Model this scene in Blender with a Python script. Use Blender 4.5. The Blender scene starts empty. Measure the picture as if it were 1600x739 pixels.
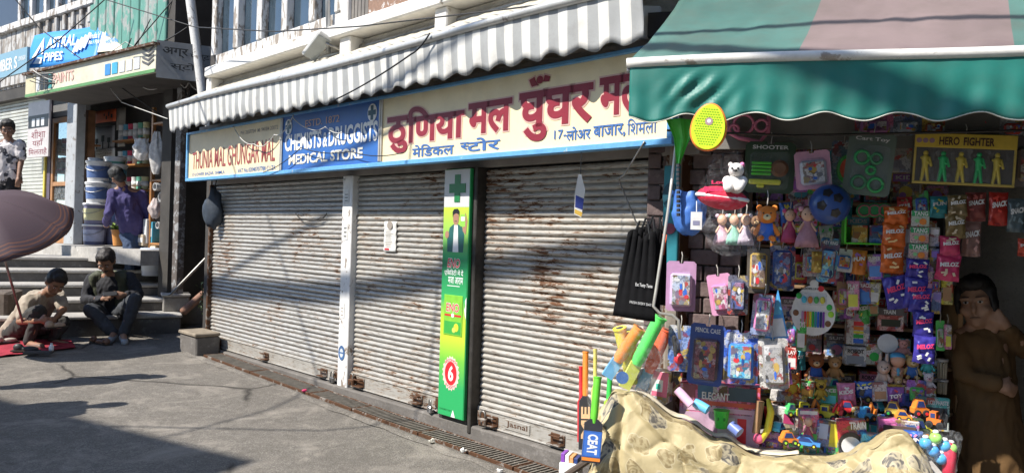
import bpy, bmesh, math, random
from mathutils import Vector, Matrix, noise
random.seed(11)
sc = bpy.context.scene
col = sc.collection
R = math.radians

# ------------------------------------------------------------------ camera
FPX = 1200.0                      # focal length in photo pixels (photo 1600 x 739)
RHO = math.atan(0.03)             # the phone was held with a slight roll
CAM = Vector((0, 0, 1.5))
RT = Vector((math.cos(RHO), 0, math.sin(RHO)))
UP = Vector((-math.sin(RHO), 0, math.cos(RHO)))
FW = Vector((0, 1, 0))
cd = bpy.data.cameras.new('camera')
cam = bpy.data.objects.new('camera', cd)
col.objects.link(cam)
cd.sensor_width = 36
cd.lens = 36 * FPX / 1600
cd.clip_start = 0.05
cd.clip_end = 2000
cam.matrix_world = Matrix(((RT.x, UP.x, -FW.x, CAM.x), (RT.y, UP.y, -FW.y, CAM.y), (RT.z, UP.z, -FW.z, CAM.z), (0, 0, 0, 1)))
sc.camera = cam

# ------------------------------------------------------------------ light
SUN_EL = R(48.5)
SH = Vector((0.865, 0.50, 0)).normalized()          # the way shadows fall on the ground
world = bpy.data.worlds.new('World')
sc.world = world
world.use_nodes = True
wn = world.node_tree
sky = wn.nodes.new('ShaderNodeTexSky')
sky.sky_type = 'NISHITA'
sky.sun_disc = False
sky.sun_elevation = SUN_EL
sky.sun_rotation = math.atan2(-SH.x, -SH.y)
sky.altitude = 2000
wn.links.new(sky.outputs[0], wn.nodes['Background'].inputs[0])
wn.nodes['Background'].inputs[1].default_value = 0.15
sl = bpy.data.lights.new('sun', 'SUN')
sl.energy = 4.3
sl.angle = R(0.5)
sl.color = (1.0, 0.945, 0.86)
so = bpy.data.objects.new('sun', sl)
col.objects.link(so)
ld = Vector((SH.x * math.cos(SUN_EL), SH.y * math.cos(SUN_EL), -math.sin(SUN_EL)))
so.rotation_euler = ld.to_track_quat('-Z', 'Y').to_euler()
so.location = (-6, -4, 9)
sc.view_settings.view_transform = 'Standard'
sc.view_settings.look = 'None'
sc.view_settings.exposure = 0.85
sc.view_settings.gamma = 1.0
sc.cycles.max_bounces = 6
sc.cycles.transparent_max_bounces = 12
sc.cycles.caustics_reflective = False
sc.cycles.caustics_refractive = False

# ------------------------------------------------------------------ pixels to places
def ray(px, py):
    return FW + RT * ((px - 800) / FPX) + UP * ((369.5 - py) / FPX)
def W(px, py, Y):
    return CAM + ray(px, py) * Y
def gz(y):
    return 0.0245 * (min(max(y, -30), 14) - 3.6)
def GR(px, py):                                     # point of the road seen at a pixel
    d = ray(px, py)
    t = (0 - 0.0245 * 3.6 - CAM.z) / (d.z - 0.0245 * d.y)
    return CAM + d * t
class Frame:                                        # x along a frontage, y into it, z up
    def __init__(s, o, ang):
        s.ang = R(ang)
        s.o = Vector((o[0], o[1], 0))
        s.x = Vector((math.cos(s.ang), math.sin(s.ang), 0))
        s.y = Vector((-math.sin(s.ang), math.cos(s.ang), 0))
    def hit(s, px, py, y=0.0):                      # local (x, z) where a pixel's ray meets the plane y
        d = ray(px, py)
        t = (s.o + s.y * y - CAM).dot(s.y) / d.dot(s.y)
        p = CAM + d * t
        return (p - s.o).dot(s.x), p.z
    def P(s, x, y, z):
        return s.o + s.x * x + s.y * y + Vector((0, 0, z))
    def loc(s, v):
        v = Vector(v) - s.o
        return Vector((v.dot(s.x), v.dot(s.y), v.z))
FA = Frame((-0.43, 5.74), -45.73)                   # the chemist's front
TO = Frame((0.95, 4.15), -16.7)                     # the toy stall's front
LE = Frame((-6.85, 12.0), -36.6)                    # the paint shop's front

# ------------------------------------------------------------------ materials
MATS = {}
def nt(name):
    m = bpy.data.materials.new(name)
    m.use_nodes = True
    n = m.node_tree
    return m, n, n.nodes, n.links, n.nodes['Principled BSDF']
def ramp(n, fac, stops):
    r = n.nodes.new('ShaderNodeValToRGB')
    el = r.color_ramp.elements
    while len(el) < len(stops):
        el.new(0.5)
    for e, (p, c) in zip(el, stops):
        e.position = p
        e.color = (c, c, c, 1) if not isinstance(c, tuple) else (*c[:3], 1)
    n.links.new(fac, r.inputs[0])
    return r.outputs[0]
def noi(n, vec, scale, detail=4, rough=.55, dist=0.0):
    t = n.nodes.new('ShaderNodeTexNoise')
    t.inputs['Scale'].default_value = scale
    t.inputs['Detail'].default_value = detail
    t.inputs['Roughness'].default_value = rough
    t.inputs['Distortion'].default_value = dist
    if vec is not None:
        n.links.new(vec, t.inputs['Vector'])
    return t.outputs['Fac']
def mixc(n, fac, a, b, mode='MIX'):
    m = n.nodes.new('ShaderNodeMix')
    m.data_type = 'RGBA'
    m.blend_type = mode
    for i, v in ((0, fac), (6, a), (7, b)):
        if isinstance(v, (int, float)):
            m.inputs[i].default_value = v
        elif isinstance(v, tuple):
            m.inputs[i].default_value = (*v[:3], 1)
        else:
            n.links.new(v, m.inputs[i])
    return m.outputs[2]
def pos(n, scale=None):
    g = n.nodes.new('ShaderNodeNewGeometry')
    if not scale:
        return g.outputs['Position']
    m = n.nodes.new('ShaderNodeMapping')
    m.inputs['Scale'].default_value = scale
    n.links.new(g.outputs['Position'], m.inputs[0])
    return m.outputs[0]
def bump(n, p, h, strength, dist=0.01):
    b = n.nodes.new('ShaderNodeBump')
    b.inputs['Strength'].default_value = strength
    b.inputs['Distance'].default_value = dist
    n.links.new(h, b.inputs['Height'])
    n.links.new(b.outputs[0], p.inputs['Normal'])
def M(c, rough=.6, metal=0.0, var=.12, scale=9, bmp=.0, bscale=60, spec=.5, key='', coat=0.0, dirt=0.0, sheen=0.0):
    """plain material: a colour with uneven tone, optional dirt and fine relief"""
    k = (c, rough, metal, var, scale, bmp, bscale, spec, key, coat, dirt, sheen)
    if k in MATS:
        return MATS[k]
    m, n, nd, lk, p = nt(key or 'plain')
    v = pos(n)
    f = noi(n, v, scale, 5)
    a = tuple(max(0, x * (1 - var)) for x in c)
    b = tuple(min(1, x * (1 + var)) for x in c)
    o = mixc(n, ramp(n, f, [(.3, 0.0), (.7, 1.0)]), a, b)
    if dirt:
        d = ramp(n, noi(n, v, scale * .6 + 2, 8, .7), [(.45, 0.0), (.72, dirt)])
        o = mixc(n, d, o, (.09, .075, .06))
    lk.new(o, p.inputs['Base Color'])
    p.inputs['Roughness'].default_value = rough
    p.inputs['Metallic'].default_value = metal
    p.inputs['Specular IOR Level'].default_value = spec
    p.inputs['Coat Weight'].default_value = coat
    p.inputs['Sheen Weight'].default_value = sheen
    if bmp:
        bump(n, p, noi(n, v, bscale, 5), bmp, .006)
    MATS[k] = m
    return m
def worn(key, c, under, amount=.5, scale=6, stretch=(1, 1, 1), rough=.6, grime=.35, bmp=.4, metal=0.0):
    """paint worn through to what is under it, with grime"""
    if key in MATS:
        return MATS[key]
    m, n, nd, lk, p = nt(key)
    v = pos(n, stretch)
    f = noi(n, v, scale, 9, .68, .4)
    lo = .5 + (.5 - amount) * .35
    msk = ramp(n, f, [(lo, 0.0), (lo + .05, 1.0)])
    tone = mixc(n, noi(n, v, scale * .35, 4), tuple(x * .82 for x in c), tuple(min(1, x * 1.08) for x in c))
    tone = mixc(n, ramp(n, noi(n, v, scale * 1.7, 8, .7), [(.4, 0.0), (.75, grime)]), tone, tuple(x * .35 for x in c))
    u = mixc(n, noi(n, v, scale * 3, 4), tuple(x * .6 for x in under), tuple(min(1, x * 1.3) for x in under))
    lk.new(mixc(n, msk, tone, u), p.inputs['Base Color'])
    p.inputs['Roughness'].default_value = rough
    p.inputs['Metallic'].default_value = metal
    bump(n, p, f, bmp, .006)
    MATS[key] = m
    return m
def clear(key, tint=(1, 1, 1), amt=.16, rough=.08):
    """thin clear plastic: mostly see-through with a shiny skin"""
    if key in MATS:
        return MATS[key]
    m, n, nd, lk, p = nt(key)
    t = nd.new('ShaderNodeBsdfTransparent')
    t.inputs[0].default_value = (*tint, 1)
    g = nd.new('ShaderNodeMixShader')
    w = ramp(n, noi(n, pos(n), 28, 5, .6, 1.5), [(.45, amt * .35), (.68, amt * 2.3)])
    lk.new(w, g.inputs[0])
    lk.new(t.outputs[0], g.inputs[1])
    lk.new(p.outputs[0], g.inputs[2])
    p.inputs['Base Color'].default_value = (.8, .82, .85, 1)
    p.inputs['Roughness'].default_value = rough
    bump(n, p, noi(n, pos(n), 35, 4, .6, 2), .6, .01)
    lk.new(g.outputs[0], nd['Material Output'].inputs[0])
    MATS[key] = m
    return m

# ------------------------------------------------------------------ mesh helpers
class MB:
    def __init__(s):
        s.v, s.f, s.m = [], [], []
    def add(s, vs, fs, mi=0):
        b = len(s.v)
        s.v += [tuple(x) for x in vs]
        s.f += [tuple(b + i for i in q) for q in fs]
        s.m += [mi] * len(fs)
        return s
    def box(s, x0, x1, y0, y1, z0, z1, mi=0, T=None):
        vs = [Vector((x, y, z)) for x in (x0, x1) for y in (y0, y1) for z in (z0, z1)]
        if T:
            vs = [T @ v for v in vs]
        return s.add(vs, [(0, 1, 3, 2), (4, 6, 7, 5), (0, 4, 5, 1), (2, 3, 7, 6), (0, 2, 6, 4), (1, 5, 7, 3)], mi)
    def rbox(s, x0, x1, y0, y1, z0, z1, b=.01, mi=0, T=None):      # box with chamfered edges
        b = min(b, (x1 - x0) * .49, (y1 - y0) * .49, (z1 - z0) * .49)
        vs, idx = [], {}
        for i, x in enumerate((x0, x1)):
            for j, y in enumerate((y0, y1)):
                for k, z in enumerate((z0, z1)):
                    dx, dy, dz = (b, -b)[i], (b, -b)[j], (b, -b)[k]
                    for a, p in enumerate(((x, y + dy, z + dz), (x + dx, y, z + dz), (x + dx, y + dy, z))):
                        idx[i, j, k, a] = len(vs)
                        vs.append(T @ Vector(p) if T else p)
        I = lambda i, j, k, a: idx[i, j, k, a]
        fs = [(I(0,0,0,0), I(0,0,1,0), I(0,1,1,0), I(0,1,0,0)), (I(1,0,0,0), I(1,1,0,0), I(1,1,1,0), I(1,0,1,0)),
              (I(0,0,0,1), I(1,0,0,1), I(1,0,1,1), I(0,0,1,1)), (I(0,1,0,1), I(0,1,1,1), I(1,1,1,1), I(1,1,0,1)),
              (I(0,0,0,2), I(0,1,0,2), I(1,1,0,2), I(1,0,0,2)), (I(0,0,1,2), I(1,0,1,2), I(1,1,1,2), I(0,1,1,2))]
        for i in (0, 1):
            for j in (0, 1):
                fs.append((I(i,j,0,0), I(i,j,1,0), I(i,j,1,1), I(i,j,0,1)))
                for k in (0, 1):
                    fs.append((I(i,j,k,0), I(i,j,k,1), I(i,j,k,2)))
            for k in (0, 1):
                fs.append((I(i,0,k,0), I(i,1,k,0), I(i,1,k,2), I(i,0,k,2)))
        for j in (0, 1):
            for k in (0, 1):
                fs.append((I(0,j,k,1), I(1,j,k,1), I(1,j,k,2), I(0,j,k,2)))
        return s.add(vs, fs, mi)
    def tube(s, pts, r, n=7, mi=0, cap=True):
        pts = [Vector(p) for p in pts]
        rs = r if isinstance(r, (list, tuple)) else [r] * len(pts)
        vs, fs = [], []
        pu = None
        for i, p in enumerate(pts):
            d = (pts[min(i + 1, len(pts) - 1)] - pts[max(i - 1, 0)])
            d = d.normalized() if d.length > 1e-9 else Vector((0, 0, 1))
            u = d.orthogonal().normalized() if pu is None else (pu - d * pu.dot(d)).normalized()
            pu = u
            w = d.cross(u)
            for k in range(n):
                a = 2 * math.pi * k / n
                vs.append(p + (u * math.cos(a) + w * math.sin(a)) * rs[i])
        for i in range(len(pts) - 1):
            for k in range(n):
                fs.append((i*n+k, i*n+(k+1) % n, (i+1)*n+(k+1) % n, (i+1)*n+k))
        if cap:
            fs += [tuple(range(n))[::-1], tuple((len(pts)-1)*n+k for k in range(n))]
        return s.add(vs, fs, mi)
    def lathe(s, prof, n=20, c=(0, 0, 0), mi=0, T=None):
        vs, fs = [], []
        for r, z in prof:
            for k in range(n):
                a = 2 * math.pi * k / n
                q = Vector((c[0] + r*math.cos(a), c[1] + r*math.sin(a), c[2] + z))
                vs.append(T @ q if T else q)
        for i in range(len(prof) - 1):
            for k in range(n):
                fs.append((i*n+k, i*n+(k+1) % n, (i+1)*n+(k+1) % n, (i+1)*n+k))
        fs += [tuple(range(n))[::-1], tuple((len(prof)-1)*n+k for k in range(n))]
        return s.add(vs, fs, mi)
    def prism(s, poly, y0, y1, mi=0, T=None):           # outline in x,z given front-facing, pushed along y
        n = len(poly)
        vs = [Vector((x, y, z)) for y in (y0, y1) for x, z in poly]
        if T:
            vs = [T @ v for v in vs]
        fs = [tuple(range(n)), tuple(range(2*n-1, n-1, -1))] + [(i, i+n, (i+1) % n+n, (i+1) % n) for i in range(n)]
        return s.add(vs, fs, mi)
    def ball(s, c, r, n=14, mi=0, T=None):
        rr = r if isinstance(r, (tuple, list)) else (r, r, r)
        m = max(6, n * 2 // 3)
        vs, fs = [], []
        for i in range(m + 1):
            t = math.pi * i / m
            for k in range(n):
                a = 2 * math.pi * k / n
                q = Vector((c[0] + rr[0]*max(math.sin(t), .004)*math.cos(a), c[1] + rr[1]*max(math.sin(t), .004)*math.sin(a), c[2] + rr[2]*math.cos(t)))
                vs.append(T @ q if T else q)
        for i in range(m):
            for k in range(n):
                fs.append((i*n+k, (i+1)*n+k, (i+1)*n+(k+1) % n, i*n+(k+1) % n))
        fs += [tuple(range(n)), tuple(range(m*n+n-1, m*n-1, -1))]
        return s.add(vs, fs, mi)
    def cap(s, p0, r0, p1, r1, n=12, mi=0):             # tapered capsule
        p0, p1 = Vector(p0), Vector(p1)
        d = p1 - p0
        L = max(d.length, 1e-5)
        q = Vector((0, 0, 1)).rotation_difference(d).to_matrix().to_4x4()
        T = Matrix.Translation(p0) @ q
        pr = [(r0*math.sin(t), -r0*math.cos(t)) for t in (.05, .4, .8, 1.2)] + [(r0, 0), (r1, L)] + [(r1*math.cos(t), L + r1*math.sin(t)) for t in (.4, .8, 1.2, 1.52)]
        return s.lathe(pr, n, mi=mi, T=T)
    def grid(s, fn, nu, nv, mi=0, mfn=None):
        b = len(s.v)
        s.v += [tuple(fn(i / nu, j / nv)) for j in range(nv + 1) for i in range(nu + 1)]
        for j in range(nv):
            for i in range(nu):
                a = b + j*(nu+1) + i
                s.f.append((a, a+1, a+nu+2, a+nu+1))
                s.m.append(mfn(i, j) if mfn else mi)
        return s
    def build(s, name, mat, parent=None, smooth=False, mw=None):
        me = bpy.data.meshes.new(name)
        me.from_pydata(s.v, [], s.f)
        for q in (mat if isinstance(mat, (list, tuple)) else [mat]):
            me.materials.append(q)
        if any(s.m):
            me.polygons.foreach_set('material_index', s.m)
        if smooth:
            me.polygons.foreach_set('use_smooth', [True] * len(me.polygons))
        me.validate()
        bm = bmesh.new()
        bm.from_mesh(me)
        bmesh.ops.recalc_face_normals(bm, faces=bm.faces)
        bm.to_mesh(me)
        bm.free()
        if smooth == 2:
            me.set_sharp_from_angle(angle=R(38))
        return link(name, me, parent, mw)
def link(name, me, parent=None, mw=None):
    o = bpy.data.objects.new(name, me)
    col.objects.link(o)
    o.parent = parent
    if mw is not None:
        o.matrix_local = mw
    return o
def tag(o, label, cat, group=None):
    o['label'] = label
    o['category'] = cat
    if group:
        o['group'] = group
    return o
def thing(name, label, cat, mw=None, group=None):
    o = bpy.data.objects.new(name, None)
    o.empty_display_size = .1
    col.objects.link(o)
    if mw is not None:
        o.matrix_world = mw
    return tag(o, label, cat, group)
def at(fr, x=0, y=0, z=0, yaw=0, tilt=0, roll=0):       # a place in a frontage frame
    p = fr.P(x, y, z)
    return Matrix.Translation(p) @ Matrix.Rotation(fr.ang + R(yaw), 4, 'Z') @ Matrix.Rotation(R(tilt), 4, 'X') @ Matrix.Rotation(R(roll), 4, 'Y')
def solid(o, th, off=0):
    md = o.modifiers.new('thick', 'SOLIDIFY')
    md.thickness = th
    md.offset = off
    return o
TXT = {}
def tmesh(text, bold, extr=.0, cut=None):
    k = (text, bold, cut)
    if k not in TXT:
        c = bpy.data.curves.new('t', 'FONT')
        c.body = text
        c.size = 1
        c.offset = bold
        c.resolution_u = 3
        ob = bpy.data.objects.new('t', c)
        me = bpy.data.meshes.new_from_object(ob)
        bpy.data.objects.remove(ob)
        bpy.data.curves.remove(c)
        if cut:                                         # keep only the left share (half letters)
            xs = [v.co.x for v in me.vertices]
            x = min(xs) + (max(xs) - min(xs)) * cut
            bm = bmesh.new()
            bm.from_mesh(me)
            bmesh.ops.bisect_plane(bm, geom=bm.verts[:] + bm.edges[:] + bm.faces[:], plane_co=(x, 0, 0), plane_no=(1, 0, 0), clear_outer=True)
            bm.to_mesh(me)
            bm.free()
        TXT[k] = ([v.co.copy() for v in me.vertices], [tuple(p.vertices) for p in me.polygons])
        bpy.data.meshes.remove(me)
    return TXT[k]
def letters(parent, text, box, y, mat, bold=.0, map_=None, name='lettering', cut=None, rot=0, pad=0, ref=None):
    """flat lettering filling box=(x0,x1,z0,z1) on the plane y of its parent; map_ warps it; pad grows it evenly"""
    vs, fs = tmesh(text, bold, 0, cut)
    if not vs:
        return None
    rv = tmesh(text, ref, 0, cut)[0] if ref is not None else vs
    ax, bx = min(v.x for v in rv), max(v.x for v in rv)
    ay, by = min(v.y for v in rv), max(v.y for v in rv)
    x0, x1, z0, z1 = box
    out = []
    for v in vs:
        a, b = (v.x - ax) / (bx - ax), (v.y - ay) / max(by - ay, 1e-6)
        if rot == 90:
            a, b = 1 - b, a
        elif rot == -90:
            a, b = b, 1 - a
        if map_:
            a, b = map_(a, b)
        out.append((x0 + (x1 - x0) * a, y, z0 + (z1 - z0) * b))
    m = MB()
    m.add(out, fs)
    return m.build(name, mat, parent)
# ------------------------------------------------------------------ special materials
def fpos(n, fr, scale):                                  # position along a frontage, stretched
    g = n.nodes.new('ShaderNodeNewGeometry')
    a = n.nodes.new('ShaderNodeMapping')
    a.inputs['Rotation'].default_value = (0, 0, -fr.ang)
    n.links.new(g.outputs['Position'], a.inputs[0])
    b = n.nodes.new('ShaderNodeMapping')
    b.inputs['Scale'].default_value = scale
    n.links.new(a.outputs[0], b.inputs[0])
    return b.outputs[0]
def asphalt():
    m, n, nd, lk, p = nt('asphalt')
    v = pos(n)
    big = noi(n, v, .7, 6, .6)
    c = mixc(n, ramp(n, big, [(.3, 0.0), (.7, 1.0)]), (.20, .182, .158), (.30, .276, .242))
    sp = noi(n, v, 95, 3, .7)
    c = mixc(n, ramp(n, sp, [(.42, 0.0), (.58, 1.0)]), mixc(n, .75, c, (.10, .09, .078)), c)
    st = noi(n, v, 120, 2, .5)
    c = mixc(n, ramp(n, st, [(.60, 0.0), (.66, .6)]), c, (.46, .43, .38))
    mot = noi(n, v, 14, 7, .75)
    c = mixc(n, ramp(n, mot, [(.42, .55), (.6, 0.0)]), c, (.125, .113, .098))
    dirt = ramp(n, noi(n, v, 2.6, 9, .75, .6), [(.5, 0.0), (.68, .7)])
    c = mixc(n, dirt, c, (.36, .325, .28))
    vo = nd.new('ShaderNodeTexVoronoi')
    vo.feature = 'DISTANCE_TO_EDGE'
    vo.inputs['Scale'].default_value = .42
    dm = nd.new('ShaderNodeMix')
    dm.data_type = 'VECTOR'
    dm.inputs[0].default_value = .16
    nn = nd.new('ShaderNodeTexNoise')
    nn.inputs['Scale'].default_value = 2.2
    nn.inputs['Detail'].default_value = 7
    lk.new(v, nn.inputs['Vector'])
    lk.new(v, dm.inputs[4])
    lk.new(nn.outputs['Color'], dm.inputs[5])
    lk.new(dm.outputs[1], vo.inputs['Vector'])
    cr = ramp(n, vo.outputs['Distance'], [(.0, 1.0), (.010, 0.0)])
    gate = ramp(n, noi(n, v, .9, 3), [(.46, 0.0), (.52, 1.0)])
    k = nd.new('ShaderNodeMath')
    k.operation = 'MULTIPLY'
    lk.new(cr, k.inputs[0])
    lk.new(gate, k.inputs[1])
    c = mixc(n, k.outputs[0], c, (.045, .04, .035))
    lk.new(c, p.inputs['Base Color'])
    p.inputs['Roughness'].default_value = .88
    p.inputs['Specular IOR Level'].default_value = .3
    h = mixc(n, .5, noi(n, v, 130, 4, .7), noi(n, v, 9, 4, .6))
    bump(n, p, h, 1.0, .02)
    return m
def shutter_paint(key, amt, tone):
    m, n, nd, lk, p = nt(key)
    v = fpos(n, FA, (2.2, 3, 13))
    v2 = fpos(n, FA, (1.2, 1, 1.3))
    base = mixc(n, noi(n, fpos(n, FA, (.9, 1, 3)), 3, 6, .6), tuple(x * .74 for x in tone), tone)
    streak = ramp(n, noi(n, fpos(n, FA, (9, 3, .8)), 2, 6, .7), [(.45, 0.0), (.75, .35)])
    base = mixc(n, streak, base, (.25, .22, .18))
    dash = ramp(n, noi(n, fpos(n, FA, (5, 3, 42)), 2.2, 5, .65), [(.53, 0.0), (.64, .85)])
    base = mixc(n, dash, base, (.20, .165, .13))
    f = noi(n, v, 4.2, 9, .72, .6)
    big = noi(n, v2, 1.5, 4, .5)
    ad = nd.new('ShaderNodeMath')
    ad.operation = 'MULTIPLY_ADD'
    ad.inputs[1].default_value = .55
    lk.new(big, ad.inputs[0])
    lk.new(f, ad.inputs[2])
    msk = ramp(n, ad.outputs[0], [(.985 - amt, 0.0), (1.0 - amt, 1.0)])
    hal = ramp(n, ad.outputs[0], [(.88 - amt, 0.0), (.99 - amt, .45)])
    rust = mixc(n, noi(n, v, 9, 4), (.045, .022, .012), (.20, .085, .035))
    c = mixc(n, hal, base, (.38, .27, .17))
    c = mixc(n, msk, c, rust)
    lk.new(c, p.inputs['Base Color'])
    p.inputs['Metallic'].default_value = .25
    lk.new(ramp(n, msk, [(0, .42), (1, .85)]), p.inputs['Roughness'])
    bump(n, p, noi(n, fpos(n, FA, (3, 3, 6)), 5, 5), .25, .01)
    return m
def concrete(key, c=(.33, .31, .28), edge=(.5, .48, .44), scale=3, moss=.0):
    m, n, nd, lk, p = nt(key)
    v = pos(n)
    a = mixc(n, ramp(n, noi(n, v, scale, 7, .65), [(.3, 0.0), (.7, 1.0)]), tuple(x * .6 for x in c), c)
    a = mixc(n, ramp(n, noi(n, v, scale * 2.3, 8, .7), [(.55, 0.0), (.72, .8)]), a, edge)
    a = mixc(n, ramp(n, noi(n, v, 60, 3), [(.55, 0.0), (.7, .4)]), a, tuple(x * .45 for x in c))
    lk.new(a, p.inputs['Base Color'])
    p.inputs['Roughness'].default_value = .85
    bump(n, p, noi(n, v, 26, 7, .7), .6, .012)
    return m
ASPH = asphalt()
SHUT = [shutter_paint('shutter_paint_clean', .075, (.50, .49, .465)), shutter_paint('shutter_paint_mid', .09, (.49, .475, .44)), shutter_paint('shutter_paint_rusty', .115, (.50, .48, .44))]
CONC = concrete('worn_concrete')
CONCD = concrete('dark_concrete', (.17, .155, .14), (.28, .26, .24))
PLAST = concrete('grey_plaster', (.62, .59, .53), (.72, .69, .62), 2)
LEDGE = worn('ledge_paint', (.78, .76, .72), (.36, .32, .27), .18, 7, rough=.7)
PEEL = worn('peeling_white_wood', (.72, .71, .69), (.27, .23, .19), .5, 9, (1.6, 1.6, .5), rough=.75)
PEELB = worn('peeling_brown_wood', (.62, .56, .5), (.16, .08, .045), .95, 9, (1.2, 1.2, .6), rough=.75)
STEEL = M((.32, .31, .29), .45, .8, .2, 14, key='steel', dirt=.5)
RUSTM = worn('rusty_steel', (.28, .25, .22), (.10, .045, .02), .75, 12, rough=.7, metal=.3)
IRON = M((.06, .055, .05), .6, .5, .3, 20, .2, key='iron', dirt=.3)
BLACK = M((.012, .012, .013), .5, 0, .2, key='black')
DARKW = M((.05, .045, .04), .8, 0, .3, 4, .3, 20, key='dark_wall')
WIRE = M((.02, .02, .022), .55, 0, .2, key='cable_black')
WIREW = M((.5, .49, .46), .5, 0, .1, key='cable_white')
GLASS = M((.035, .055, .075), .06, 0, .25, 3, key='window_glass', spec=.8)
PAPER = M((.75, .74, .70), .8, 0, .06, key='paper')

# ------------------------------------------------------------------ road
mb = MB()
xs = [-400, -120, -40] + [-24 + i for i in range(49)] + [40, 120, 400]
ys = [-400, -120, -30] + [-14 + i * .8 for i in range(36)] + [18, 22, 30, 60, 150, 400]
for y in ys:
    for x in xs:
        near = max(0, 1 - (abs(x + 1) + abs(y - 7)) / 16)
        mb.v.append((x, y, gz(y) + near * .02 * noise.noise((x * .5, y * .5, 0))))
nx = len(xs)
for j in range(len(ys) - 1):
    for i in range(nx - 1):
        a = j * nx + i
        mb.f.append((a, a + 1, a + nx + 1, a + nx)); mb.m.append(0)
road = mb.build('road', ASPH, None, True)
road['kind'] = 'structure'

# ------------------------------------------------------------------ chemist's building
bld = thing('chemist_building', 'old two-storey building with three closed shutters below peeling white window frames', 'building', at(FA))
b = MB()
b.box(-4.28, 2.35, .02, .3, 2.62, 3.18)
b.box(-4.40, 2.35, .05, .35, 3.5, 9.5)
b.box(-4.40, 6.0, 2.0, 2.3, -.3, 9.5)
b.build('wall', PLAST, bld)
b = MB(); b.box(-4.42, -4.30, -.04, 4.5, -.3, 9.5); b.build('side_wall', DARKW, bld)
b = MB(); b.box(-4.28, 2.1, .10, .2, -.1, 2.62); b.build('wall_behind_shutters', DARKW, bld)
b = MB(); b.box(-4.28, 2.1, -.27, .09, 2.035, 2.08); b.box(-4.28, 2.1, -.03, .09, 1.985, 2.035); b.box(-4.28, 2.1, -.2, .02, 2.09, 2.62)
b.build('shutter_box', M((.30, .28, .26), .7, 0, .2, 5, .2, key='grey_soffit'), bld)
b = MB(); b.rbox(-4.27, 2.36, -.17, .2, 3.19, 3.30, .012); b.build('ledge', LEDGE, bld)
for s0, s1 in ((-4.33, -4.2), (-1.50, -1.33), (-.17, -.02), (1.2, 1.35)):
    b = MB(); b.rbox(s0, s1, -.12, .06, 2.62, 3.19, .01); b.build('ledge_post', LEDGE, bld)
b = MB(); b.rbox(-4.28, 2.1, -.09, .1, -.3, .155, .012); b.build('plinth', CONCD, bld)
for s0, s1, y0, z1, mt in ((-1.455, -1.30, -.07, 1.985, 'w'), (.315, .35, -.10, 1.985, 'k'), (-4.30, -4.265, -.06, 1.985, 'd'), (1.90, 2.0, -.06, 1.985, 'd'), (-.02, .30, -.085, 1.985, 'k')):
    b = MB(); b.rbox(s0, s1, y0, .09, .1, z1, .006)
    b.build('shutter_post', worn('post_paint', (.80, .79, .77), (.22, .17, .13), .3, 10, (1, 1, .6)) if mt == 'w' else (IRON if mt == 'k' else RUSTM), bld)
# upper windows
zs = 3.47
def window(x0, x1, mulls, z1=6.2, frame=PEEL, wm=.055, panes=True, sill=True):
    w = None
    m = MB()
    m.rbox(x0, x1, -.03, .05, zs - .15, zs, .006)
    w = m.build('window', frame, bld)
    for c in mulls:
        m = MB(); m.rbox(c - wm, c + wm, -.045, .05, zs, z1, .008); m.build('mullion', frame, w)
    for a, c in zip(mulls[:-1], mulls[1:]):
        m = MB(); m.box(a + wm, c - wm, .035, .045, zs, z1); m.build('pane', GLASS, w)
        for q in range(2):
            m = MB(); m.box(a + wm, c - wm, .02, .034, zs + .85 + q * .9, zs + .89 + q * .9); m.build('glazing_bar', frame, w)
    return w
window(-4.40, -1.62, [-4.35, -3.78, -3.22, -2.68, -2.14, -1.68])
b = MB(); b.rbox(-1.62, -1.5, -.05, .05, 3.30, 6.2, .01); b.build('mullion', LEDGE, bld)
zs = 3.72
window(-1.22, .6, [-1.17, -.62, -.05, .55], 6.2, PEELB)
b = MB(); b.rbox(-1.22, .6, -.02, .05, 3.30, 3.56, .006); b.build('window_apron', worn('apron_paint', (.62, .60, .58), (.25, .15, .1), .8, 14), bld)
zs = 3.47
window(.75, 2.3, [.8, 1.3, 1.8, 2.25])
b = MB()
for q in range(5):
    b.box(-1.5 + q * .055, -1.455 + q * .055, -.01, .05, 3.31, 6.2)
b.build('shutter_leaf', M((.17, .155, .14), .8, 0, .2, 8, .3, key='grey_boards'), bld)

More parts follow.
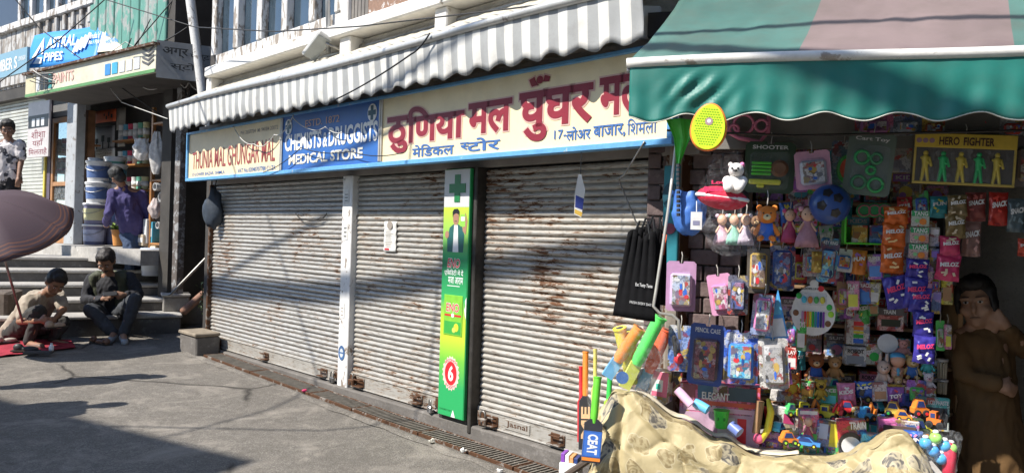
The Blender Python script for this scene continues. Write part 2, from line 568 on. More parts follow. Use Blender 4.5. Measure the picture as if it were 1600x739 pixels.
# rolling shutters ------------------------------------------------------
def shutter(label, s0, s1, zb, zt, mi, rail_text=None):
    t = thing('rolling_shutter', label, 'shutter', at(FA, s0, 0, zb), 'closed rolling shutters of the chemist')
    w = s1 - s0
    pr = [(.006, 0), (-.004, .0015), (-.012, .008), (-.0165, .018), (-.0145, .027), (-.006, .034), (-.001, .0375), (-.003, .040), (.006, .042)]
    mb = MB()
    nx = 6
    for i in range(nx + 1):
        for y, z in pr:
            mb.v.append((w * i / nx, y + .0025 * math.sin(i * 1.9), z))
    k = len(pr)
    for i in range(nx):
        for j in range(k - 1):
            mb.f.append((i*k+j, (i+1)*k+j, (i+1)*k+j+1, i*k+j+1)); mb.m.append(0)
    sl0 = mb.build('slat', SHUT[mi], t, 2)
    me = sl0.data
    n = int((zt - zb - .13) / .042)
    sl0.location = (0, 0, .13)
    for q in range(1, n):
        o = sl0.copy(); col.objects.link(o)
        o.location = (0, random.uniform(-.003, .003), .13 + q * .042)
        o.rotation_euler = (random.uniform(-.05, .05), random.uniform(-.0012, .0012), random.uniform(-.001, .001))
    b = MB(); b.rbox(-.01, w + .01, -.03, .01, 0, .132, .006); b.build('bottom_rail', SHUT[2], t)
    b = MB(); b.rbox(.02, w - .02, -.045, -.031, .0, .012, .003); b.rbox(.02, w - .02, -.038, -.031, .112, .124, .003)
    b.build('rail_lip', SHUT[2], t)
    for x in ([.10 * w, .5 * w, .9 * w] if w > 1.3 else [.12 * w, .75 * w]):
        b = MB(); b.rbox(x - .06, x + .06, -.085, -.031, .022, .03, .003); b.rbox(x - .06, x + .06, -.04, -.031, .03, .09, .003)
        b.tube([(x - .045, -.038, .075), (x - .045, -.07, .08), (x + .045, -.07, .08), (x + .045, -.038, .075)], .006, 6)
        b.build('lift_handle', RUSTM, t)
    for x in (.05, w - .05):
        b = MB(); b.rbox(x - .035, x + .035, -.05, -.03, .035, .105, .004); b.build('lock_plate', RUSTM, t)
    if rail_text:
        x = .26 * w
        b = MB(); b.rbox(x - .12, x + .12, -.037, -.031, .025, .095, .02); b.build('maker_plate', SHUT[2], t)
        letters(t, rail_text, (x - .1, x + .1, .038, .085), -.0385, RUSTM, .01)
    return t
shutter('wide clean grey-white shutter left of the white post', -4.262, -1.458, .165, 1.99, 0)
shutter('narrow shutter with a paper notice, between white post and green panel', -1.297, -.025, .165, 1.99, 1)
shutter('rusty shutter with peeling paint right of the green panel', .353, 1.9, .16, 1.99, 2, 'Jasnal')
def padlock(s, y, z, label, mt):
    t = thing('padlock', label, 'padlock', at(FA, s, y, z, random.uniform(-20, 20)), 'padlocks on the shutters')
    b = MB(); b.rbox(-.032, .032, -.014, .014, 0, .055, .008); b.build('body', mt, t)
    b = MB(); b.tube([(-.02, 0, .05), (-.02, 0, .085), (-.01, 0, .1), (.01, 0, .1), (.02, 0, .085), (.02, 0, .05)], .006, 6); b.build('shackle', STEEL, t, True)
    b = MB(); b.rbox(-.006, .006, -.0165, -.0142, .012, .03, .002); b.build('keyhole', BLACK, t)
padlock(-1.53, -.075, .16, 'dull steel padlock at the foot of the white post', M((.16, .155, .15), .45, .7, .2, key='lock_dark'))
padlock(-.12, -.09, .16, 'bright steel padlock at the foot of the green panel', M((.42, .42, .42), .3, .8, .15, key='lock_steel'))
padlock(-1.22, -.075, .19, 'small rusty padlock right of the white post foot', RUSTM)
padlock(.47, -.09, .18, 'rusty padlock on the right shutter beside the green panel', RUSTM)

# signboard -------------------------------------------------------------
CREAM = M((.80, .66, .42), .55, 0, .05, 6, key='cream_paint', dirt=.12)
CREAM2 = M((.82, .70, .45), .5, 0, .05, 6, key='yellow_cream_paint', dirt=.1)
BLUE = M((.028, .13, .42), .5, 0, .08, 6, key='sign_blue', dirt=.1)
TRIM = worn('blue_trim', (.14, .40, .72), (.5, .55, .6), .15, 12, rough=.5)
RED = M((.23, .016, .032), .5, 0, .1, key='sign_red')
ROSE = M((.66, .42, .36), .6, 0, .08, key='sign_rose')
MAROON = M((.30, .05, .045), .5, 0, .1, key='sign_maroon')
WHITE = M((.78, .78, .76), .5, 0, .04, key='white_paint')
LBLUE = M((.05, .14, .38), .5, 0, .1, key='sign_letter_blue')
GREYL = M((.30, .26, .22), .6, 0, .15, key='sign_letter_grey')
sg = thing('chemist_signboard', 'long cream and blue painted chemist signboard under the striped awning', 'signboard', at(FA, 0, -.30, 0))
z0, z1 = 2.005, 2.55
for nm, a, c, mt in (('panel', -4.30, -2.15, CREAM), ('panel', -2.14, -.56, BLUE), ('panel', -.55, 2.08, CREAM2)):
    b = MB(); b.box(a, c, 0, .03, z0 + .03, z1 - .02); b.build(nm, mt, sg)
for a, c, d, e in ((-4.335, 2.115, z0, z0 + .035), (-4.335, 2.115, z1 - .025, z1), (-4.335, -4.30, z0 + .0351, z1 - .0251), (2.08, 2.115, z0 + .0351, z1 - .0251)):
    b = MB(); b.rbox(a, c, -.022, .05, d, e, .004); b.build('frame', TRIM, sg)
for x in (-2.145, -.555):
    b = MB(); b.rbox(x - .022, x - .004, -.014, .0, z0 + .036, z1 - .026, .003); b.rbox(x + .004, x + .022, -.014, .0, z0 + .036, z1 - .026, .003); b.build('divider', M((.5, .48, .44), .5, .2, .15, key='alloy_strip'), sg)
def S(px0, py0, px1, py1):                               # photo rectangle on the sign (a row follows the sign's slope)
    a, b_ = FA.hit(px0, py0, -.30), FA.hit(px1, py1, -.30)
    return a, b_
L = lambda t, box, mt, bold=.0, y=-.004, **k: letters(sg, t, box, y, mt, bold, **k)
L('THUNIA MAL GHUNGAR MAL', (-4.19, -2.27, 2.135, 2.355), MAROON, .004, map_=lambda a, b: (a, b * (.86 + .14 * a)))
L('17-LOWER BAZAR, SHIMLA', (-4.19, -3.35, 2.055, 2.095), LBLUE, .004)
L('VAT No.02040707788 C.I.ZA', (-3.05, -2.25, 2.055, 2.098), LBLUE, .004)
L('PH: 2657734  M: 94184 20072', (-3.0, -2.22, 2.43, 2.468), GREYL, .004)
L('ESTD. 1872', (-1.72, -1.16, 2.405, 2.465), M((.55, .36, .25), .6, key='sign_pink'), .004)
L('CHEMISTS', (-2.08, -1.44, 2.21, 2.36), WHITE, .03)
L('&', (-1.415, -1.34, 2.21, 2.335), WHITE, .02)
L('DRUGGISTS', (-1.32, -.60, 2.21, 2.37), WHITE, .03)
L('MEDICAL STORE', (-2.0, -.80, 2.085, 2.175), M((.75, .72, .62), .5, key='sign_offwhite'), .028)
for x, z in ((-2.02, 2.43), (-.68, 2.435)):
    b = MB(); b.prism([(x + .062 * math.cos(a), z + .07 * math.sin(a)) for a in [i * math.pi / 14 for i in range(28)]], -.006, -.001); b.build('emblem_disc', WHITE, sg)
    b = MB(); b.prism([(x + p[0] * .017, z + p[1] * .019) for p in ((-1, -3), (1, -3), (1, -1), (3, -1), (3, 1), (1, 1), (1, 3), (-1, 3), (-1, 1), (-3, 1), (-3, -1), (-1, -1))], -.009, -.0065); b.build('emblem_cross', M((.02, .08, .12), .5, key='cross_dark'), sg)
def SX(p0, p1, yc):
    return FA.hit(p0, yc, -.30)[0], FA.hit(p1, yc, -.30)[0]
for t, p0, p1, d, e in (('ठु', 606, 638, 2.095, 2.375), ('िणया', 636, 726, 2.165, 2.425), ('मल', 732, 800, 2.17, 2.385), ('घुँघर', 811, 926, 2.09, 2.49), ('मल', 936, 1012, 2.19, 2.415)):
    a, c = SX(p0, p1, 200)
    L(t, (a, c, d, e), ROSE, .062, -.003, ref=.03)
    L(t, (a, c, d, e), RED, .03, -.0055)
for t, p0, p1, d, e, bd, ct in (('मेिडकल', 645, 710, 2.055, 2.145, .02, None), ('स', 719, 733, 2.078, 2.128, .02, .66), ('टोर', 730, 782, 2.06, 2.15, .02, None), ('17-', 866, 885, 2.09, 2.145, .01, None), ('लोअर', 885, 923, 2.075, 2.155, .02, None), ('बाजार,', 927, 977, 2.07, 2.145, .02, None), ('िशमला', 980, 1026, 2.075, 2.165, .004, None)):
    a, c = SX(p0, p1, 225)
    L(t, (a, c, d, e), LBLUE, bd, cut=ct)

# striped awning --------------------------------------------------------
aw = thing('striped_awning', 'grey and white striped canvas awning with scalloped valance over the signboard', 'awning', at(FA))
STW = M((.68, .67, .63), .8, 0, .06, 5, .15, 90, key='canvas_white', dirt=.38)
STG = M((.36, .37, .37), .8, 0, .08, 5, .15, 90, key='canvas_grey', dirt=.35)
BEI = M((.55, .515, .43), .85, 0, .1, 5, .15, 90, key='canvas_beige', dirt=.25)
BEG = M((.45, .42, .35), .85, 0, .1, 5, .15, 90, key='canvas_beige_dark', dirt=.25)
A0, A1 = -4.36, 2.04
NS = 88
def valf(u, v):
    x = A0 + (A1 - A0) * u
    ph = u * 30
    drop = .255 + .035 * (.5 - .5 * math.cos(2 * math.pi * ph)) + .012 * noise.noise((x * 2, 3, 0))
    z = 2.815 - .02 * u + .012 * math.sin(u * 9) - drop * v
    y = -.515 - .008 * v * math.sin(2 * math.pi * u * 44 + 1.5 * noise.noise((x, 0, 0))) - .03 * v * math.sin(u * 17) * noise.noise((x * .8, 1, v)) + .02 * v
    return (x, y, z)
b = MB(); b.grid(valf, NS * 4, 7, mfn=lambda i, j: (i // 4) % 2)
solid(b.build('valance', [STW, STG], aw, True), .002)
def topf(u, v):
    x = A0 + (A1 - A0) * u
    return (x, -.50 + .50 * v, 2.82 - .02 * u + .30 * v + .012 * math.sin(u * NS * math.pi) * (1 - abs(2 * v - 1)) + .02 * math.sin(v * 3) * noise.noise((x * 1.2, v, 0)))
b = MB(); b.grid(topf, NS * 4, 6, mfn=lambda i, j: (i // 4) % 2)
solid(b.build('canopy', [BEI, BEG], aw, True), .002)
b = MB(); b.tube([(A0 - .01 + (A1 - A0 + .02) * i / 30, -.52, 2.822 - .02 * i / 30 + .012 * math.sin(i * .3)) for i in range(31)], .026, 10); b.build('front_bar', worn('bar_paint', (.60, .60, .58), (.25, .22, .2), .25, 9, rough=.4, metal=.4), aw, True)
for x in (A0 + .4, -2.0, 0, A1 - .5):
    b = MB(); b.tube([(x, -.505, 2.80), (x + .1, -.28, 2.72), (x, .0, 2.9)], .014, 8); b.build('folding_arm', STEEL, aw, True)
b = MB(); b.tube([(A0, .0, 3.11), (A1, .0, 3.10)], .03, 8); b.build('roller', STEEL, aw, True)

# green advertising panel ----------------------------------------------
ep = thing('advertising_panel', 'tall narrow green advertising panel with cross, man and red number six', 'sign', at(FA, 0, -.1, 0))
GR1 = M((.03, .40, .12), .35, 0, .06, 6, key='ad_green', dirt=.1)
GR2 = M((.42, .62, .05), .35, 0, .06, 6, key='ad_lime')
GRY = M((.55, .55, .55), .4, 0, .05, 6, key='ad_grey')
DGR = M((.012, .17, .05), .4, 0, .05, key='ad_dark_green')
xa, xb, zb, zt = .012, .30, .185, 1.975
b = MB(); b.rbox(xa, xb, -.02, .012, zb, zt, .004); b.build('panel', GR1, ep)
def flat(parent, poly, y, mt, nm='print'):
    b = MB(); b.add([(x, y, z) for x, z in poly], [tuple(range(len(poly)))]); return b.build(nm, mt, parent)
def rect(x0, x1, z0, z1): return [(x0, z0), (x1, z0), (x1, z1), (x0, z1)]
def disc(x, z, r, n=24, rz=None): return [(x + r * math.cos(2*math.pi*i/n), z + (rz or r) * math.sin(2*math.pi*i/n)) for i in range(n)]
flat(ep, rect(xa + .004, xb - .004, 1.70, zt - .004), -.0215, GRY)
cx, cz = .165, 1.835
b = MB(); b.prism([(cx + p[0] * .03, cz + p[1] * .033) for p in ((-1, -3), (1, -3), (1, -1), (3, -1), (3, 1), (1, 1), (1, 3), (-1, 3), (-1, 1), (-3, 1), (-3, -1), (-1, -1))], -.026, -.0216); b.build('green_cross', DGR, ep)
# a soft green-to-lime print, done with a ramp along the panel's own height
m, n, nd, lk, p = nt('ad_gradient')
tc = nd.new('ShaderNodeTexCoord'); sx = nd.new('ShaderNodeSeparateXYZ'); lk.new(tc.outputs['Object'], sx.inputs[0])
mr = nd.new('ShaderNodeMapRange'); mr.inputs[1].default_value = zb; mr.inputs[2].default_value = 1.70; lk.new(sx.outputs[2], mr.inputs[0])
g_, l_ = (.025, .36, .11), (.50, .66, .05)
lk.new(ramp(n, mr.outputs[0], [(0, g_), (.14, g_), (.27, (.16, .5, .06)), (.37, l_), (.46, (.45, .64, .05)), (.56, (.04, .38, .12)), (.72, (.012, .17, .07)), (.765, (.03, .36, .12)), (1, l_)]), p.inputs['Base Color'])
p.inputs['Roughness'].default_value = .35
flat(ep, rect(xa + .004, xb - .004, zb + .004, 1.699), -.0217, m)
SK = M((.36, .19, .12), .6, 0, .05, key='print_skin')
TEAL = M((.02, .11, .10), .5, 0, .1, key='print_jacket')
y = -.0225
flat(ep, [(.07, 1.375), (.245, 1.375), (.255, 1.50), (.225, 1.56), (.185, 1.575), (.13, 1.575), (.09, 1.55), (.065, 1.47)], y, TEAL)
flat(ep, [(.13, 1.375), (.195, 1.375), (.18, 1.57), (.14, 1.57)], y - .0006, WHITE)
flat(ep, disc(.158, 1.615, .033, 20, .046), y - .0010, SK)
flat(ep, [(.122, 1.625), (.118, 1.665), (.135, 1.685), (.175, 1.688), (.196, 1.67), (.195, 1.625), (.187, 1.648), (.16, 1.655), (.13, 1.645)], y - .0014, BLACK)
flat(ep, rect(.145, .172, 1.595, 1.600), y - .0015, BLACK)
flat(ep, disc(.062, 1.50, .022, 14, .028), y - .0010, SK)
flat(ep, [(.235, 1.53), (.27, 1.50), (.285, 1.60), (.262, 1.66), (.24, 1.62)], y - .0010, SK)
flat(ep, rect(.208, .262, 1.56, 1.645), y - .0015, M((.25, .55, .08), .4, key='print_sachet'))
flat(ep, rect(.215, .255, 1.60, 1.63), y - .0018, WHITE)
ADW = M((.82, .82, .80), .4, 0, .02, key='ad_white')
ADR = M((.55, .02, .03), .4, 0, .05, key='ad_red')
for mt, bd, yy in ((ADW, .05, y), (ADR, .015, y - .0006)):
    letters(ep, 'ENO', (.075, .22, 1.262, 1.328), yy, mt, bd, map_=lambda a, b: (a * .94 + b * .06, b), ref=.015)
letters(ep, 'एिसिडटी मे दे', (.045, .255, 1.20, 1.25), y, ADW, .006)
letters(ep, 'मजा आराम', (.09, .255, 1.145, 1.195), y, ADW, .006)
flat(ep, rect(.08, .22, 1.128, 1.133), y, ADW)
b = MB(); b.rbox(.055, .262, y - .004, y + .001, .775, 1.065, .01); b.build('sachet_print', M((.20, .50, .05), .35, 0, .15, 20, key='sachet_green'), ep)
flat(ep, rect(.066, .25, .785, .875), y - .0046, M((.05, .36, .06), .4, key='sachet_low'))
for mt, bd, yy in ((ADW, .05, y - .0048), (ADR, .015, y - .0054)):
    letters(ep, 'ENO', (.085, .225, .945, 1.005), yy, mt, bd, ref=.015)
flat(ep, rect(.066, .25, .912, .926), y - .005, ADR)
flat(ep, disc(.158, .919, .016), y - .0056, ADW)
flat(ep, disc(.20, .835, .026, 18, .03), y - .0056, M((.62, .62, .04), .5, key='lemon'))
flat(ep, disc(.175, .815, .02, 18), y - .0058, M((.55, .6, .1), .5, key='lemon2'))
flat(ep, [(.15 + (.098 if i % 2 else .084) * math.cos(i * math.pi / 20), .50 + (.128 if i % 2 else .112) * math.sin(i * math.pi / 20)) for i in range(40)], y, M((.8, .55, .5), .4, key='badge_pink'))
flat(ep, disc(.15, .50, .066, 28, .086), y - .0006, ADR)
letters(ep, '6', (.122, .18, .445, .557), y - .0012, ADW, .03)
letters(ep, 'SECONDS', (.085, .215, .588, .606), y - .0010, ADR, .01, map_=lambda a, b: (a, b - 1.5 * (2 * a - 1) ** 2))
letters(ep, 'ACIDITY', (.095, .21, .392, .41), y - .0010, ADR, .01, map_=lambda a, b: (a, b + 1.2 * (2 * a - 1) ** 2))
letters(ep, 'CONSUMER CARE', (.03, .16, .225, .238), y, DGR, .01)
flat(ep, [(.165, .19), (.21, .19), (.196, .222), (.186, .243), (.178, .225)], y - .0006, ADW)
flat(ep, [(.298, .9), (.2985, 1.06), (.285, 1.03), (.291, 1.0), (.279, .97), (.287, .93)], y - .0006, ADW)

# white post stickers, notice, tag
st = at(FA, -1.455, -.0735, 0)
for k, (x, z, w, h, mt, lb) in enumerate(((.03, 1.74, .08, .12, GRY, 'faded grey sticker at the top of the white post'), (.03, 1.42, .075, .16, PAPER, 'torn white sticker high on the white post'), (.02, .74, .07, .14, PAPER, 'scribbled paper sticker low on the white post'), (.015, .38, .1, .13, M((.06, .13, .28), .5, key='sticker_blue'), 'blue round sticker near the foot of the white post'))):
    t = thing('sticker', lb, 'sticker', st @ Matrix.Translation((x, 0, z)), 'stickers on the white post')
    b = MB(); b.prism(disc(w / 2, h / 2, w / 2, 18, h / 2) if k == 3 else [(0, 0), (w, .01), (w * .96, h), (w * .1, h * .97)], -.001, .0); b.build('sheet', mt, t)
    if k == 3:
        flat(t, disc(w * .5, h * .5, w * .28, 16, h * .3), -.0016, M((.5, .55, .6), .5, key='sticker_pale'), 'ring')
        flat(t, rect(w * .2, w * .8, h * .45, h * .55), -.002, mt, 'bar')
    else:
        for q in range(3):
            flat(t, rect(w * .2, w * .8, h * (.2 + .22 * q), h * (.27 + .22 * q)), -.0016, BLACK if k < 2 else GREYL, 'text_line')
a, c = FA.hit(599, 393, -.03), FA.hit(619, 346, -.03)
nx0, nz0 = a; nx1, nz1 = c
nt_ = thing('paper_notice', 'white printed paper notice pasted on the narrow shutter', 'notice', at(FA, nx0, -.027, nz0))
w, h = nx1 - nx0, nz1 - nz0
b = MB(); b.grid(lambda u, v: (w * u, -.003 * math.sin(v * 23) - .002 * math.sin(u * 5), h * v), 4, 16); solid(b.build('sheet', PAPER, nt_, True), .001)
for q in range(11):
    flat(nt_, rect(w * .15, w * (.85 - .25 * random.random()), h * (.16 + .055 * q), h * (.175 + .055 * q)), -.0072, GREYL, 'text_line')
flat(nt_, disc(w * .5, h * .88, w * .22, 16), -.0072, GREYL, 'emblem'); flat(nt_, rect(w * .12, w * .5, h * .06, h * .12), -.0072, ADR, 'stamp')
x, z = FA.hit(906, 305, -.32)
tg = thing('hanging_tag', 'small printed tag hanging on a string below the signboard', 'tag', at(FA, x, -.32, z, 40))
b = MB(); b.prism([(-.03, -.11), (.012, -.13), (.03, .03), (.005, .12), (-.012, .12), (-.028, .02)], -.002, .002); b.build('card', PAPER, tg)
flat(tg, [(-.028, -.105), (.012, -.125), (.018, -.10), (-.027, -.08)], -.0026, M((.7, .45, .08), .5, key='tag_yellow')); flat(tg, [(-.026, -.07), (.018, -.085), (.024, -.02), (-.024, .0)], -.0026, M((.03, .05, .25), .5, key='tag_navy'))
b = MB(); b.tube([(0, 0, .12), (.003, .01, .25)], .0025, 5); b.build('string', BLACK, tg)

# drain grates -----------------------------------------------------------
def grate(s0, s1, lb):
    za = .0 
    y0, y1 = -.30, -.12
    p = FA.P(s0, -.2, 0); q = FA.P(s1, -.2, 0)
    t = thing('drain_grate', lb, 'drain grate', Matrix.Translation((p.x, p.y, gz(p.y) + .02)) @ Matrix.Rotation(FA.ang, 4, 'Z') @ Matrix.Rotation(-math.atan2(gz(q.y) - gz(p.y), s1 - s0), 4, 'Y'), 'steel drain grates along the shutters')
    w = s1 - s0 - .012
    b = MB(); b.rbox(0, w, -.1, -.088, -.03, .006, .002); b.rbox(0, w, .088, .1, -.03, .006, .002); b.rbox(0, .012, -.0875, .0875, -.03, .006, .002); b.rbox(w - .012, w, -.0875, .0875, -.03, .006, .002); b.build('frame', RUSTM, t)
    b = MB()
    k = int(w / .036)
    for i in range(k):
        x = .018 + (w - .036) * i / max(1, k - 1)
        b.box(x - .007, x + .007, -.0875, .0875, -.025, .003)
    b.box(.0125, w - .0125, -.004, .004, -.028, -.003)
    o = b.build('bars', M((.22, .20, .17), .6, .2, .3, 20, .2, key='bar_steel', dirt=.3), t); o['kind'] = 'stuff'
    b = MB(); b.box(.002, w - .002, -.098, .098, -.034, -.031); b.build('drain_bed', M((.02, .018, .015), .9, key='drain_dark'), t)
g = [-3.75, -2.65, -1.52, -.85, .02, 1.0, 1.95]
for i, lb in enumerate(('farthest steel drain grate below the wide shutter', 'drain grate below the middle of the wide shutter', 'short drain grate in front of the white post', 'drain grate below the narrow shutter', 'drain grate in front of the green panel', 'nearest drain grate below the rusty shutter')):
    grate(g[i], g[i + 1], lb)
b = MB()
b.grid(lambda u, v: (lambda q: (q.x, q.y, gz(q.y) + .004 + .022 * max(0, math.sin(math.pi * v)) * (.5 + .7 * noise.noise((u * 40, v * 3, 0)))))(FA.P(-4.05 + 6.1 * u, -.30 - (.10 + .05 * noise.noise((u * 25, 1, 0))) * v, 0)), 160, 6)
o = b.build('road_edge', ASPH, None, True); o['kind'] = 'structure'
b = MB(); b.grid(lambda u, v: (lambda q: (q.x, q.y, gz(q.y) + .008 + .012 * noise.noise((u * 30, v * 3, 7))))(FA.P(-4.2 + 6.4 * u, -.085 - .035 * v, 0)), 60, 2)
o = b.build('drain_edge', CONCD, None, True); o['kind'] = 'structure'
# litter
for k, (s, y, lb, c) in enumerate(((-1.6, -.3, 'crumpled red wrapper on the drain by the white post', (.6, .02, .12)), (.55, -.33, 'crumpled white paper scrap on the drain edge by the green panel', (.75, .75, .72)), (1.0, -.42, 'small white paper scrap on the road below the rusty shutter', (.7, .7, .68)), (.25, -.36, 'tiny pale scrap near the drain below the green panel', (.6, .58, .5)))):
    p = FA.P(s, y, 0)
    b = MB(); b.ball((0, 0, .012), (.022, .016, .014), 9)
    b.v = [tuple(Vector(v) * (1 + .6 * noise.noise(Vector(v) * 60 + Vector((k, 0, 0))))) for v in b.v]
    tag(b.build('litter_scrap', M(c, .5, key='litter%d' % k), None, False, Matrix.Translation((p.x, p.y, gz(p.y) + .02))), lb, 'litter', 'litter along the drain')

# flood light, pipes, cables on the facade
x, z = FA.hit(478, 92, -.22)
fl = thing('flood_light', 'white tilted floodlight above the striped awning', 'lamp', at(FA, x, -.2, z))
T = Matrix.Rotation(R(-28), 4, 'Y') @ Matrix.Rotation(R(-25), 4, 'X')
b = MB(); b.rbox(0, .34, -.07, .07, 0, .045, .015, T=T); b.build('housing', M((.68, .68, .66), .4, 0, .05, key='lamp_white'), fl)
b = MB(); b.rbox(.02, .32, -.06, .06, -.012, -.001, .004, T=T); b.build('lens', M((.3, .32, .32), .15, key='lamp_lens'), fl)
b = MB(); b.tube([(.27, .02, .1), (.33, .12, .06), (.34, .2, .06)], .012, 6); b.build('bracket', STEEL, fl)
p0, p1 = W(512, -30, 6.95), W(513, 82, 6.95)
b = MB(); b.tube([p1, p0, p0 + Vector((.0, 0, 3))], .022, 8); tag(b.build('conduit_pipe', M((.45, .46, .46), .4, .6, key='galvanised'), None, True), 'thin grey steel pipe standing behind the striped awning', 'pipe')
p1, p0 = W(318, 160, 9.2), W(296, -10, 9.2)
b = MB(); b.tube([p1 + (p1 - p0) * .2, p1, p0, p0 + (p0 - p1) * 2], .055, 10); tag(b.build('drainpipe', worn('pipe_white', (.78, .77, .75), (.3, .27, .24), .3, 9), None, True), 'slanted white drainpipe at the left corner of the chemist building', 'pipe')

# off-frame house whose shadow lies across the road
tip = GR(387, 722); e2 = GR(60, 640)
HH = 9.0
off = -SH * (HH - .1) / math.tan(SUN_EL)
c0 = tip + off; d1 = (e2 - tip); d1.z = 0; d1.normalize()
d2 = Vector((-d1.y, d1.x, 0))
if d2.dot(SH) > 0:
    d2 = -d2
oh = thing('house', 'plain house across the street, off the left edge, casting the road shadow', 'building', Matrix.Translation((c0.x, c0.y, 0)))
pts = [Vector((0, 0, 0)), d1 * 14, d1 * 14 + d2 * 6, d2 * 6]
b = MB(); b.add([(p.x, p.y, -.5) for p in pts] + [(p.x, p.y, HH) for p in pts], [(0, 1, 2, 3), (4, 5, 6, 7), (0, 1, 5, 4), (1, 2, 6, 5), (2, 3, 7, 6), (3, 0, 4, 7)]); b.build('wall', PLAST, oh)
for fl_ in range(3):
    for k in range(5):
        q = d1 * (1.2 + k * 2.6) - d2 * .02
        w = d1 * 1.1
        b = MB(); b.add([(q.x, q.y, 1.2 + fl_ * 2.8), (q.x + w.x, q.y + w.y, 1.2 + fl_ * 2.8), (q.x + w.x, q.y + w.y, 2.5 + fl_ * 2.8), (q.x, q.y, 2.5 + fl_ * 2.8)], [(0, 1, 2, 3)]); b.build('window', GLASS, oh)

# the row of houses on the near side of the street, behind the camera
nh = thing('house', 'plain house row on the near side of the street behind the viewer', 'building', Matrix.Translation((4, -4.2, 0)))
b = MB(); b.box(-9, 9, -6, 0, -.5, 8.5); b.build('wall', PLAST, nh)
for k in range(6):
    for f_ in range(3):
        b = MB(); b.box(-8 + k * 2.8, -6.8 + k * 2.8, .001, .03, .9 + f_ * 2.7, 2.3 + f_ * 2.7); b.build('window', GLASS, nh)
# ================================================================== left: stairs and paint shop
ST = Frame((-5.04, 9.3), 27)
stairs = bpy.data.objects.new('stairs', None); col.objects.link(stairs); stairs.matrix_world = at(ST); stairs['kind'] = 'structure'
STEP_SHADED = concrete('step_stone_shaded', (.13, .12, .11), (.26, .25, .23), 4)  # shade on the risers is put into this darker colour, treads stay light
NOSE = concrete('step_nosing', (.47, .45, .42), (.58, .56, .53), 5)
SZ = [(0, .39), (.46, .55), (.92, .71), (1.42, .87), (1.95, 1.02)]
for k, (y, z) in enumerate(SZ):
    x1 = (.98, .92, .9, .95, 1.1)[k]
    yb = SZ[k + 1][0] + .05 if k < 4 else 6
    b = MB(); b.rbox(-6, x1, y, yb, -.3, z - .045, .01); o = b.build('step', STEP_SHADED, stairs)
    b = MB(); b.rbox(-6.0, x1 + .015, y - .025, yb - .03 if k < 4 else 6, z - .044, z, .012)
    b.build('tread', NOSE, stairs)
def block(lb, fr, x0, x1, y0, y1, z0, z1, mt, top=None):
    t = thing('stone_block', lb, 'block', at(fr), 'concrete blocks beside the stairs')
    b = MB(); b.rbox(x0, x1, y0, y1, z0, z1 - .04, .015)
    b.v = [(x + .01 * noise.noise((x * 9, y * 9, z * 9)), y + .01 * noise.noise((y * 9, z * 9, x)), z) for x, y, z in b.v]
    b.build('body', mt, t)
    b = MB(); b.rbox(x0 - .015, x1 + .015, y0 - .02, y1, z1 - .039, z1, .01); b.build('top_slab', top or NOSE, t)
block('low concrete block on the bottom stair at its right end', ST, .78, 1.1, .34, .8, .39, .62, CONC)
block('middle concrete block of the side steps behind the stair end', ST, 1.02, 1.5, .82, 1.3, .1, .78, CONC)
block('upper concrete block of the side steps against the dark wall', ST, 1.3, 1.75, 1.32, 1.9, .1, 1.02, CONC)
block('low dark concrete block with a board on top at the shutter corner', FA, -4.24, -3.80, -.36, -.1, -.1, .36, CONCD, M((.24, .20, .15), .85, 0, .3, 10, .4, key='old_board'))
b = MB(); b.tube([W(255, 462, 9.9), W(266, 461, 9.85), W(320, 405, 10.0), W(336, 385, 10.1)], .018, 8); tag(b.build('handrail', STEEL, None, True), 'thin steel handrail pipe sloping up beside the stairs', 'handrail')
b = MB(); b.tube([W(286, 487, 9.7), W(326, 452, 10.1), W(336, 440, 10.2)], .05, 10); tag(b.build('drain_spout', M((.30, .16, .11), .8, 0, .3, 12, .2, key='clay_pipe', dirt=.5), None, True), 'thick brownish pipe lying between the stair blocks', 'pipe')

# plants
def leafy(name, lb, base, spread, h, n, mt, seed, sz=.03):
    rnd = random.Random(seed)
    t = thing(name, lb, 'plant', Matrix.Translation(base))
    b = MB()
    stem = MB()
    for i in range(n // 9):
        p = Vector((rnd.uniform(-.3, .3) * spread, rnd.uniform(-.3, .3) * spread, 0))
        q = Vector((rnd.uniform(-1, 1) * spread, rnd.uniform(-1, 1) * spread, h * rnd.uniform(.5, 1)))
        stem.tube([p, (p + q) / 2 + Vector((0, 0, .03)), q], .003, 4)
        for k in range(9):
            c = p.lerp(q, rnd.uniform(.2, 1)) + Vector((rnd.gauss(0, .03), rnd.gauss(0, .03), rnd.gauss(0, .03)))
            a = Matrix.Rotation(rnd.uniform(0, 6.3), 3, 'Z') @ Matrix.Rotation(rnd.uniform(-1.2, 1.2), 3, 'X') @ Matrix.Rotation(rnd.uniform(-.6, .6), 3, 'Y')
            s = sz * rnd.uniform(.6, 1.2)
            b.add([c + a @ Vector(v) * s for v in ((0, -.1, 0), (.45, .5, .12), (0, 1.2, -.05), (-.45, .5, .12))], [(0, 1, 2, 3)])
    o = b.build('leaves', mt, t); o['kind'] = 'stuff'
    stem.build('stems', M((.10, .11, .04), .7, key='stem'), t)
    return t
LEAF = M((.055, .10, .028), .5, 0, .4, 30, key='leaf_green')
p = W(322, 490, 9.15)
leafy('wall_weed', 'small green weed growing at the wall corner left of the shutters', p, .07, .45, 160, LEAF, 3, .035)

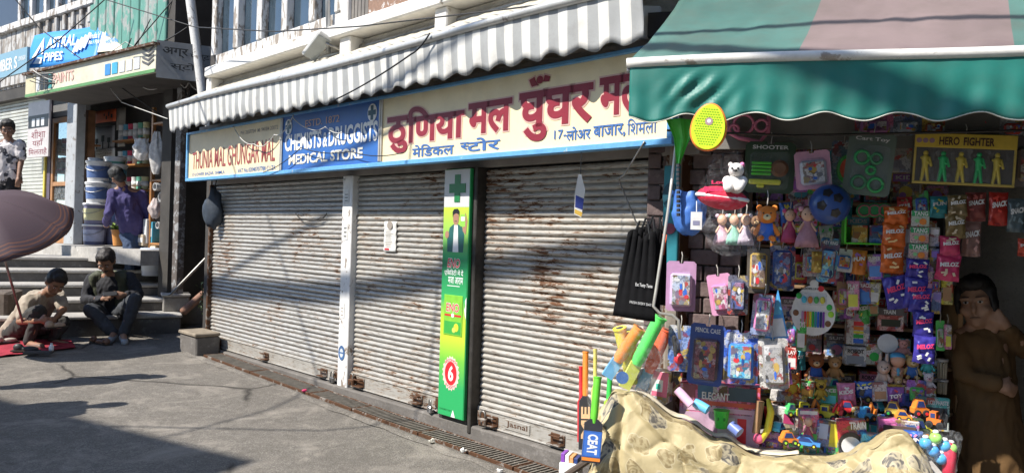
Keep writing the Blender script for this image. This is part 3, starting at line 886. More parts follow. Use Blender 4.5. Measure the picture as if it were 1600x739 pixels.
# hanging dark bag at the shutter corner
p = W(334, 326, 8.6)
b = MB(); b.ball((0, 0, 0), (.12, .07, .24), 20)
b.v = [tuple(Vector((v[0] * (1 - .55 * max(0, v[2]) / .24), v[1] * (1 - .4 * max(0, v[2]) / .24), v[2])) * (1 + .22 * noise.noise(Vector(v) * 11) + .06 * math.sin(v[0] * 90))) for v in b.v]
tb = thing('cloth_bag', 'dark navy lumpy bag hanging at the left end of the signboard', 'bag', Matrix.Translation(p))
b.build('body', M((.03, .042, .06), .6, 0, .3, 12, .5, 30, key='navy_cloth'), tb, True)
b = MB(); b.tube([(0, 0, .2), (.01, .03, .33), (-.02, .08, .4)], .006, 5); b.build('cord', BLACK, tb)

# ---------------------------------------------------------------- building
ps = thing('paint_shop_building', 'weathered building with open paint shop below grey boards and green sheet cladding', 'building', at(LE))
OLDW = worn('old_grey_boards', (.52, .51, .49), (.26, .23, .20), .55, 6, (1.4, 1.4, .5), rough=.85)
GSH = worn('green_sheet', (.13, .34, .27), (.33, .36, .33), .52, 5, (1, 1, .5), rough=.6)
CORN = Frame((LE.P(2.75, 0, 0).x, LE.P(2.75, 0, 0).y), -36.6)
def lx(px, py, y=0): return LE.hit(px, py, y)
FZ = 1.17
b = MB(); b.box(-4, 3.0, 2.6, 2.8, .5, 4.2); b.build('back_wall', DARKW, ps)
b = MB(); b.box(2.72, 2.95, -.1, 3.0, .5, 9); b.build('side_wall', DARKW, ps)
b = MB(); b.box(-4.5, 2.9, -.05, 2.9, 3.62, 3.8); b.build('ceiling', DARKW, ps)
b = MB(); b.box(-5, 2.72, -.35, 3, FZ - .2, FZ); b.build('shop_floor', NOSE, ps)
b = MB(); b.box(-6.5, 2.9, -.05, .15, 3.81, 9); b.build('upper_wall', OLDW, ps)
# boards of the upper wall and green sheets
x0 = lx(0, 40)[0]; xg = lx(155, 40)[0]; xe = lx(275, 30)[0]
k = 0
x = x0 - 1.2
while x < xg:
    b = MB(); w = .17 + .05 * random.random(); b.rbox(x, x + w - .02, -.085 - .012 * random.random(), -.051, 3.85, 4.78, .006); b.build('board', OLDW, ps); x += w
n_ = 9
for i in range(n_):
    a = xg + (xe - xg) * i / n_; c = xg + (xe - xg) * (i + 1) / n_
    b = MB(); b.rbox(a, c - .02, -.12 - .02 * random.random(), -.07, 3.86 + .03 * random.random(), 7.4, .012); b.build('green_sheet', GSH, ps)
# upper windows of the paint shop
zw = 4.9
b = MB(); b.rbox(x0 - 1.5, xg + .1, -.16, -.05, 4.78, 4.9, .01); fr_ = b.build('window', PEEL, ps)
pw = [lx(q, 8, -.1)[0] for q in (-12, 35, 53, 75, 93, 113, 131, 150)]
for q, c in enumerate(pw[1:]):
    b = MB(); b.rbox(c - .05, c + .05, -.15, -.05, 4.901, 7, .008); b.build('mullion', PEEL, fr_)
b = MB(); b.box(pw[1] - 1.6, pw[1] - .06, -.07, -.052, 4.62, 7); b.build('bay_shade_panel', M((.03, .035, .045), .3, key='bay_shade'), ps)  # flat dark panel stands for the shade inside the bay
for a, c in zip(pw[1:-1], pw[2:]):
    b = MB(); b.box(a + .05, c - .05, -.09, -.08, 4.901, 7); b.build('pane', GLASS, fr_)
for q in range(7):
    a = lx(62 + q * 13, 40, -.1)[0]
    b = MB(); b.rbox(a, a + .09, -.14, -.09, 4.52, 4.76, .01); b.build('bracket', OLDW, ps)
# canopy box with the long printed board
y_ = -.85
(ax, az), (cx, cz) = lx(40, 157, y_), lx(243, 108, y_)
(ax2, az2), (cx2, cz2) = lx(40, 126, y_), lx(238, 64, y_)
BRD = M((.66, .62, .48), .55, 0, .08, 4, key='printed_board', dirt=.25)
cb = thing('canopy_board', 'long cream printed fascia board along the paint shop canopy', 'signboard', at(LE))
zt_, zb_ = 4.02, 3.64
zb2 = (az + cz) / 2; zt2 = (az2 + cz2) / 2
b = MB(); b.box(ax, cx, y_, y_ + .03, zb2, zt2); b.build('panel', BRD, cb)
b = MB(); b.box(ax - .03, cx + .03, y_ - .05, y_ + .9, zt2 + .001, zt2 + .03); b.build('roof_sheet', RUSTM, cb)
b = MB(); b.box(ax, cx - .03, y_ + .031, y_ + .85, zb2 + .02, zb2 + .05); b.build('soffit', DARKW, cb)
b = MB(); b.box(ax, cx, y_ - .012, y_ - .001, zb2, zb2 + .04); b.build('lower_stripe', M((.10, .26, .08), .5, key='board_green'), cb)
hz = zt2 - zb2; wx = cx - ax
def bx(u0, u1, v0, v1, mt, yy=-.006): return flat(cb, rect(ax + wx * u0, ax + wx * u1, zb2 + hz * v0, zb2 + hz * v1), y_ + yy, mt)
bx(.0, .09, .1, .95, M((.55, .50, .33), .6, key='board_tan'))
for i in range(4):
    bx(.10 + .036 * i, .13 + .036 * i, .2, .88, (GRY, BLACK, BLACK, M((.05, .3, .3), .5, key='board_teal'))[i])
letters(cb, 'PAINTS', (ax + wx * .25, ax + wx * .42, zb2 + hz * .35, zb2 + hz * .8), y_ - .007, ROSE, .02)
for i in range(5):
    bx(.66 + .05 * i, .70 + .05 * i, .25, .7, (M((.04, .22, .5), .5, key='board_blue'), M((.05, .35, .55), .5, key='board_cyan'), GRY, GRY, GRY)[i])
for i in range(4):
    zq = zb2 + hz * (.30 + .16 * i)
    flat(cb, [(cx - wx * .085, zq + .05), (cx - wx * .045, zq), (cx - wx * .01, zq + .05), (cx - wx * .01, zq + .075), (cx - wx * .045, zq + .028), (cx - wx * .085, zq + .075)], y_ - .007, M((.1, .1, .1), .6, key='chevron'))
# end board facing along the lane
eb = thing('end_board', 'grey hand-lettered board closing the right end of the canopy', 'signboard', at(LE, cx + .015, y_, 0, 62))
he = zt2 - zb2 + .06
b = MB(); b.box(0, .62, -.0, .03, zb2 - .06, zb2 + he); b.build('panel', M((.17, .18, .19), .6, 0, .15, 6, key='slate_paint', dirt=.3), eb)
letters(eb, 'अग्र', (.06, .34, zb2 + he * .52, zb2 + he * .82), -.003, BLACK, .02)
letters(eb, 'पेन्ट', (.36, .58, zb2 + he * .5, zb2 + he * .75), -.003, BLACK, .01)
letters(eb, 'स्टोर', (.15, .5, zb2 + he * .1, zb2 + he * .38), -.003, BLACK, .01)
# blue banner leaning over the canopy
SB = M((.04, .28, .72), .45, 0, .06, 4, key='banner_blue')
def banner(lb, cn, Y, mt):
    P_ = [W(*c, Y_) for c, Y_ in zip(cn, Y)]
    return P_
cn = [(38, 108), (150, 99), (166, 38), (55, 57)]
Y4 = [11.95, 11.15, 11.35, 12.15]
P4 = [W(q[0], q[1], yy) for q, yy in zip(cn, Y4)]
ex = (P4[1] - P4[0]); ez = (P4[3] - P4[0])
def bl(u, v, d=0.0):
    p = P4[0].lerp(P4[1], u).lerp(P4[3].lerp(P4[2], u), v)
    nrm = ex.cross(ez).normalized()
    return p + nrm * d
bn = thing('banner', 'bright blue pipe advertising banner leaning above the fascia board', 'banner', Matrix.Translation(P4[0]))
def bq(poly, d, mt, nm='print'):
    b = MB(); b.add([bl(u, v, d) - P4[0] for u, v in poly], [tuple(range(len(poly)))]); return b.build(nm, mt, bn)
b = MB(); b.grid(lambda u, v: bl(u, v, .02 * math.sin(u * 7) * v) - P4[0], 16, 6); solid(b.build('sheet', SB, bn, True), .012, -1)
b = MB(); b.grid(lambda u, v: bl(1.002 + u * (.33 if v > .3 else .33), .25 + .75 * v, .02 * math.sin(7)) - P4[0], 4, 4); solid(b.build('cream_end', M((.72, .66, .52), .5, 0, .06, key='banner_cream'), bn), .012, -1)
def btext(t, u0, u1, v0, v1, mt, bold=.02, sh=.0):
    vs, fs = tmesh(t, bold)
    a0, a1 = min(v.x for v in vs), max(v.x for v in vs); b0, b1 = min(v.y for v in vs), max(v.y for v in vs)
    b = MB(); b.add([bl(u0 + (u1 - u0) * (v.x - a0) / (a1 - a0) + sh * (v.y - b0) / (b1 - b0), v0 + (v1 - v0) * (v.y - b0) / (b1 - b0), .035) - P4[0] for v in vs], fs); b.build('lettering', mt, bn)
btext('ASTRAL', .27, .68, .50, .82, WHITE, .02, -.02)
btext('PIPES', .29, .55, .13, .38, WHITE, .02, -.02)
bq([(.07, .08), (.19, .86), (.25, .35), (.22, .35), (.185, .62), (.12, .08)], .036, WHITE)
bq([(.14, .08), (.18, .26), (.25, .26), (.265, .08)], .036, WHITE)
for i in range(4):
    u = .66 + .045 * i
    bq([(u, .28 + .04 * i), (u + .03, .26 + .04 * i), (u + .07, .62 + .05 * i), (u + .03, .66 + .05 * i)], .036, M((.62, .66, .7), .5, key='banner_pipe'))
btext("India's", .86, .98, .62, .78, WHITE, .01)
btext('No.1 Pipe', .86, 1.0, .44, .58, WHITE, .01)
btext('MOHIT TRADERS', 1.06, 1.27, .62, .74, SB, .01)
btext('HARDWARE', 1.08, 1.25, .44, .56, SB, .01)
# pale blue board at the far left
p0, p1 = lx(-30, 138, -.6), lx(44, 104, -.6)
fb = thing('far_signboard', 'pale blue signboard cut by the left edge of the picture', 'signboard', at(LE))
b = MB(); b.box(p0[0], p1[0], -.62, -.58, 3.78, 4.16); b.build('panel', M((.20, .36, .46), .5, 0, .1, 5, key='pale_blue', dirt=.3), fb)
letters(fb, 'PLUMBER S', (p1[0] - 1.5, p1[0] - .35, 3.87, 4.06), -.624, WHITE, .02)
letters(fb, 'LOWER BAZAR', (p1[0] - .3, p1[0] - .04, 3.97, 4.04), -.624, WHITE, .01)
# shop pillar, far shutter, door
def px2(px, y=0.0, py=280): return LE.hit(px, py, y)[0]
b = MB(); b.rbox(px2(106), px2(121), -.04, .1, FZ, 3.62, .008); b.build('pillar', worn('pillar_paint', (.42, .44, .46), (.2, .18, .16), .25, 8), ps)
b = MB(); b.rbox(px2(264, 0), px2(273, 0), -.06, .05, .6, 3.62, .006); b.build('pillar', worn('pillar_paint2', (.40, .42, .44), (.18, .16, .14), .3, 8), ps)
b = MB(); b.rbox(px2(278, -.05), px2(286, -.05), -.1, .0, .4, 3.6, .006); b.build('pillar', worn('pillar_paint3', (.34, .34, .34), (.12, .1, .09), .7, 10), ps)
sh = thing('rolling_shutter', 'pale half-lit shutter behind the standing man at the far left', 'shutter', at(LE, px2(-40, .1), .1, FZ))
w = px2(72, .1) - px2(-40, .1)
mb = MB()
for x in (0, w):
    for y, z in ((0, 0), (-.02, .012), (-.02, .045), (0, .06)):
        mb.v.append((x, y, z))
for j in range(3):
    mb.f.append((j, j + 4, j + 5, j + 1)); mb.m.append(0)
SHF = M((.52, .52, .47), .5, .2, .15, 3, key='far_shutter', dirt=.3)
s0 = mb.build('slat', SHF, sh); s0.location = (0, 0, .1)
for i in range(1, 40):
    o = s0.copy(); col.objects.link(o); o.location = (0, 0, .1 + i * .061)
b = MB(); b.rbox(0, w, -.03, .01, 0, .1, .005); b.build('bottom_rail', SHF, sh)
b = MB(); b.rbox(w, w + .06, -.05, .05, 0, 2.4, .005); b.build('guide', M((.6, .48, .06), .5, 0, .2, key='yellow_guide', dirt=.4), sh)
hs = thing('glass_shop_sign', 'narrow hand-painted white board with red Hindi lettering beside the shop door', 'sign', at(LE, px2(43, -.1), -.1, 0))
w = px2(76, -.1) - px2(43, -.1)
z0_, z1_ = lx(60, 246, -.1)[1], lx(60, 160, -.1)[1]
h = z1_ - z0_
b = MB(); b.rbox(0, w, -.02, .01, z0_, z1_, .004); b.build('panel', M((.52, .48, .47), .5, 0, .08, key='board_white', dirt=.15), hs)
flat(hs, rect(.02, w - .02, z0_ + h * .53, z0_ + h * .76), -.0215, BLACK)
for i in range(3):
    flat(hs, rect(w * (.2 + .22 * i), w * (.34 + .22 * i), z0_ + h * .56, z0_ + h * .70), -.022, GRY)
DRD = M((.20, .02, .03), .5, key='hand_red')
for t_, a, c, v0, v1 in (('शीशा', .2, .85, .34, .50), ('यहाँ', .25, .75, .19, .33), ('िमलताहै', .08, .94, .03, .17)):
    letters(hs, t_, (w * a, w * c, z0_ + h * v0, z0_ + h * v1), -.022, DRD, .0)
WOOD = M((.36, .17, .06), .45, 0, .25, 7, .15, 40, key='varnished_wood')
dr = thing('shop_door', 'varnished wooden glass door showing red and pink tins, left of the pillar', 'door', at(LE, px2(82, .12), .12, FZ))
w = px2(110, .12) - px2(82, .12); h = 2.05
for x0_, x1_, a, c in ((0, .07, 0, h), (w - .07, w, 0, h), (.071, w - .071, h - .08, h), (.071, w - .071, 0, .12), (.071, w - .071, .93, 1.0)):
    b = MB(); b.rbox(x0_, x1_, -.03, .03, a, c, .006); b.build('rail', WOOD, dr)
for a, c in ((.121, .929), (1.001, h - .081)):
    b = MB(); b.box(.071, w - .071, .0, .006, a, c); b.build('pane', clear('door_glass', (.8, .85, .85), .12), dr)
b = MB(); b.tube([(w - .035, -.03, 1.0), (w - .035, -.07, 1.0), (w - .035, -.07, 1.12), (w - .035, -.03, 1.12)], .008, 6); b.build('handle', STEEL, dr)
# transom above door
b = MB(); b.box(px2(78, .12), px2(112, .12), .1, .16, FZ + 2.07, 3.62); b.build('door_header', M((.16, .16, .16), .7, 0, .2, 5, key='header_grey', dirt=.3), ps)
b = MB(); b.box(px2(76, .12), px2(81.5, .12), .08, .2, FZ, 3.62); b.build('door_jamb', M((.10, .08, .11), .7, 0, .2, 5, key='jamb_dark'), ps)

# goods: cans and buckets
def bucket(lb, P, r, h, body, lab, lid, group=None, text=None, handle=True, tilt=0, yaw=0):
    t = thing('paint_bucket', lb, 'bucket', Matrix.Translation(P) @ Matrix.Rotation(R(yaw), 4, 'Z') @ Matrix.Rotation(R(tilt), 4, 'X'), group)
    b = MB(); b.lathe([(r * .86, 0), (r * .88, .005), (r * .97, h * .86), (r * 1.03, h * .865), (r * 1.03, h * .9), (r * .98, h * .905)], 24); b.build('body', body, t, 2)
    b = MB(); b.lathe([(r * 1.05, h * .906), (r * 1.07, h * .92), (r * 1.07, h * .97), (r * 1.0, h), (r * .4, h * .99)], 24); b.build('lid', lid, t, 2)
    b = MB()
    n = 16
    for i in range(n + 1):
        a = -math.pi * 1.0 * i / n
        for z in (.18, .74):
            rr = r * (.88 + .09 * z) + .004
            b.v.append((rr * math.cos(a), rr * math.sin(a), h * z))
    for i in range(n):
        b.f.append((2*i, 2*i+2, 2*i+3, 2*i+1)); b.m.append(0)
    b.build('label_band', lab, t, True)
    if text:
        vs, fs = tmesh(text, .03)
        a0, a1 = min(v.x for v in vs), max(v.x for v in vs); b1 = max(v.y for v in vs)
        b = MB(); b.add([(lambda a, z: ((r * .97 + .012) * math.cos(a), (r * .97 + .012) * math.sin(a), z))(-math.pi / 2 - .75 + 1.5 * (v.x - a0) / (a1 - a0), h * (.46 + .16 * v.y / b1)) for v in vs], fs); b.build('lettering', LBLUE, t)
    if handle:
        b = MB(); b.tube([((r * 1.04) * math.cos(a), -.02 - r * .9 * math.sin(a), h * (.8 - .30 * math.sin(a))) for a in [math.pi * i / 10 for i in range(11)]], .004, 5); b.build('handle', STEEL, t)
    return t
CW = M((.70, .71, .72), .35, 0, .04, key='bucket_white'); CB = M((.09, .15, .33), .4, 0, .1, key='bucket_blue'); CY = M((.60, .57, .32), .4, 0, .1, key='label_yellow'); CP = M((.42, .44, .58), .4, 0, .2, key='label_lilac')
CG = M((.14, .42, .32), .4, 0, .15, key='label_green'); CPK = M((.55, .05, .12), .4, 0, .2, key='tin_red'); CT = M((.08, .30, .45), .4, 0, .2, key='label_teal'); CN = M((.16, .16, .26), .4, 0, .2, key='bucket_navy')
GRP = 'paint buckets stacked in the paint shop'
def pile(px, rows, y0, Y, r, h, names):
    P = W(px, y0, Y)
    z = P.z
    for (body, lab, lid), nm in zip(rows, names):
        bucket(nm, Vector((P.x + random.uniform(-.015, .015), P.y, z)), r, h, body, lab, lid, GRP, yaw=random.uniform(-15, 15)); z += h + .004
Yb = 11.65
P = W(149, 386, Yb); 
pile(149, [(CN, CP, CW), (CN, CY, CW), (CW, CB, CW), (CW, CB, CW)], 383, Yb, .165, .315, ['lowest bucket of the near stack, purple label', 'second bucket up in the near stack, yellow label', 'third bucket up in the near stack, blue label', 'top bucket of the near stack, blue and white'])
pile(178, [(CN, CN, CW), (CN, CB, CN), (CW, CP, CW), (CW, CT, CW)], 383, Yb + .25, .16, .31, ['lowest dark bucket beside the near stack', 'second dark bucket behind the purple-shirted man', 'third pale bucket behind the purple-shirted man', 'fourth bucket with teal label behind the man'])
bucket('green and white pail on top of the rear stack above the man', W(180, 275, Yb + .25), .155, .29, CW, CG, CW, GRP)
bucket('small white can standing on top of the near stack', W(149, 268, Yb), .10, .2, CW, CT, CW, GRP, handle=False)
bucket('large white bucket with blue lettering on the stair behind the seated man', W(234, 431, 10.55) + Vector((0, .1, 0)), .165, .38, M((.50, .56, .68), .4, 0, .05, key='bucket_pale_blue'), M((.58, .64, .74), .4, 0, .05, key='label_pale_blue'), M((.45, .5, .6), .4, key='lid_pale'), None, 'MARINE')
# shelves with tins behind the door and beside it
def shelf_row(x0, x1, y, z, n, cols, lab, nm, h=.16):
    for i in range(n):
        x = x0 + (x1 - x0) * (i + .5) / n
        r = min(.055, (x1 - x0) / n * .45)
        t = thing('paint_tin', lab % (('first', 'second', 'third', 'fourth', 'fifth', 'sixth')[i]), 'tin', at(LE, x, y, z), 'small tins on the paint shop shelves')
        b = MB(); b.lathe([(r, 0), (r, h * .9), (r * 1.05, h * .91), (r * 1.05, h), (r * .9, h)], 14); b.build('body', cols[i % len(cols)], t, 2)
        b = MB(); b.lathe([(r + .002, h * .25), (r + .002, h * .65)], 14); b.build('label_band', CW, t, True)
xd0, xd1 = px2(86, .35), px2(110, .35)
for k, (zz, cols, nm) in enumerate(((FZ + 1.52, [CW, CPK, CPK], 'top'), (FZ + 1.2, [CPK, CPK, CW], 'upper'), (FZ + .75, [CW, CT, CG], 'middle'), (FZ + .35, [CG, CN, CW], 'lower'))):
    b = MB(); b.box(xd0 - .06, xd1 + .06, .25, .55, zz - .025, zz); tag(b.build('shelf', WOOD), '%s wooden shelf of tins behind the glass door' % nm, 'shelf', 'shelves behind the glass door').matrix_world = at(LE)
    shelf_row(xd0, xd1, .38, zz, 3, cols, '%s tin from the left on the ' + nm + ' shelf behind the glass door', 'tin', .24)
xd0, xd1 = px2(122, .3), px2(136, .3)
b = MB(); b.rbox(px2(129, .2), px2(137, .2), .18, .3, FZ, 3.3, .01); b.build('wooden_post', M((.20, .10, .05), .6, 0, .25, 8, .2, key='dark_wood'), ps)
for k, (zz, cols, nm) in enumerate(((FZ + 1.62, [M((.05, .16, .5), .4, key='tin_blue'), CB], 'top'), (FZ + 1.15, [CG, CW], 'middle'), (FZ + .7, [CW, CG], 'low'))):
    b = MB(); b.box(xd0 - .03, xd1, .22, .5, zz - .025, zz); tag(b.build('shelf', WOOD), '%s wooden shelf of tins right of the shop pillar' % nm, 'shelf', 'shelves right of the shop pillar').matrix_world = at(LE)
    shelf_row(xd0, xd1 - .04, .36, zz, 2, cols, '%s tin on the ' + nm + ' shelf right of the pillar', 'tin', .32)
# posters on a partition
part = MB(); part.box(px2(138, .9), px2(262, .9), .9, .96, FZ, 3.6); part.build('partition', M((.07, .06, .055), .7, 0, .3, 3, key='partition'), ps)
def poster(lb, x0, y0, x1, y1, d, mt, text=None, tm=None, extra=None, nm='poster'):
    (a, z0), (c, z1) = LE.hit(x0, y1, d), LE.hit(x1, y0, d)
    t = thing(nm, lb, 'poster', at(LE, a, d, z0), 'posters hung in the paint shop')
    w, h = c - a, z1 - z0
    b = MB(); b.grid(lambda u, v: (w * u, -.01 * math.sin(u * 4), h * v), 6, 3); solid(b.build('sheet', mt, t, True), .003)
    for (tx, u0, u1, v0, v1, m_) in (text or []):
        letters(t, tx, (w * u0, w * u1, h * v0, h * v1), -.016, m_, .02)
    for (u0, u1, v0, v1, m_) in (extra or []):
        flat(t, rect(w * u0, w * u1, h * v0, h * v1), -.015, m_)
ORG = M((.62, .12, .04), .5, 0, .15, 5, key='poster_orange')
poster('orange poster with black spots near the shop ceiling', 146, 170, 181, 194, .7, ORG, None, None, [(.5, .56, .5, .7, BLACK), (.6, .66, .2, .5, BLACK), (.7, .76, .45, .8, BLACK), (.82, .9, .3, .6, BLACK)])
poster('grey poster showing three dark brushes', 147, 196, 179, 236, .7, M((.42, .43, .46), .5, 0, .08, key='poster_grey'), None, None, [(.1, .25, .3, .5, BLACK), (.14, .2, .05, .3, BLACK), (.4, .56, .35, .62, BLACK), (.45, .51, .05, .35, BLACK), (.7, .85, .3, .5, BLACK), (.74, .8, .05, .3, BLACK)])
poster('white text notice below the brush poster', 149, 231, 179, 249, .66, PAPER, [('WALL COLOUR', .08, .92, .66, .86, GREYL), ('PAINT SHOP', .1, .9, .38, .58, GREYL), ('OPEN', .3, .7, .1, .3, GREYL)])
poster('pale hanging sheet right of the orange poster', 182, 168, 196, 204, .75, M((.38, .36, .32), .6, key='sheet_grey'))
poster('small pale card on the partition', 184, 216, 195, 230, .75, M((.42, .40, .36), .6, key='card_pale'))
poster('grey sheet behind the bucket stack', 144, 252, 172, 300, .8, M((.30, .29, .28), .6, key='sheet_dim'))
# right-hand wooden rack with pipes and fittings
rk = thing('wooden_rack', 'tall orange-brown wooden rack of pipe fittings at the shop edge', 'shelf', at(LE, px2(234, .1), .1, FZ))
w = px2(263, .1) - px2(234, .1)
for x in (0, w * .62, w - .04):
    b = MB(); b.rbox(x, x + .045, 0, .05, 0, 2.0, .004); b.build('upright', WOOD, rk)
for z in (.06, .5, .95, 1.35, 1.75):
    b = MB(); b.rbox(.046, w * .62 - .001, .002, .4, z, z + .03, .004); b.rbox(w * .62 + .046, w - .041, .002, .4, z, z + .03, .004); b.build('shelf', WOOD, rk)
b = MB(); b.box(.0, w, .41, .43, 0, 2.2); b.build('back', M((.16, .09, .05), .7, 0, .3, 6, key='rack_back'), rk)
PVC = M((.42, .42, .42), .4, 0, .1, key='pvc_grey')
k = 0
for px_, py_, r in ((245, 292, .055), (257, 292, .06), (254, 308, .07), (246, 318, .05), (257, 345, .06), (249, 352, .05), (258, 362, .055)):
    p = W(px_, py_, 10.62)
    b = MB()
    n = 16
    T = Matrix.Translation(p) @ Matrix.Rotation(LE.ang, 4, 'Z') @ Matrix.Rotation(R(90), 4, 'X')
    b.lathe([(r * .8, -.25), (r, -.25), (r, .03), (r * .8, .03), (r * .8, -.2)], n, T=T)
    tag(b.build('pipe_piece', PVC, None, 2), '%s grey plastic pipe piece in the wooden rack' % ('highest left', 'highest right', 'fat upper', 'middle left', 'middle right', 'lowest left', 'lowest right')[k], 'pipe', 'pipe pieces in the wooden rack'); k += 1
for px_, py_, w_, h_, c, lb in ((232, 372, .1, .34, (.6, .62, .62), 'white bottle carton'), (241, 372, .09, .3, (.07, .35, .5), 'teal bottle carton'), (225, 376, .16, .16, (.45, .38, .28), 'cardboard carton'), (240, 384, .3, .09, (.5, .4, .25), 'low open cardboard tray')):
    p = W(px_, py_ + 8, 10.9)
    t = thing('carton', '%s at the foot of the wooden rack' % lb, 'carton', Matrix.Translation(p) @ Matrix.Rotation(LE.ang, 4, 'Z'), 'cartons at the foot of the rack')
    b = MB(); b.rbox(-w_ / 2, w_ / 2, -.06, .06, 0, h_, .005); b.build('box', M(c, .6, 0, .1, key='carton' + lb[:4]), t)
    b = MB(); b.rbox(-w_ / 2 + .01, w_ / 2 - .01, -.064, -.0605, h_ * .3, h_ * .7, .001); b.build('label', CW, t)
# polythene bags
def polybag(lb, P, w, h, mt, seed, name='plastic_bag', yaw=0, top=.25):
    b = MB()
    def f(u, v):
        a = 2 * math.pi * u
        s = math.sin(math.pi * min(1, .04 + v * .92)) ** .5 if v < .5 else 1 - (1 - top) * ((v - .5) / .5) ** 1.3
        nn = noise.noise((math.cos(a) * 2 + seed, math.sin(a) * 2, v * 4)) * .35 + .12 * math.sin(a * 7 + seed) * v
        return (w / 2 * s * math.cos(a) * (1 + nn), w * .3 * s * math.sin(a) * (1 + nn), h * (v - 1) + .02 * nn)
    b.grid(f, 28, 16)
    o = b.build(name, mt, None, True, Matrix.Translation(P) @ Matrix.Rotation(R(yaw), 4, 'Z'))
    return tag(o, lb, 'bag')
POLY = M((.62, .60, .58), .25, 0, .25, 20, .6, 22, key='polythene')
polybag('crumpled white plastic bag hanging at the shop entrance, left one', W(222, 217, 10.5), .22, .3, POLY, 1, top=.75)
polybag('long white plastic bag hanging beside the wooden rack', W(246, 206, 10.45), .2, .58, POLY, 5, top=.4)
polybag('small pinkish plastic bag low in the wooden rack', W(243, 310, 10.6), .18, .28, M((.5, .42, .40), .3, 0, .25, 20, .6, 22, key='polythene_pink'), 9)
b = MB(); b.lathe([(.05, 0), (.055, .02), (.05, .06), (.08, .12), (.082, .14), (.0, .13)], 16)
pot = thing('flower_pot', 'orange flower pot with small green plant behind the seated man', 'pot', Matrix.Translation(W(184, 384, 11.0)))
MB().lathe([(.06, 0), (.062, .01), (.085, .2), (.095, .2), (.095, .23), (.08, .23), (.07, .2)], 18).build('pot', M((.55, .24, .06), .5, 0, .1, key='pot_orange'), pot, 2)
lf = leafy('potted_plant', 'tuft of yellow-green leaves in the orange pot', W(183, 366, 11.0), .08, .14, 110, M((.22, .34, .04), .5, 0, .3, 30, key='leaf_lime'), 8, .045)
# filler wall between the two buildings
fw = thing('stained_wall', 'dark stained wall in the gap between paint shop and chemist', 'wall', at(FA))
b = MB(); b.box(-6.2, -4.43, 1.35, 1.6, -.2, 9); b.build('face', worn('stained_plaster', (.13, .125, .12), (.05, .045, .04), .6, 3, rough=.9), fw)

for k, (zz, nm) in enumerate(((FZ + .9, 'lower'), (FZ + 1.3, 'middle'), (FZ + 1.7, 'upper'))):
    xa_, xb_ = px2(186, .75), px2(232, .75)
    b = MB(); b.box(xa_, xb_, .62, .88, zz - .025, zz); tag(b.build('shelf', WOOD), '%s wall shelf of tins at the back of the paint shop' % nm, 'shelf', 'wall shelves at the back of the paint shop').matrix_world = at(LE)
    shelf_row(xa_, xb_, .74, zz, 6, [CW, CT, CPK, CW, CG, CY], '%s tin from the left on the ' + nm + ' back wall shelf', 'tin', .2 + .03 * k)
# ================================================================== right: toy shop
ts = thing('toy_shop', 'small dark toy shop crammed with goods under the green awning', 'building', at(TO))
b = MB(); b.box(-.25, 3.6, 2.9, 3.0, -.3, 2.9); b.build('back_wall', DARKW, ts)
b = MB(); b.box(2.05, 2.2, -.95, 3.0, -.3, 2.9); b.build('right_wall_sky_block', DARKW, ts)  # stretch before the shop front is added, unseen, to block sky light
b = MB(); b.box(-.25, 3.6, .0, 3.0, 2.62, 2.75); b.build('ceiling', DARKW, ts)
b = MB(); b.box(.02, 2.6, -.05, .03, 2.22, 2.62); b.box(.02, 2.6, .0, .04, 2.0, 2.219); b.build('header', M((.22, .21, .19), .8, 0, .2, 4, .2, key='header_panel', dirt=.3), ts)
b = MB(); b.box(-.2, 3.6, -.2, 3.0, -.3, .02); b.build('shop_floor', CONCD, ts)
b = MB(); b.box(-.25, .28, .22, .35, 0, 2.62); b.build('left_wall', M((.12, .10, .09), .8, key='mortar'), ts)
BRK = concrete('mauve_brick', (.20, .145, .14), (.26, .2, .19), 8)
z = .02; r_ = 0
while z < 2.2:
    x = -.25 - (r_ % 2) * .08
    while x < .28:
        a, c = max(x, -.25), min(x + .16, .28)
        if c - a > .03:
            b = MB(); b.rbox(a + .004, c - .004, .19 + random.uniform(0, .006), .219, z + .004, z + .086, .004); b.build('brick', BRK, ts)
        x += .165
    z += .09; r_ += 1
b = MB(); b.rbox(-.12, -.05, .10, .18, .0, 2.5, .01); b.build('wooden_post', M((.26, .23, .19), .8, 0, .3, 9, .3, key='post_wood', dirt=.3), ts)
# upper wall behind the awning
b = MB(); b.box(-.3, 3.2, .15, .3, 2.76, 9); b.build('upper_wall', PLAST, ts)

# ---- green awning
ga = thing('green_awning', 'dull green and mauve canvas awning with scalloped green valance', 'awning', Matrix.Identity(4))
BL, BR = W(985, 99, 3.46), W(1600, 78, 3.02)
dB = (BR - BL)
def bar(u): return BL + dB * u + Vector((0, 0, .006 * math.sin(u * 5)))
C1 = W(1060, 0, 4.1)
back = C1 + (C1 - BL) * .35
GTOP = M((.060, .15, .132), .55, 0, .2, 2, .3, 9, key='awning_green_top', dirt=.4)  # canopy top is greyer than the valance
GVAL = M((.016, .175, .145), .5, 0, .10, 4, .3, 10, key='awning_green', dirt=.2)
MAUV = M((.185, .138, .138), .55, 0, .15, 2, .3, 9, key='awning_mauve', dirt=.35)
UE = 1.75
def gtop(u, v):
    a = bar(u * UE) + Vector((0, 0, .015))
    c = back + dB * (u * UE) * 1.02
    p = a.lerp(c, v)
    p.z -= .03 * math.sin(math.pi * v) * (1 + .3 * math.sin(u * 11)) + .006 * noise.noise((u * 30, v * 6, 0)) * 2
    return p
def gcol(i, j):
    u = (i + .5) / 84 * UE
    return 1 if .452 < u < .98 else 0
b = MB(); b.grid(gtop, 84, 12, mfn=gcol); solid(b.build('canopy', [GTOP, MAUV], ga, True), .003)
dn = dB.cross(Vector((0, 0, 1))).normalized()
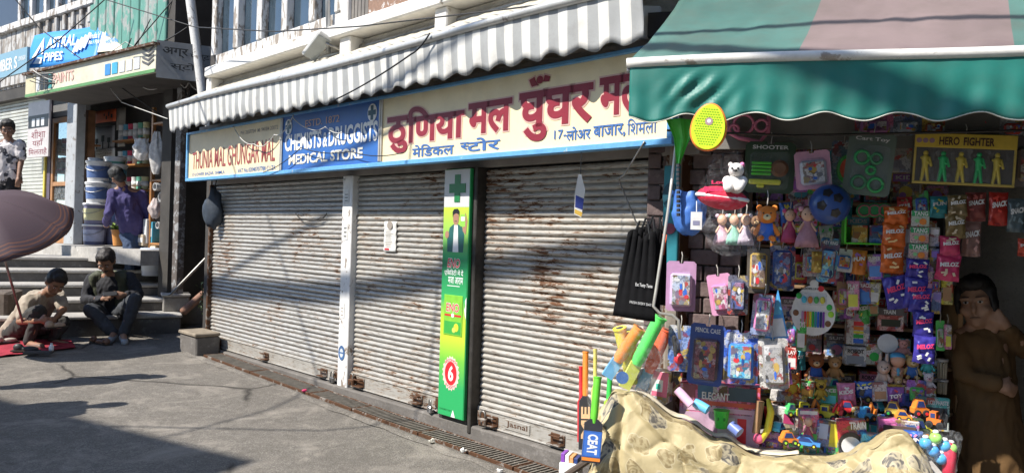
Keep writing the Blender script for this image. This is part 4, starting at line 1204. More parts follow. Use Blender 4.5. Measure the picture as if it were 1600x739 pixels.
def gval(u, v):
    q = u * UE
    L_ = q * dB.length
    sc_ = .5 - .5 * math.cos(2 * math.pi * (L_ + .03) / .285)
    drop = .03 + .195 + .035 * sc_
    p = bar(q) + Vector((0, 0, -.012 - drop * v))
    f = .016 * noise.noise((L_ * 5, v * 2, 3)) + .007 * math.sin(L_ * 55 + 2 * noise.noise((L_, v, 0)))
    # a gathered, knotted place near the left end
    k = math.exp(-((L_ - .30) / .12) ** 2 - ((v - .45) / .3) ** 2)
    f += .03 * k * math.sin(L_ * 60 + v * 14)
    return p + dn * (f * v + .004)
b = MB(); b.grid(gval, 230, 16); solid(b.build('valance', GVAL, ga, True), .003)
b = MB()
for i in range(230):
    b.v += []
pts = [gval(i / 229, 1.0) for i in range(230)]
b.tube(pts, .0028, 5); b.build('hem_piping', M((.62, .62, .55), .7, key='piping'), ga, True)
b = MB(); b.tube([bar(-.01 + i * .06) for i in range(31)], .023, 10); b.build('front_bar', worn('awning_bar', (.78, .77, .73), (.4, .35, .3), .2, 9, rough=.4), ga, True)
b = MB(); b.tube([bar(-.01 + i * .06) + Vector((0, 0, -.03)) - dn * .012 for i in range(31)], .013, 8); b.build('lower_rail', M((.3, .3, .3), .4, .5, key='rail_grey'), ga, True)
b = MB(); b.tube([bar(.02) + Vector((0, 0, -.01)), bar(.02).lerp(back, .5) + Vector((.1, 0, -.25)), back + Vector((.05, .05, -.3))], .016, 8); b.build('folding_arm', STEEL, ga, True)
# small white junction box on the wall beside the awning
b = MB(); b.rbox(-.06, .06, -.05, .05, -.09, .09, .01); tag(b.build('junction_box', M((.7, .7, .68), .5, key='jbox'), None, False, Matrix.Translation(W(1014, 38, 4.3))), 'small white box on the wall between the two awnings', 'box')
# leaning thin rod with a hooked foot
b = MB(); b.tube([W(1062, 182, 3.55), W(1044, 330, 3.56), W(1025, 455, 3.57), W(1021, 478, 3.57), W(1030, 489, 3.57), W(1050, 492, 3.57), W(1060, 500, 3.57), W(1062, 530, 3.57)], .0075, 7)
tag(b.build('awning_crank', M((.6, .58, .52), .35, .4, .1, key='crank'), None, True), 'long thin metal crank rod hanging from the green awning', 'rod')

# ---- stall table and printed sheet
tb = thing('stall_table', 'low wooden display stand under the printed sheet', 'table', at(TO))
b = MB(); b.rbox(-.36, 1.22, -.33, .45, .42, .45, .005); b.build('top', M((.42, .40, .37), .7, key='stall_paper'), tb)
for x in (-.33, 1.16):
    for y in (-.30, .40):
        b = MB(); b.box(x, x + .05, y, y + .05, 0.02, .419); b.build('leg', M((.2, .14, .09), .7, key='stall_wood'), tb)
TOPZ = [(-.43, .42), (-.38, .64), (-.32, .725), (-.20, .705), (.0, .60), (.2, .51), (.37, .465), (.55, .465), (.70, .475), (.80, .50), (.88, .57), (.97, .635), (1.04, .63), (1.10, .57), (1.16, .42)]
def tz(x):
    for (a, p), (c, q) in zip(TOPZ[:-1], TOPZ[1:]):
        if a <= x <= c:
            t = (x - a) / (c - a); t = t * t * (3 - 2 * t)
            return p + (q - p) * t
    return TOPZ[0][1] if x < 0 else TOPZ[-1][1]
m, n, nd, lk, p = nt('printed_sheet')
uv = nd.new('ShaderNodeUVMap'); uv.uv_map = 'UVMap'
mp = nd.new('ShaderNodeMapping'); mp.inputs['Scale'].default_value = (1, 1, 1); lk.new(uv.outputs[0], mp.inputs[0])
v_ = mp.outputs[0]
base = mixc(n, noi(n, v_, 1.6, 4), (.40, .325, .17), (.48, .40, .23))
vo = nd.new('ShaderNodeTexVoronoi'); vo.inputs['Scale'].default_value = 7.5; vo.inputs['Randomness'].default_value = .75
ds = nd.new('ShaderNodeMix'); ds.data_type = 'VECTOR'; ds.inputs[0].default_value = .12
nn = nd.new('ShaderNodeTexNoise'); nn.inputs['Scale'].default_value = 9; lk.new(v_, nn.inputs['Vector']); lk.new(v_, ds.inputs[4]); lk.new(nn.outputs['Color'], ds.inputs[5]); lk.new(ds.outputs[1], vo.inputs['Vector'])
sp = nd.new('ShaderNodeSeparateColor'); lk.new(vo.outputs['Color'], sp.inputs[0])
inner = noi(n, v_, 21, 2, .45, 1.6)
motif = ramp(n, inner, [(.40, (.09, .084, .075)), (.46, (.19, .17, .135)), (.52, (.31, .27, .19)), (.58, (.40, .35, .24))])
motif2 = ramp(n, inner, [(.42, (.26, .20, .10)), (.5, (.34, .27, .14)), (.6, (.42, .35, .2))])
mo = mixc(n, ramp(n, sp.outputs[0], [(.45, 0.0), (.46, 1.0)]), motif, motif2)
fm = ramp(n, vo.outputs['Distance'], [(.40, 1.0), (.42, 0.0)])
gate = ramp(n, sp.outputs[1], [(.12, 0.0), (.13, 1.0)])
k_ = nd.new('ShaderNodeMath'); k_.operation = 'MULTIPLY'; lk.new(fm, k_.inputs[0]); lk.new(gate, k_.inputs[1])
rim = ramp(n, vo.outputs['Distance'], [(.40, 0.0), (.41, 1.0), (.44, 1.0), (.45, 0.0)])
k2 = nd.new('ShaderNodeMath'); k2.operation = 'MULTIPLY'; lk.new(rim, k2.inputs[0]); lk.new(gate, k2.inputs[1])
c_ = mixc(n, k2.outputs[0], mixc(n, k_.outputs[0], base, mo), (.50, .43, .27))
lk.new(c_, p.inputs['Base Color']); p.inputs['Roughness'].default_value = .6
wr = nd.new('ShaderNodeTexVoronoi'); wr.feature = 'DISTANCE_TO_EDGE'; wr.inputs['Scale'].default_value = 3.2
dw = nd.new('ShaderNodeMix'); dw.data_type = 'VECTOR'; dw.inputs[0].default_value = .22
n3 = nd.new('ShaderNodeTexNoise'); n3.inputs['Scale'].default_value = 4.5; n3.inputs['Detail'].default_value = 5
lk.new(v_, n3.inputs['Vector']); lk.new(v_, dw.inputs[4]); lk.new(n3.outputs['Color'], dw.inputs[5]); lk.new(dw.outputs[1], wr.inputs['Vector'])
bump(n, p, mixc(n, .35, ramp(n, wr.outputs['Distance'], [(.0, 1.0), (.12, 0.0)]), noi(n, v_, 30, 6, .65, 1.0)), .4, .014)
SHEET = m
sh = thing('printed_sheet', 'mustard patterned plastic sheet draped over the front of the toy stall', 'sheet', at(TO))
NU, NV = 240, 110
def shf(u, v):
    x = -.42 + 1.61 * u
    zt = tz(x)
    f = noise.noise((x * 3.1, v * 2.0, 0)); f2 = noise.noise((x * 8, v * 5, 4))
    if v < .3:
        t = v / .3
        d = -.13 - .23 * t
        z = zt - .03 * (1 - t) ** 2 + .02 * f * (1 - t)
        d += .03 * f2 * t
    else:
        t = (v - .3) / .7
        d = -.36 - .10 * math.sin(min(1, t * 1.6) * math.pi / 2) - .03 * t + .055 * f * (.3 + t) + .016 * f2 * (.4 + t)
        z = zt - (zt - .015) * t ** 1.08
        # diagonal folds running down to the right
        w = x * .75 + z * 1.25
        d -= .045 * (1 - abs(math.sin(w * 7 + 2 * f)) ** .45) * math.exp(-((t - .3) / .45) ** 2)
        d += .032 * (1 - abs(math.sin((x * .3 + z * 1.9) * 7 + 3 * f)) ** .35)
        d += .03 * math.exp(-((x + .27) / .02) ** 2) * min(1, t * 4)
        d -= .02 * math.exp(-((x + .30) / .03) ** 2) * min(1, t * 4)
    rg = 1 - abs(noise.noise((x * 3.4 + z * 2.5, v * 3.2, 9))) * 4
    rg2 = 1 - abs(noise.noise((x * 7, v * 6 + x * 3, 2))) * 4
    d -= .024 * max(0, rg) + .005 * max(0, rg2)
    z += (.02 * max(0, rg) + .005 * max(0, rg2)) * (v < .36)
    return (x, d, z)
b = MB(); b.grid(shf, NU, NV)
o = b.build('cloth', SHEET, sh, True)
uvl = o.data.uv_layers.new(name='UVMap')
for pl in o.data.polygons:
    for li in pl.loop_indices:
        vi = o.data.loops[li].vertex_index
        uvl.data[li].uv = ((vi % (NU + 1)) / NU * 1.66 * 1.25, (vi // (NU + 1)) / NV * .95 * 1.25)
solid(o, .003)
b = MB()
for i in range(60):
    pass
def hem(u): 
    q = shf(u, .0); return Vector((q[0], q[1] + .01, q[2] + .012))
b.grid(lambda u, v: Vector(shf(.12 + u * .5, .0 + .10 * v)) + Vector((0, -.0, .008 + .018 * math.sin(v * 3.1))), 60, 4); solid(b.build('turned_hem', M((.66, .60, .46), .6, 0, .1, key='sheet_hem'), sh, True), .003)

# ---- toy and packet builders
CLR = clear('clear_wrap', (1, 1, 1), .07); BUB = clear('blister_plastic', (.97, .98, 1), .05, .05)
PR = {}
def PRN(c, seed=0, rough=.3, scale=34):
    """busy printed artwork: patches of several inks on a ground colour"""
    c = tuple(min(.8, q * 1.45) for q in c)
    k = (c, seed % 9, rough)
    if k in PR:
        return PR[k]
    m, n, nd, lk, p = nt('printed_card')
    tc = nd.new('ShaderNodeTexCoord')
    mp = nd.new('ShaderNodeMapping'); mp.inputs['Location'].default_value = (seed * 1.7, seed * .6, seed * 2.3); lk.new(tc.outputs['Object'], mp.inputs[0])
    v = mp.outputs[0]
    vo = nd.new('ShaderNodeTexVoronoi'); vo.inputs['Scale'].default_value = scale
    d = nd.new('ShaderNodeMix'); d.data_type = 'VECTOR'; d.inputs[0].default_value = .03
    q = nd.new('ShaderNodeTexNoise'); q.inputs['Scale'].default_value = 60; lk.new(v, q.inputs['Vector']); lk.new(v, d.inputs[4]); lk.new(q.outputs['Color'], d.inputs[5]); lk.new(d.outputs[1], vo.inputs['Vector'])
    sp = nd.new('ShaderNodeSeparateColor'); lk.new(vo.outputs['Color'], sp.inputs[0])
    hi = tuple(min(.75, x * 1.5 + .16) for x in c); lo = tuple(x * .3 for x in c)
    ink = ramp(n, sp.outputs[0], [(0, lo), (.2, (.55, .08, .06)), (.32, hi), (.5, (.62, .60, .56)), (.62, (.06, .14, .38)), (.74, (.62, .44, .06)), (.86, (.04, .04, .045)), (1, hi)])
    for e in n.nodes[-1:]:
        pass
    msk = ramp(n, noi(n, v, 16, 3), [(.44, 0.0), (.5, 1.0)])
    o = mixc(n, msk, c, ink)
    fine = ramp(n, noi(n, v, 130, 2), [(.55, 0.0), (.6, .6)])
    o = mixc(n, fine, o, lo)
    lk.new(o, p.inputs['Base Color']); p.inputs['Roughness'].default_value = rough
    bump(n, p, noi(n, v, 26, 4), .25, .006)
    PR[k] = m
    return m
cm = {}
def K(c, rough=.4, nm='toy'):
    k = (c, rough)
    if k not in cm:
        cm[k] = M(tuple(min(.8, q * 1.4) for q in c), rough, 0, .10, 25, key=nm)
    return cm[k]
RD, BU, GN, YE, OR, PK, PU, WH, BK, BN, TN, CY_, NV_, LG, GO, MV, SKN = (.55, .03, .04), (.03, .12, .50), (.03, .35, .06), (.75, .52, .04), (.70, .18, .03), (.68, .16, .32), (.18, .05, .32), (.74, .74, .72), (.02, .02, .022), (.16, .07, .03), (.50, .36, .20), (.05, .42, .60), (.02, .04, .14), (.30, .70, .04), (.42, .28, .07), (.38, .22, .36), (.60, .36, .25)
def slot(r, d):
    x0, y0, x1, y1 = r
    (a, z1), (c, z0) = TO.hit(x0, y0, d), TO.hit(x1, y1, d)
    zb = TO.hit((x0 + x1) / 2, y1, d)[1]; zt = TO.hit((x0 + x1) / 2, y0, d)[1]
    return (a + c) / 2, zb, c - a, zt - zb
def put(name, lb, cat, r, d, yaw=0, roll=0, tilt=0, group=None):
    x, z, w, h = slot(r, d)
    # turn about the top centre so hanging things swing
    mw = at(TO, x, d, z + h, yaw, tilt, roll) @ Matrix.Translation((0, 0, -h))
    return thing(name, lb, cat, mw, group), w, h
def hook(t, w, h, L=.05):
    b = MB(); b.tube([(0, -.004, h - .01), (.004, 0, h + L * .6), (0, .012, h + L)], .0022, 5); b.build('hanging_string', K((.35, .33, .3)), t)
HG = 'goods hung at the toy shop front'
def blister(lb, r, d, card, prod, prod2=None, yaw=0, roll=0, shape='case', text=None, th=.03, nm='blister_pack', hk=True, split=.2):
    t, w, h = put(nm, lb, 'blister pack', r, d, yaw, roll, 0, HG)
    q = min(w, h) * .08
    poly = [(-w/2, q), (-w/2 + q, 0), (w/2 - q, 0), (w/2, q), (w/2, h - q), (w/2 - q, h), (w*.08, h), (w*.06, h - .012), (-w*.06, h - .012), (-w*.08, h), (-w/2 + q, h), (-w/2, h - q)]
    b = MB(); b.prism(poly, -.003, .0); b.build('card', PRN(card, len(lb) + 1, .35, 26) if len(lb) % 3 else K(card), t)
    x = w * .40; z0, z1 = h * .06, h * (1 - split)
    if shape == 'case':
        b = MB(); b.rbox(-x * .92, x * .92, -th, -.0035, z0 + .01, z1 - .01, .018); b.build('product', K(prod, .25), t)
        b = MB(); b.rbox(-x * .75, x * .75, -th - .004, -th - .0005, z0 + .02, z1 - .02, .012); pn = b.build('printed_lid', PRN(prod2 or prod, len(lb)), t)
        rnd = random.Random(lb)
        for i in range(7):
            cx_, cz_ = rnd.uniform(-.5, .5) * x, z0 + (z1 - z0) * rnd.uniform(.2, .8)
            flat(t, disc(cx_, cz_, x * rnd.uniform(.08, .26), 10, (z1 - z0) * rnd.uniform(.04, .12)), -th - .0046 - i * .0003, K(rnd.choice([prod, WH, card, RD, BU, GO, tuple(q_ * .4 for q_ in prod)]), .3))
    elif shape == 'gun':
        for i in range(4):
            b = MB(); b.rbox(-x * .9, x * .1, -th, -.004, z0 + h * (.28 + .07 * i), z0 + h * (.33 + .07 * i), .004); b.build('dart', K(prod), t)
        b = MB(); b.lathe([(x * .42, -.01), (x * .45, 0), (x * .3, .012), (x * .1, .01)], 16, T=Matrix.Translation((x * .5, -th * .6, z0 + h * .42)) @ Matrix.Rotation(R(90), 4, 'X')); b.build('drum', K(BN), t)
        b = MB(); b.rbox(-x, x * .6, -th, -.004, z0 + h * .1, z0 + h * .2, .006); b.rbox(-x * .6, -x * .2, -th, -.005, z0 + .01, z0 + h * .1, .006); b.build('toy_gun', K(prod2 or YE), t)
    elif shape == 'rings':
        for i, (u, v, rr) in enumerate(((-.45, .72, .36), (-.45, .18, .36), (.45, .16, .38), (.3, .72, .28), (.1, .46, .22))):
            b = MB(); b.tube([(u * x + rr * x * math.cos(a), -th * .6, z0 + (z1 - z0) * v + rr * x * math.sin(a)) for a in [k * math.pi / 9 for k in range(19)]], x * .09, 6); b.build('ring', K(prod if i % 2 == 0 else (prod2 or prod)), t, True)
    elif shape == 'melon':
        c0 = (x * .3, z0 + (z1 - z0) * .4)
        for rr, cc, yy in ((1.0, prod, 0), (.72, prod2, -.006)):
            b = MB(); b.prism([(c0[0] + x * rr * math.cos(a), c0[1] + (z1 - z0) * .42 * rr * math.sin(a)) for a in [math.pi * (.5 + k / 14) for k in range(15)]], -th + yy, -.004); b.build('slice', K(cc), t)
    elif shape == 'tool':
        b = MB(); b.rbox(-x * .35, x * .05, -th, -.004, z0 + (z1 - z0) * .35, z1, .006, T=Matrix.Rotation(R(-8), 4, 'Y')); b.build('shaft', K(BK), t)
        b = MB(); b.ball((-x * .1, -th * .6, z0 + (z1 - z0) * .3), (x * .5, th * .5, (z1 - z0) * .16), 12); b.build('head', K(prod), t, True)
    b = MB(); b.rbox(-x, x, -th - .012, -.0032, z0, z1, .02); b.build('bubble', BUB, t)
    if text:
        letters(t, text, (-w * .36, w * .36, h * (1 - split * .72), h * (1 - split * .34)), -.0045, K(WH), .02)
    if hk:
        hook(t, w, h)
    return t
def tbox(lb, r, d, c, dep=.08, yaw=0, roll=0, bands=(), text=None, tc=WH, win=None, group='boxed toys in the toy shop', tb_=(.1, .9, .72, .9), discs=(), nm='toy_box', tilt=0, hk=False):
    t, w, h = put(nm, lb, 'box', r, d, yaw, roll, tilt, group)
    b = MB(); b.rbox(-w/2, w/2, -dep/2, dep/2, 0, h, .004); b.build('carton', PRN(c, len(lb), .35, 24), t)
    y = -dep/2 - .0012
    for i, (u0, u1, v0, v1, cc) in enumerate(bands):
        flat(t, rect(-w/2 + w*u0 + .002, -w/2 + w*u1 - .002, h*v0 + .002, h*v1 - .002), y - i * .0004, K(cc, .35))
    if win:
        u0, u1, v0, v1, cc = win
        b = MB(); b.rbox(-w/2 + w*u0, -w/2 + w*u1, y - .006, y - .003, h*v0, h*v1, .004); b.build('window', K(cc, .12), t)
    for i, (u, v, rr, cc) in enumerate(discs):
        flat(t, disc(-w/2 + w*u, h*v, min(w, h) * rr, 18), y - .0065 - i * .0004, K(cc, .35))
    if text:
        letters(t, text, (-w/2 + w*tb_[0], -w/2 + w*tb_[1], h*tb_[2], h*tb_[3]), y - .009, K(tc, .4), .03)
    if hk:
        hook(t, w, h)
    return t
def packet(lb, r, d, c, c2, text, tc=WH, yaw=0, roll=0, group='snack packets hung in strips', seed=0):
    t, w, h = put('snack_packet', lb, 'packet', r, d, yaw, roll, 0, group)
    def f(u, v):
        x = (u - .5) * w * (1 - .07 * math.sin(math.pi * v)); z = h * v
        e = min(1, 6 * u * (1 - u) + .1) * math.sin(math.pi * v) ** .55
        return x, z, e
    b = MB()
    for s in (-1, 1):
        b.grid(lambda u, v: (lambda q: (q[0], s * (w * .16 * q[2] + .001) + .012 * noise.noise((q[0] * 40, q[1] * 40, seed)) * (1 if s < 0 else .3), q[1] + .004 * math.sin(u * 60) * (v in (0, 1))))(f(u, v)), 10, 12)
    b.build('wrapper', [M(c, .25, .15, .2, 30, .35, 35, key='foil')], t, True)
    def onf(a, bb):
        return a, bb
    vs, fs = tmesh(text, .05)
    a0, a1 = min(v.x for v in vs), max(v.x for v in vs); b0, b1 = min(v.y for v in vs), max(v.y for v in vs)
    def wrap(u, v, off):
        q = f(u, v); return (q[0], -(w * .16 * q[2]) - .011 - off, q[1])
    b = MB(); b.add([wrap(.1 + .8 * (v.x - a0) / (a1 - a0), .50 + .08 * (v.x - a0) / (a1 - a0) + .17 * (v.y - b0) / (b1 - b0), .004) for v in vs], fs); b.build('lettering', K(tc), t)
    rnd = random.Random(seed + 3)
    for i in range(4):
        cu, cv = rnd.uniform(.2, .8), rnd.choice([rnd.uniform(.14, .42), rnd.uniform(.75, .86)])
        a = rnd.uniform(0, 3)
        b = MB(); b.add([wrap(cu + .11 * (math.cos(a) * p_ - math.sin(a) * q_ * .5), cv + .07 * (math.sin(a) * p_ + math.cos(a) * q_ * .5), .002 + .0005 * i) for p_, q_ in ((-1, -1), (1, -1), (1, 1), (-1, 1))], [(0, 1, 2, 3)]); b.build('print_patch', K(c2), t)
    b = MB()
    for zz in (.002, h - .012):
        b.rbox(-w * .49, w * .49, -.003, .003, zz, zz + .01, .001)
    o = b.build('crimped_ends', M(tuple(q * .8 for q in c), .3, .1, .2, key='foil2'), t); o['kind'] = 'stuff'
    return t
def bear(lb, r, d, c, c2, nm='plush_bear', ears='round', yaw=0, hang=False, cat='soft toy', shirt=None, group='small figures in the toy shop'):
    t, w, h = put(nm, lb, cat, r, d, yaw, 0, 0, group)
    F_ = K(c, .9, 'plush'); G_ = K(c2, .9, 'plush')
    hr = h * .24
    b = MB(); b.ball((0, 0, h * .30), (w * .34, w * .28, h * .27), 14); b.build('body', K(shirt, .8) if shirt else F_, t, True)
    b = MB(); b.ball((0, -.01, h * .70), (min(hr, w * .42), hr * .85, hr), 16); hd = b.build('head', F_, t, True)
    b = MB(); b.ball((0, -.01 - hr * .8, h * .64), (hr * .42, hr * .3, hr * .34), 10); b.build('muzzle', G_, hd, True)
    b = MB(); b.ball((0, -.01 - hr * 1.1, h * .67), (hr * .13, hr * .1, hr * .1), 8); b.build('nose', K(BK), hd, True)
    for s in (-1, 1):
        b = MB(); b.ball((s * hr * .38, -.01 - hr * .76, h * .74), hr * .1, 8); b.build('eye', K(BK, .1), hd, True)
        b = MB()
        if ears == 'long':
            b.ball((s * hr * .45, 0, h * .70 + hr * 1.25), (hr * .22, hr * .14, hr * .75), 10)
        else:
            b.ball((s * hr * .78, 0, h * .70 + hr * .75), (hr * .34, hr * .2, hr * .34), 10)
        b.build('ear', F_, hd, True)
        b = MB(); b.cap((s * w * .26, -.005, h * .42), hr * .24, (s * w * .44, -hr * .5, h * .22), hr * .26); b.build('arm', F_, t, True)
        b = MB(); b.cap((s * w * .17, -.01, h * .12), hr * .28, (s * w * .26, -hr * .9, h * .08), hr * .30); b.build('leg', F_, t, True)
    if hang:
        hook(t, w, h, .06)
    return t
def doll(lb, r, d, dress, hair, yaw=0, hang=False, group='dolls in the toy shop'):
    t, w, h = put('doll', lb, 'doll', r, d, yaw, 0, 0, group)
    hr = h * .17
    b = MB(); b.lathe([(w * .46, h * .04), (w * .5, h * .02), (w * .44, h * .2), (w * .30, h * .42), (w * .16, h * .56), (w * .18, h * .64), (w * .08, h * .68)], 22)
    b.v = [(x * (1 + .12 * math.sin(math.atan2(y, x) * 9)), y * .6 * (1 + .12 * math.sin(math.atan2(y, x) * 9)), z) for x, y, z in b.v]
    b.build('dress', M(dress, .7, 0, .15, 40, .4, 60, key='tulle'), t, True)
    b = MB(); b.ball((0, -.005, h * .80), (hr * .85, hr * .8, hr), 14); hd = b.build('head', K(SKN, .5), t, True)
    b = MB(); b.ball((0, hr * .22, h * .84), (hr * 1.0, hr * .85, hr * 1.0), 14); b.build('hair', K(hair, .7), hd, True)
    for s in (-1, 1):
        b = MB(); b.ball((s * hr * .35, -hr * .78, h * .80), hr * .12, 8); b.build('eye', K(BK, .1), hd, True)
        b = MB(); b.ball((s * hr * .85, 0, h * .93), hr * .4, 10); b.build('hair_bun', K(dress, .7), hd, True)
        b = MB(); b.cap((s * w * .14, 0, h * .60), hr * .2, (s * w * .34, -hr * .4, h * .42), hr * .16); b.build('arm', K(SKN, .5), t, True)
    if hang:
        hook(t, w, h, .05)
    return t
def car(lb, r, d, c, c2, kind='car', yaw=0, group='toy vehicles on the stall'):
    t, w, h = put('toy_vehicle', lb, 'toy vehicle', r, d, yaw, 0, 0, group)
    e = max(.02, w * .22)
    b = MB(); b.prism([(-w*.5, h*.2), (w*.5, h*.2), (w*.5, h*.45), (w*.28, h*.52), (w*.1, h*.95), (-w*.28, h*.95), (-w*.42, h*.52), (-w*.5, h*.48)] if kind == 'car' else [(-w*.45, h*.2), (w*.3, h*.2), (w*.3, h*.5), (w*.05, h*.52), (w*.05, h*.9), (-w*.3, h*.9), (-w*.32, h*.5), (-w*.45, h*.5)], -e, e); b.build('body', K(c, .3), t)
    b = MB(); b.prism([(w*.22, h*.55), (w*.08, h*.88), (-w*.24, h*.88), (-w*.34, h*.55)] if kind == 'car' else [(w*.0, h*.58), (w*.0, h*.82), (-w*.24, h*.82), (-w*.24, h*.58)], -e - .002, e + .002); b.build('windows', K(NV_, .1), t)
    for s in (-1, 1):
        for u in (-.28, .28):
            b = MB(); b.lathe([(h * .12, -.008), (h * .2, -.006), (h * .2, .006), (h * .12, .008)], 14, T=Matrix.Translation((w * u, s * e, h * .2)) @ Matrix.Rotation(R(90), 4, 'X')); wl = b.build('wheel', K(BK, .7), t, 2)
            b = MB(); b.lathe([(h * .09, -.01), (h * .09, .01)], 10, T=Matrix.Translation((w * u, s * e, h * .2)) @ Matrix.Rotation(R(90), 4, 'X')); b.build('hub', K(c2), wl)
    if kind == 'digger':
        b = MB(); b.tube([(w*.2, 0, h*.5), (w*.38, 0, h*1.1), (w*.55, 0, h*.75)], h * .09, 6); b.build('boom', K(c2, .3), t)
        b = MB(); b.prism([(w*.45, h*.45), (w*.62, h*.4), (w*.66, h*.75), (w*.52, h*.72)], -e * .8, e * .8); b.build('scoop', K(c2, .3), t)
    return t
# ---- hung goods, left sunlit side
blister('mauve doll-picture pencil case in blister, left of the pink one', (1042, 408, 1086, 486), -.04, MV, (.45, .32, .48), (.40, .45, .62), 6, 0)
blister('tilted pink pencil case in blister against the brick wall', (1103, 428, 1138, 492), .0, (.5, .25, .4), PK, (.62, .35, .45), 0, -10)
blister('black pencil case with red and blue print in clear pack', (1138, 430, 1168, 492), -.2, (.10, .10, .14), (.04, .04, .08), (.06, .08, .22), 0, 0, split=.08)
blister('gold framed dark case hung beside the blue pouch', (1168, 388, 1202, 458), -.04, (.08, .07, .06), GO, (.12, .08, .06), 0, 0, split=.06)
blister('plain navy blue pouch in clear pack', (1203, 384, 1241, 454), -.02, NV_, (.03, .07, .24), (.035, .08, .26), 0, 0, split=.06)
blister('bright pink and white pencil box in the sun', (1178, 460, 1210, 524), -.34, (.2, .25, .4), PK, (.72, .72, .76), 0, 4, split=.04)
t, w, h = put('display_card', 'leaning light blue and white triangular card behind the pink pencil box', 'card', (1197, 452, 1232, 532), -.29, 0, 0, 0, HG)
b = MB(); b.prism([(-w*.5, 0), (w*.5, h*.06), (0, h)], -.004, .004); b.build('card', K((.06, .25, .55)), t)
flat(t, [(-w*.25, h*.06), (w*.42, h*.1), (w*.22, h*.45), (-w*.2, h*.42)], -.0055, K(WH)); flat(t, [(-w*.15, h*.5), (w*.18, h*.52), (0, h*.9)], -.0055, K((.10, .38, .62)))
blister('blue blister card with a red-headed toy tool', (1045, 508, 1081, 580), -.20, (.05, .12, .36), RD, None, 0, 0, 'tool')
blister('dark blue blister with red printed case', (1080, 506, 1132, 602), -.22, (.03, .06, .22), (.08, .05, .07), (.16, .04, .05), -4, 3, text='PENCIL CASE')
blister('bright blue pencil case in a blister, sunlit', (1132, 516, 1183, 600), -.30, (.04, .10, .42), (.03, .16, .60), (.04, .32, .72), 2, 0, text='PENCIL BOX')
blister('grey printed case in a clear bag right of the blue pencil case', (1184, 528, 1228, 607), -.32, (.3, .29, .28), (.24, .23, .22), (.32, .31, .30), 0, -4, split=.08)
# egg-shaped colouring set
t, w, h = put('colouring_set', 'white egg-shaped colouring set card with a row of rainbow pencils', 'card', (1238, 442, 1304, 524), .06, 0, 0, 0, HG)
b = MB(); b.prism([(w*.5*math.cos(a) * (1 - .12*math.sin(a)), h*.48 + h*.48*math.sin(a)) for a in [2*math.pi*i/36 for i in range(36)]], -.006, .0); b.build('card', K((.70, .71, .66)), t)
b = MB(); b.prism([(w*.1*math.cos(a), h*.99 + h*.07*math.sin(a)) for a in [2*math.pi*i/16 for i in range(16)]], -.0075, -.001); b.build('hanging_tab', K((.70, .71, .66)), t)
for i, c in enumerate((MV, RD, OR, YE, GN, (.03, .25, .3), BU, NV_, PU)):
    b = MB(); b.rbox(-w*.27 + w*.06*i, -w*.22 + w*.06*i, -.012, -.0065, h*.16, h*.46, .003); b.build('pencil', K(c), t)
b = MB(); b.rbox(-w*.32, w*.30, -.022, -.0065, h*.58, h*.82, .008); b.build('tray', BUB, t)
for i, c in enumerate((CY_, OR, GN, YE)):
    b = MB(); b.ball((-w*.22 + w*.14*i, -.012, h*.68), (w*.06, .006, h*.07), 10); b.build('paint_pot', K(c), t, True)
for i, (u, v, c) in enumerate(((.36, .55, GN), (.40, .42, LG), (-.40, .42, BN), (.34, .24, BN), (-.34, .75, GN))):
    b = MB(); b.ball((w*u, -.008, h*v), (w*.07, .004, h*.06), 10); b.build('sticker', K(c), t, True)
letters(t, 'MODELLING', (-w*.30, w*.15, h*.87, h*.91), -.0075, K(BK), .03); flat(t, disc(w*.16, h*.895, w*.07), -.0078, K(RD))
# boxes under the cases
t = tbox('pink toy set box with scalloped trim under the pencil cases', (1064, 598, 1186, 695), .0, (.60, .14, .28), .12, 0, 0, [(.0, 1, .0, .55, (.45, .30, .40)), (.0, 1, .66, .74, (.55, .10, .06)), (.05, .95, .56, .645, (.70, .36, .46)), (.72, .84, .1, .5, RD), (.48, .70, .12, .5, (.52, .5, .56)), (.04, .2, .76, .98, (.2, .06, .08)), (.22, .42, .76, .98, (.05, .12, .2)), (.6, .95, .76, .98, (.05, .08, .1))], 'ELEGANT', (.72, .66, .6), tb_=(.28, .62, .76, .88))
tbox('pink and white checkered notebook box behind the left end of the sheet', (1000, 576, 1050, 625), -.05, (.70, .70, .70), .1, -12, 4, [(.5, 1, .2, 1, (.62, .14, .22)), (.45, .85, .35, .75, (.7, .6, .6)), (.62, .78, .42, .62, (.05, .4, .32)), (0, .45, .55, .98, (.12, .13, .18)), (.05, .5, .02, .2, (.2, .2, .2))])
tbox('dark narrow box beside the checkered notebook box', (1048, 580, 1066, 618), .0, (.06, .055, .06), .06)
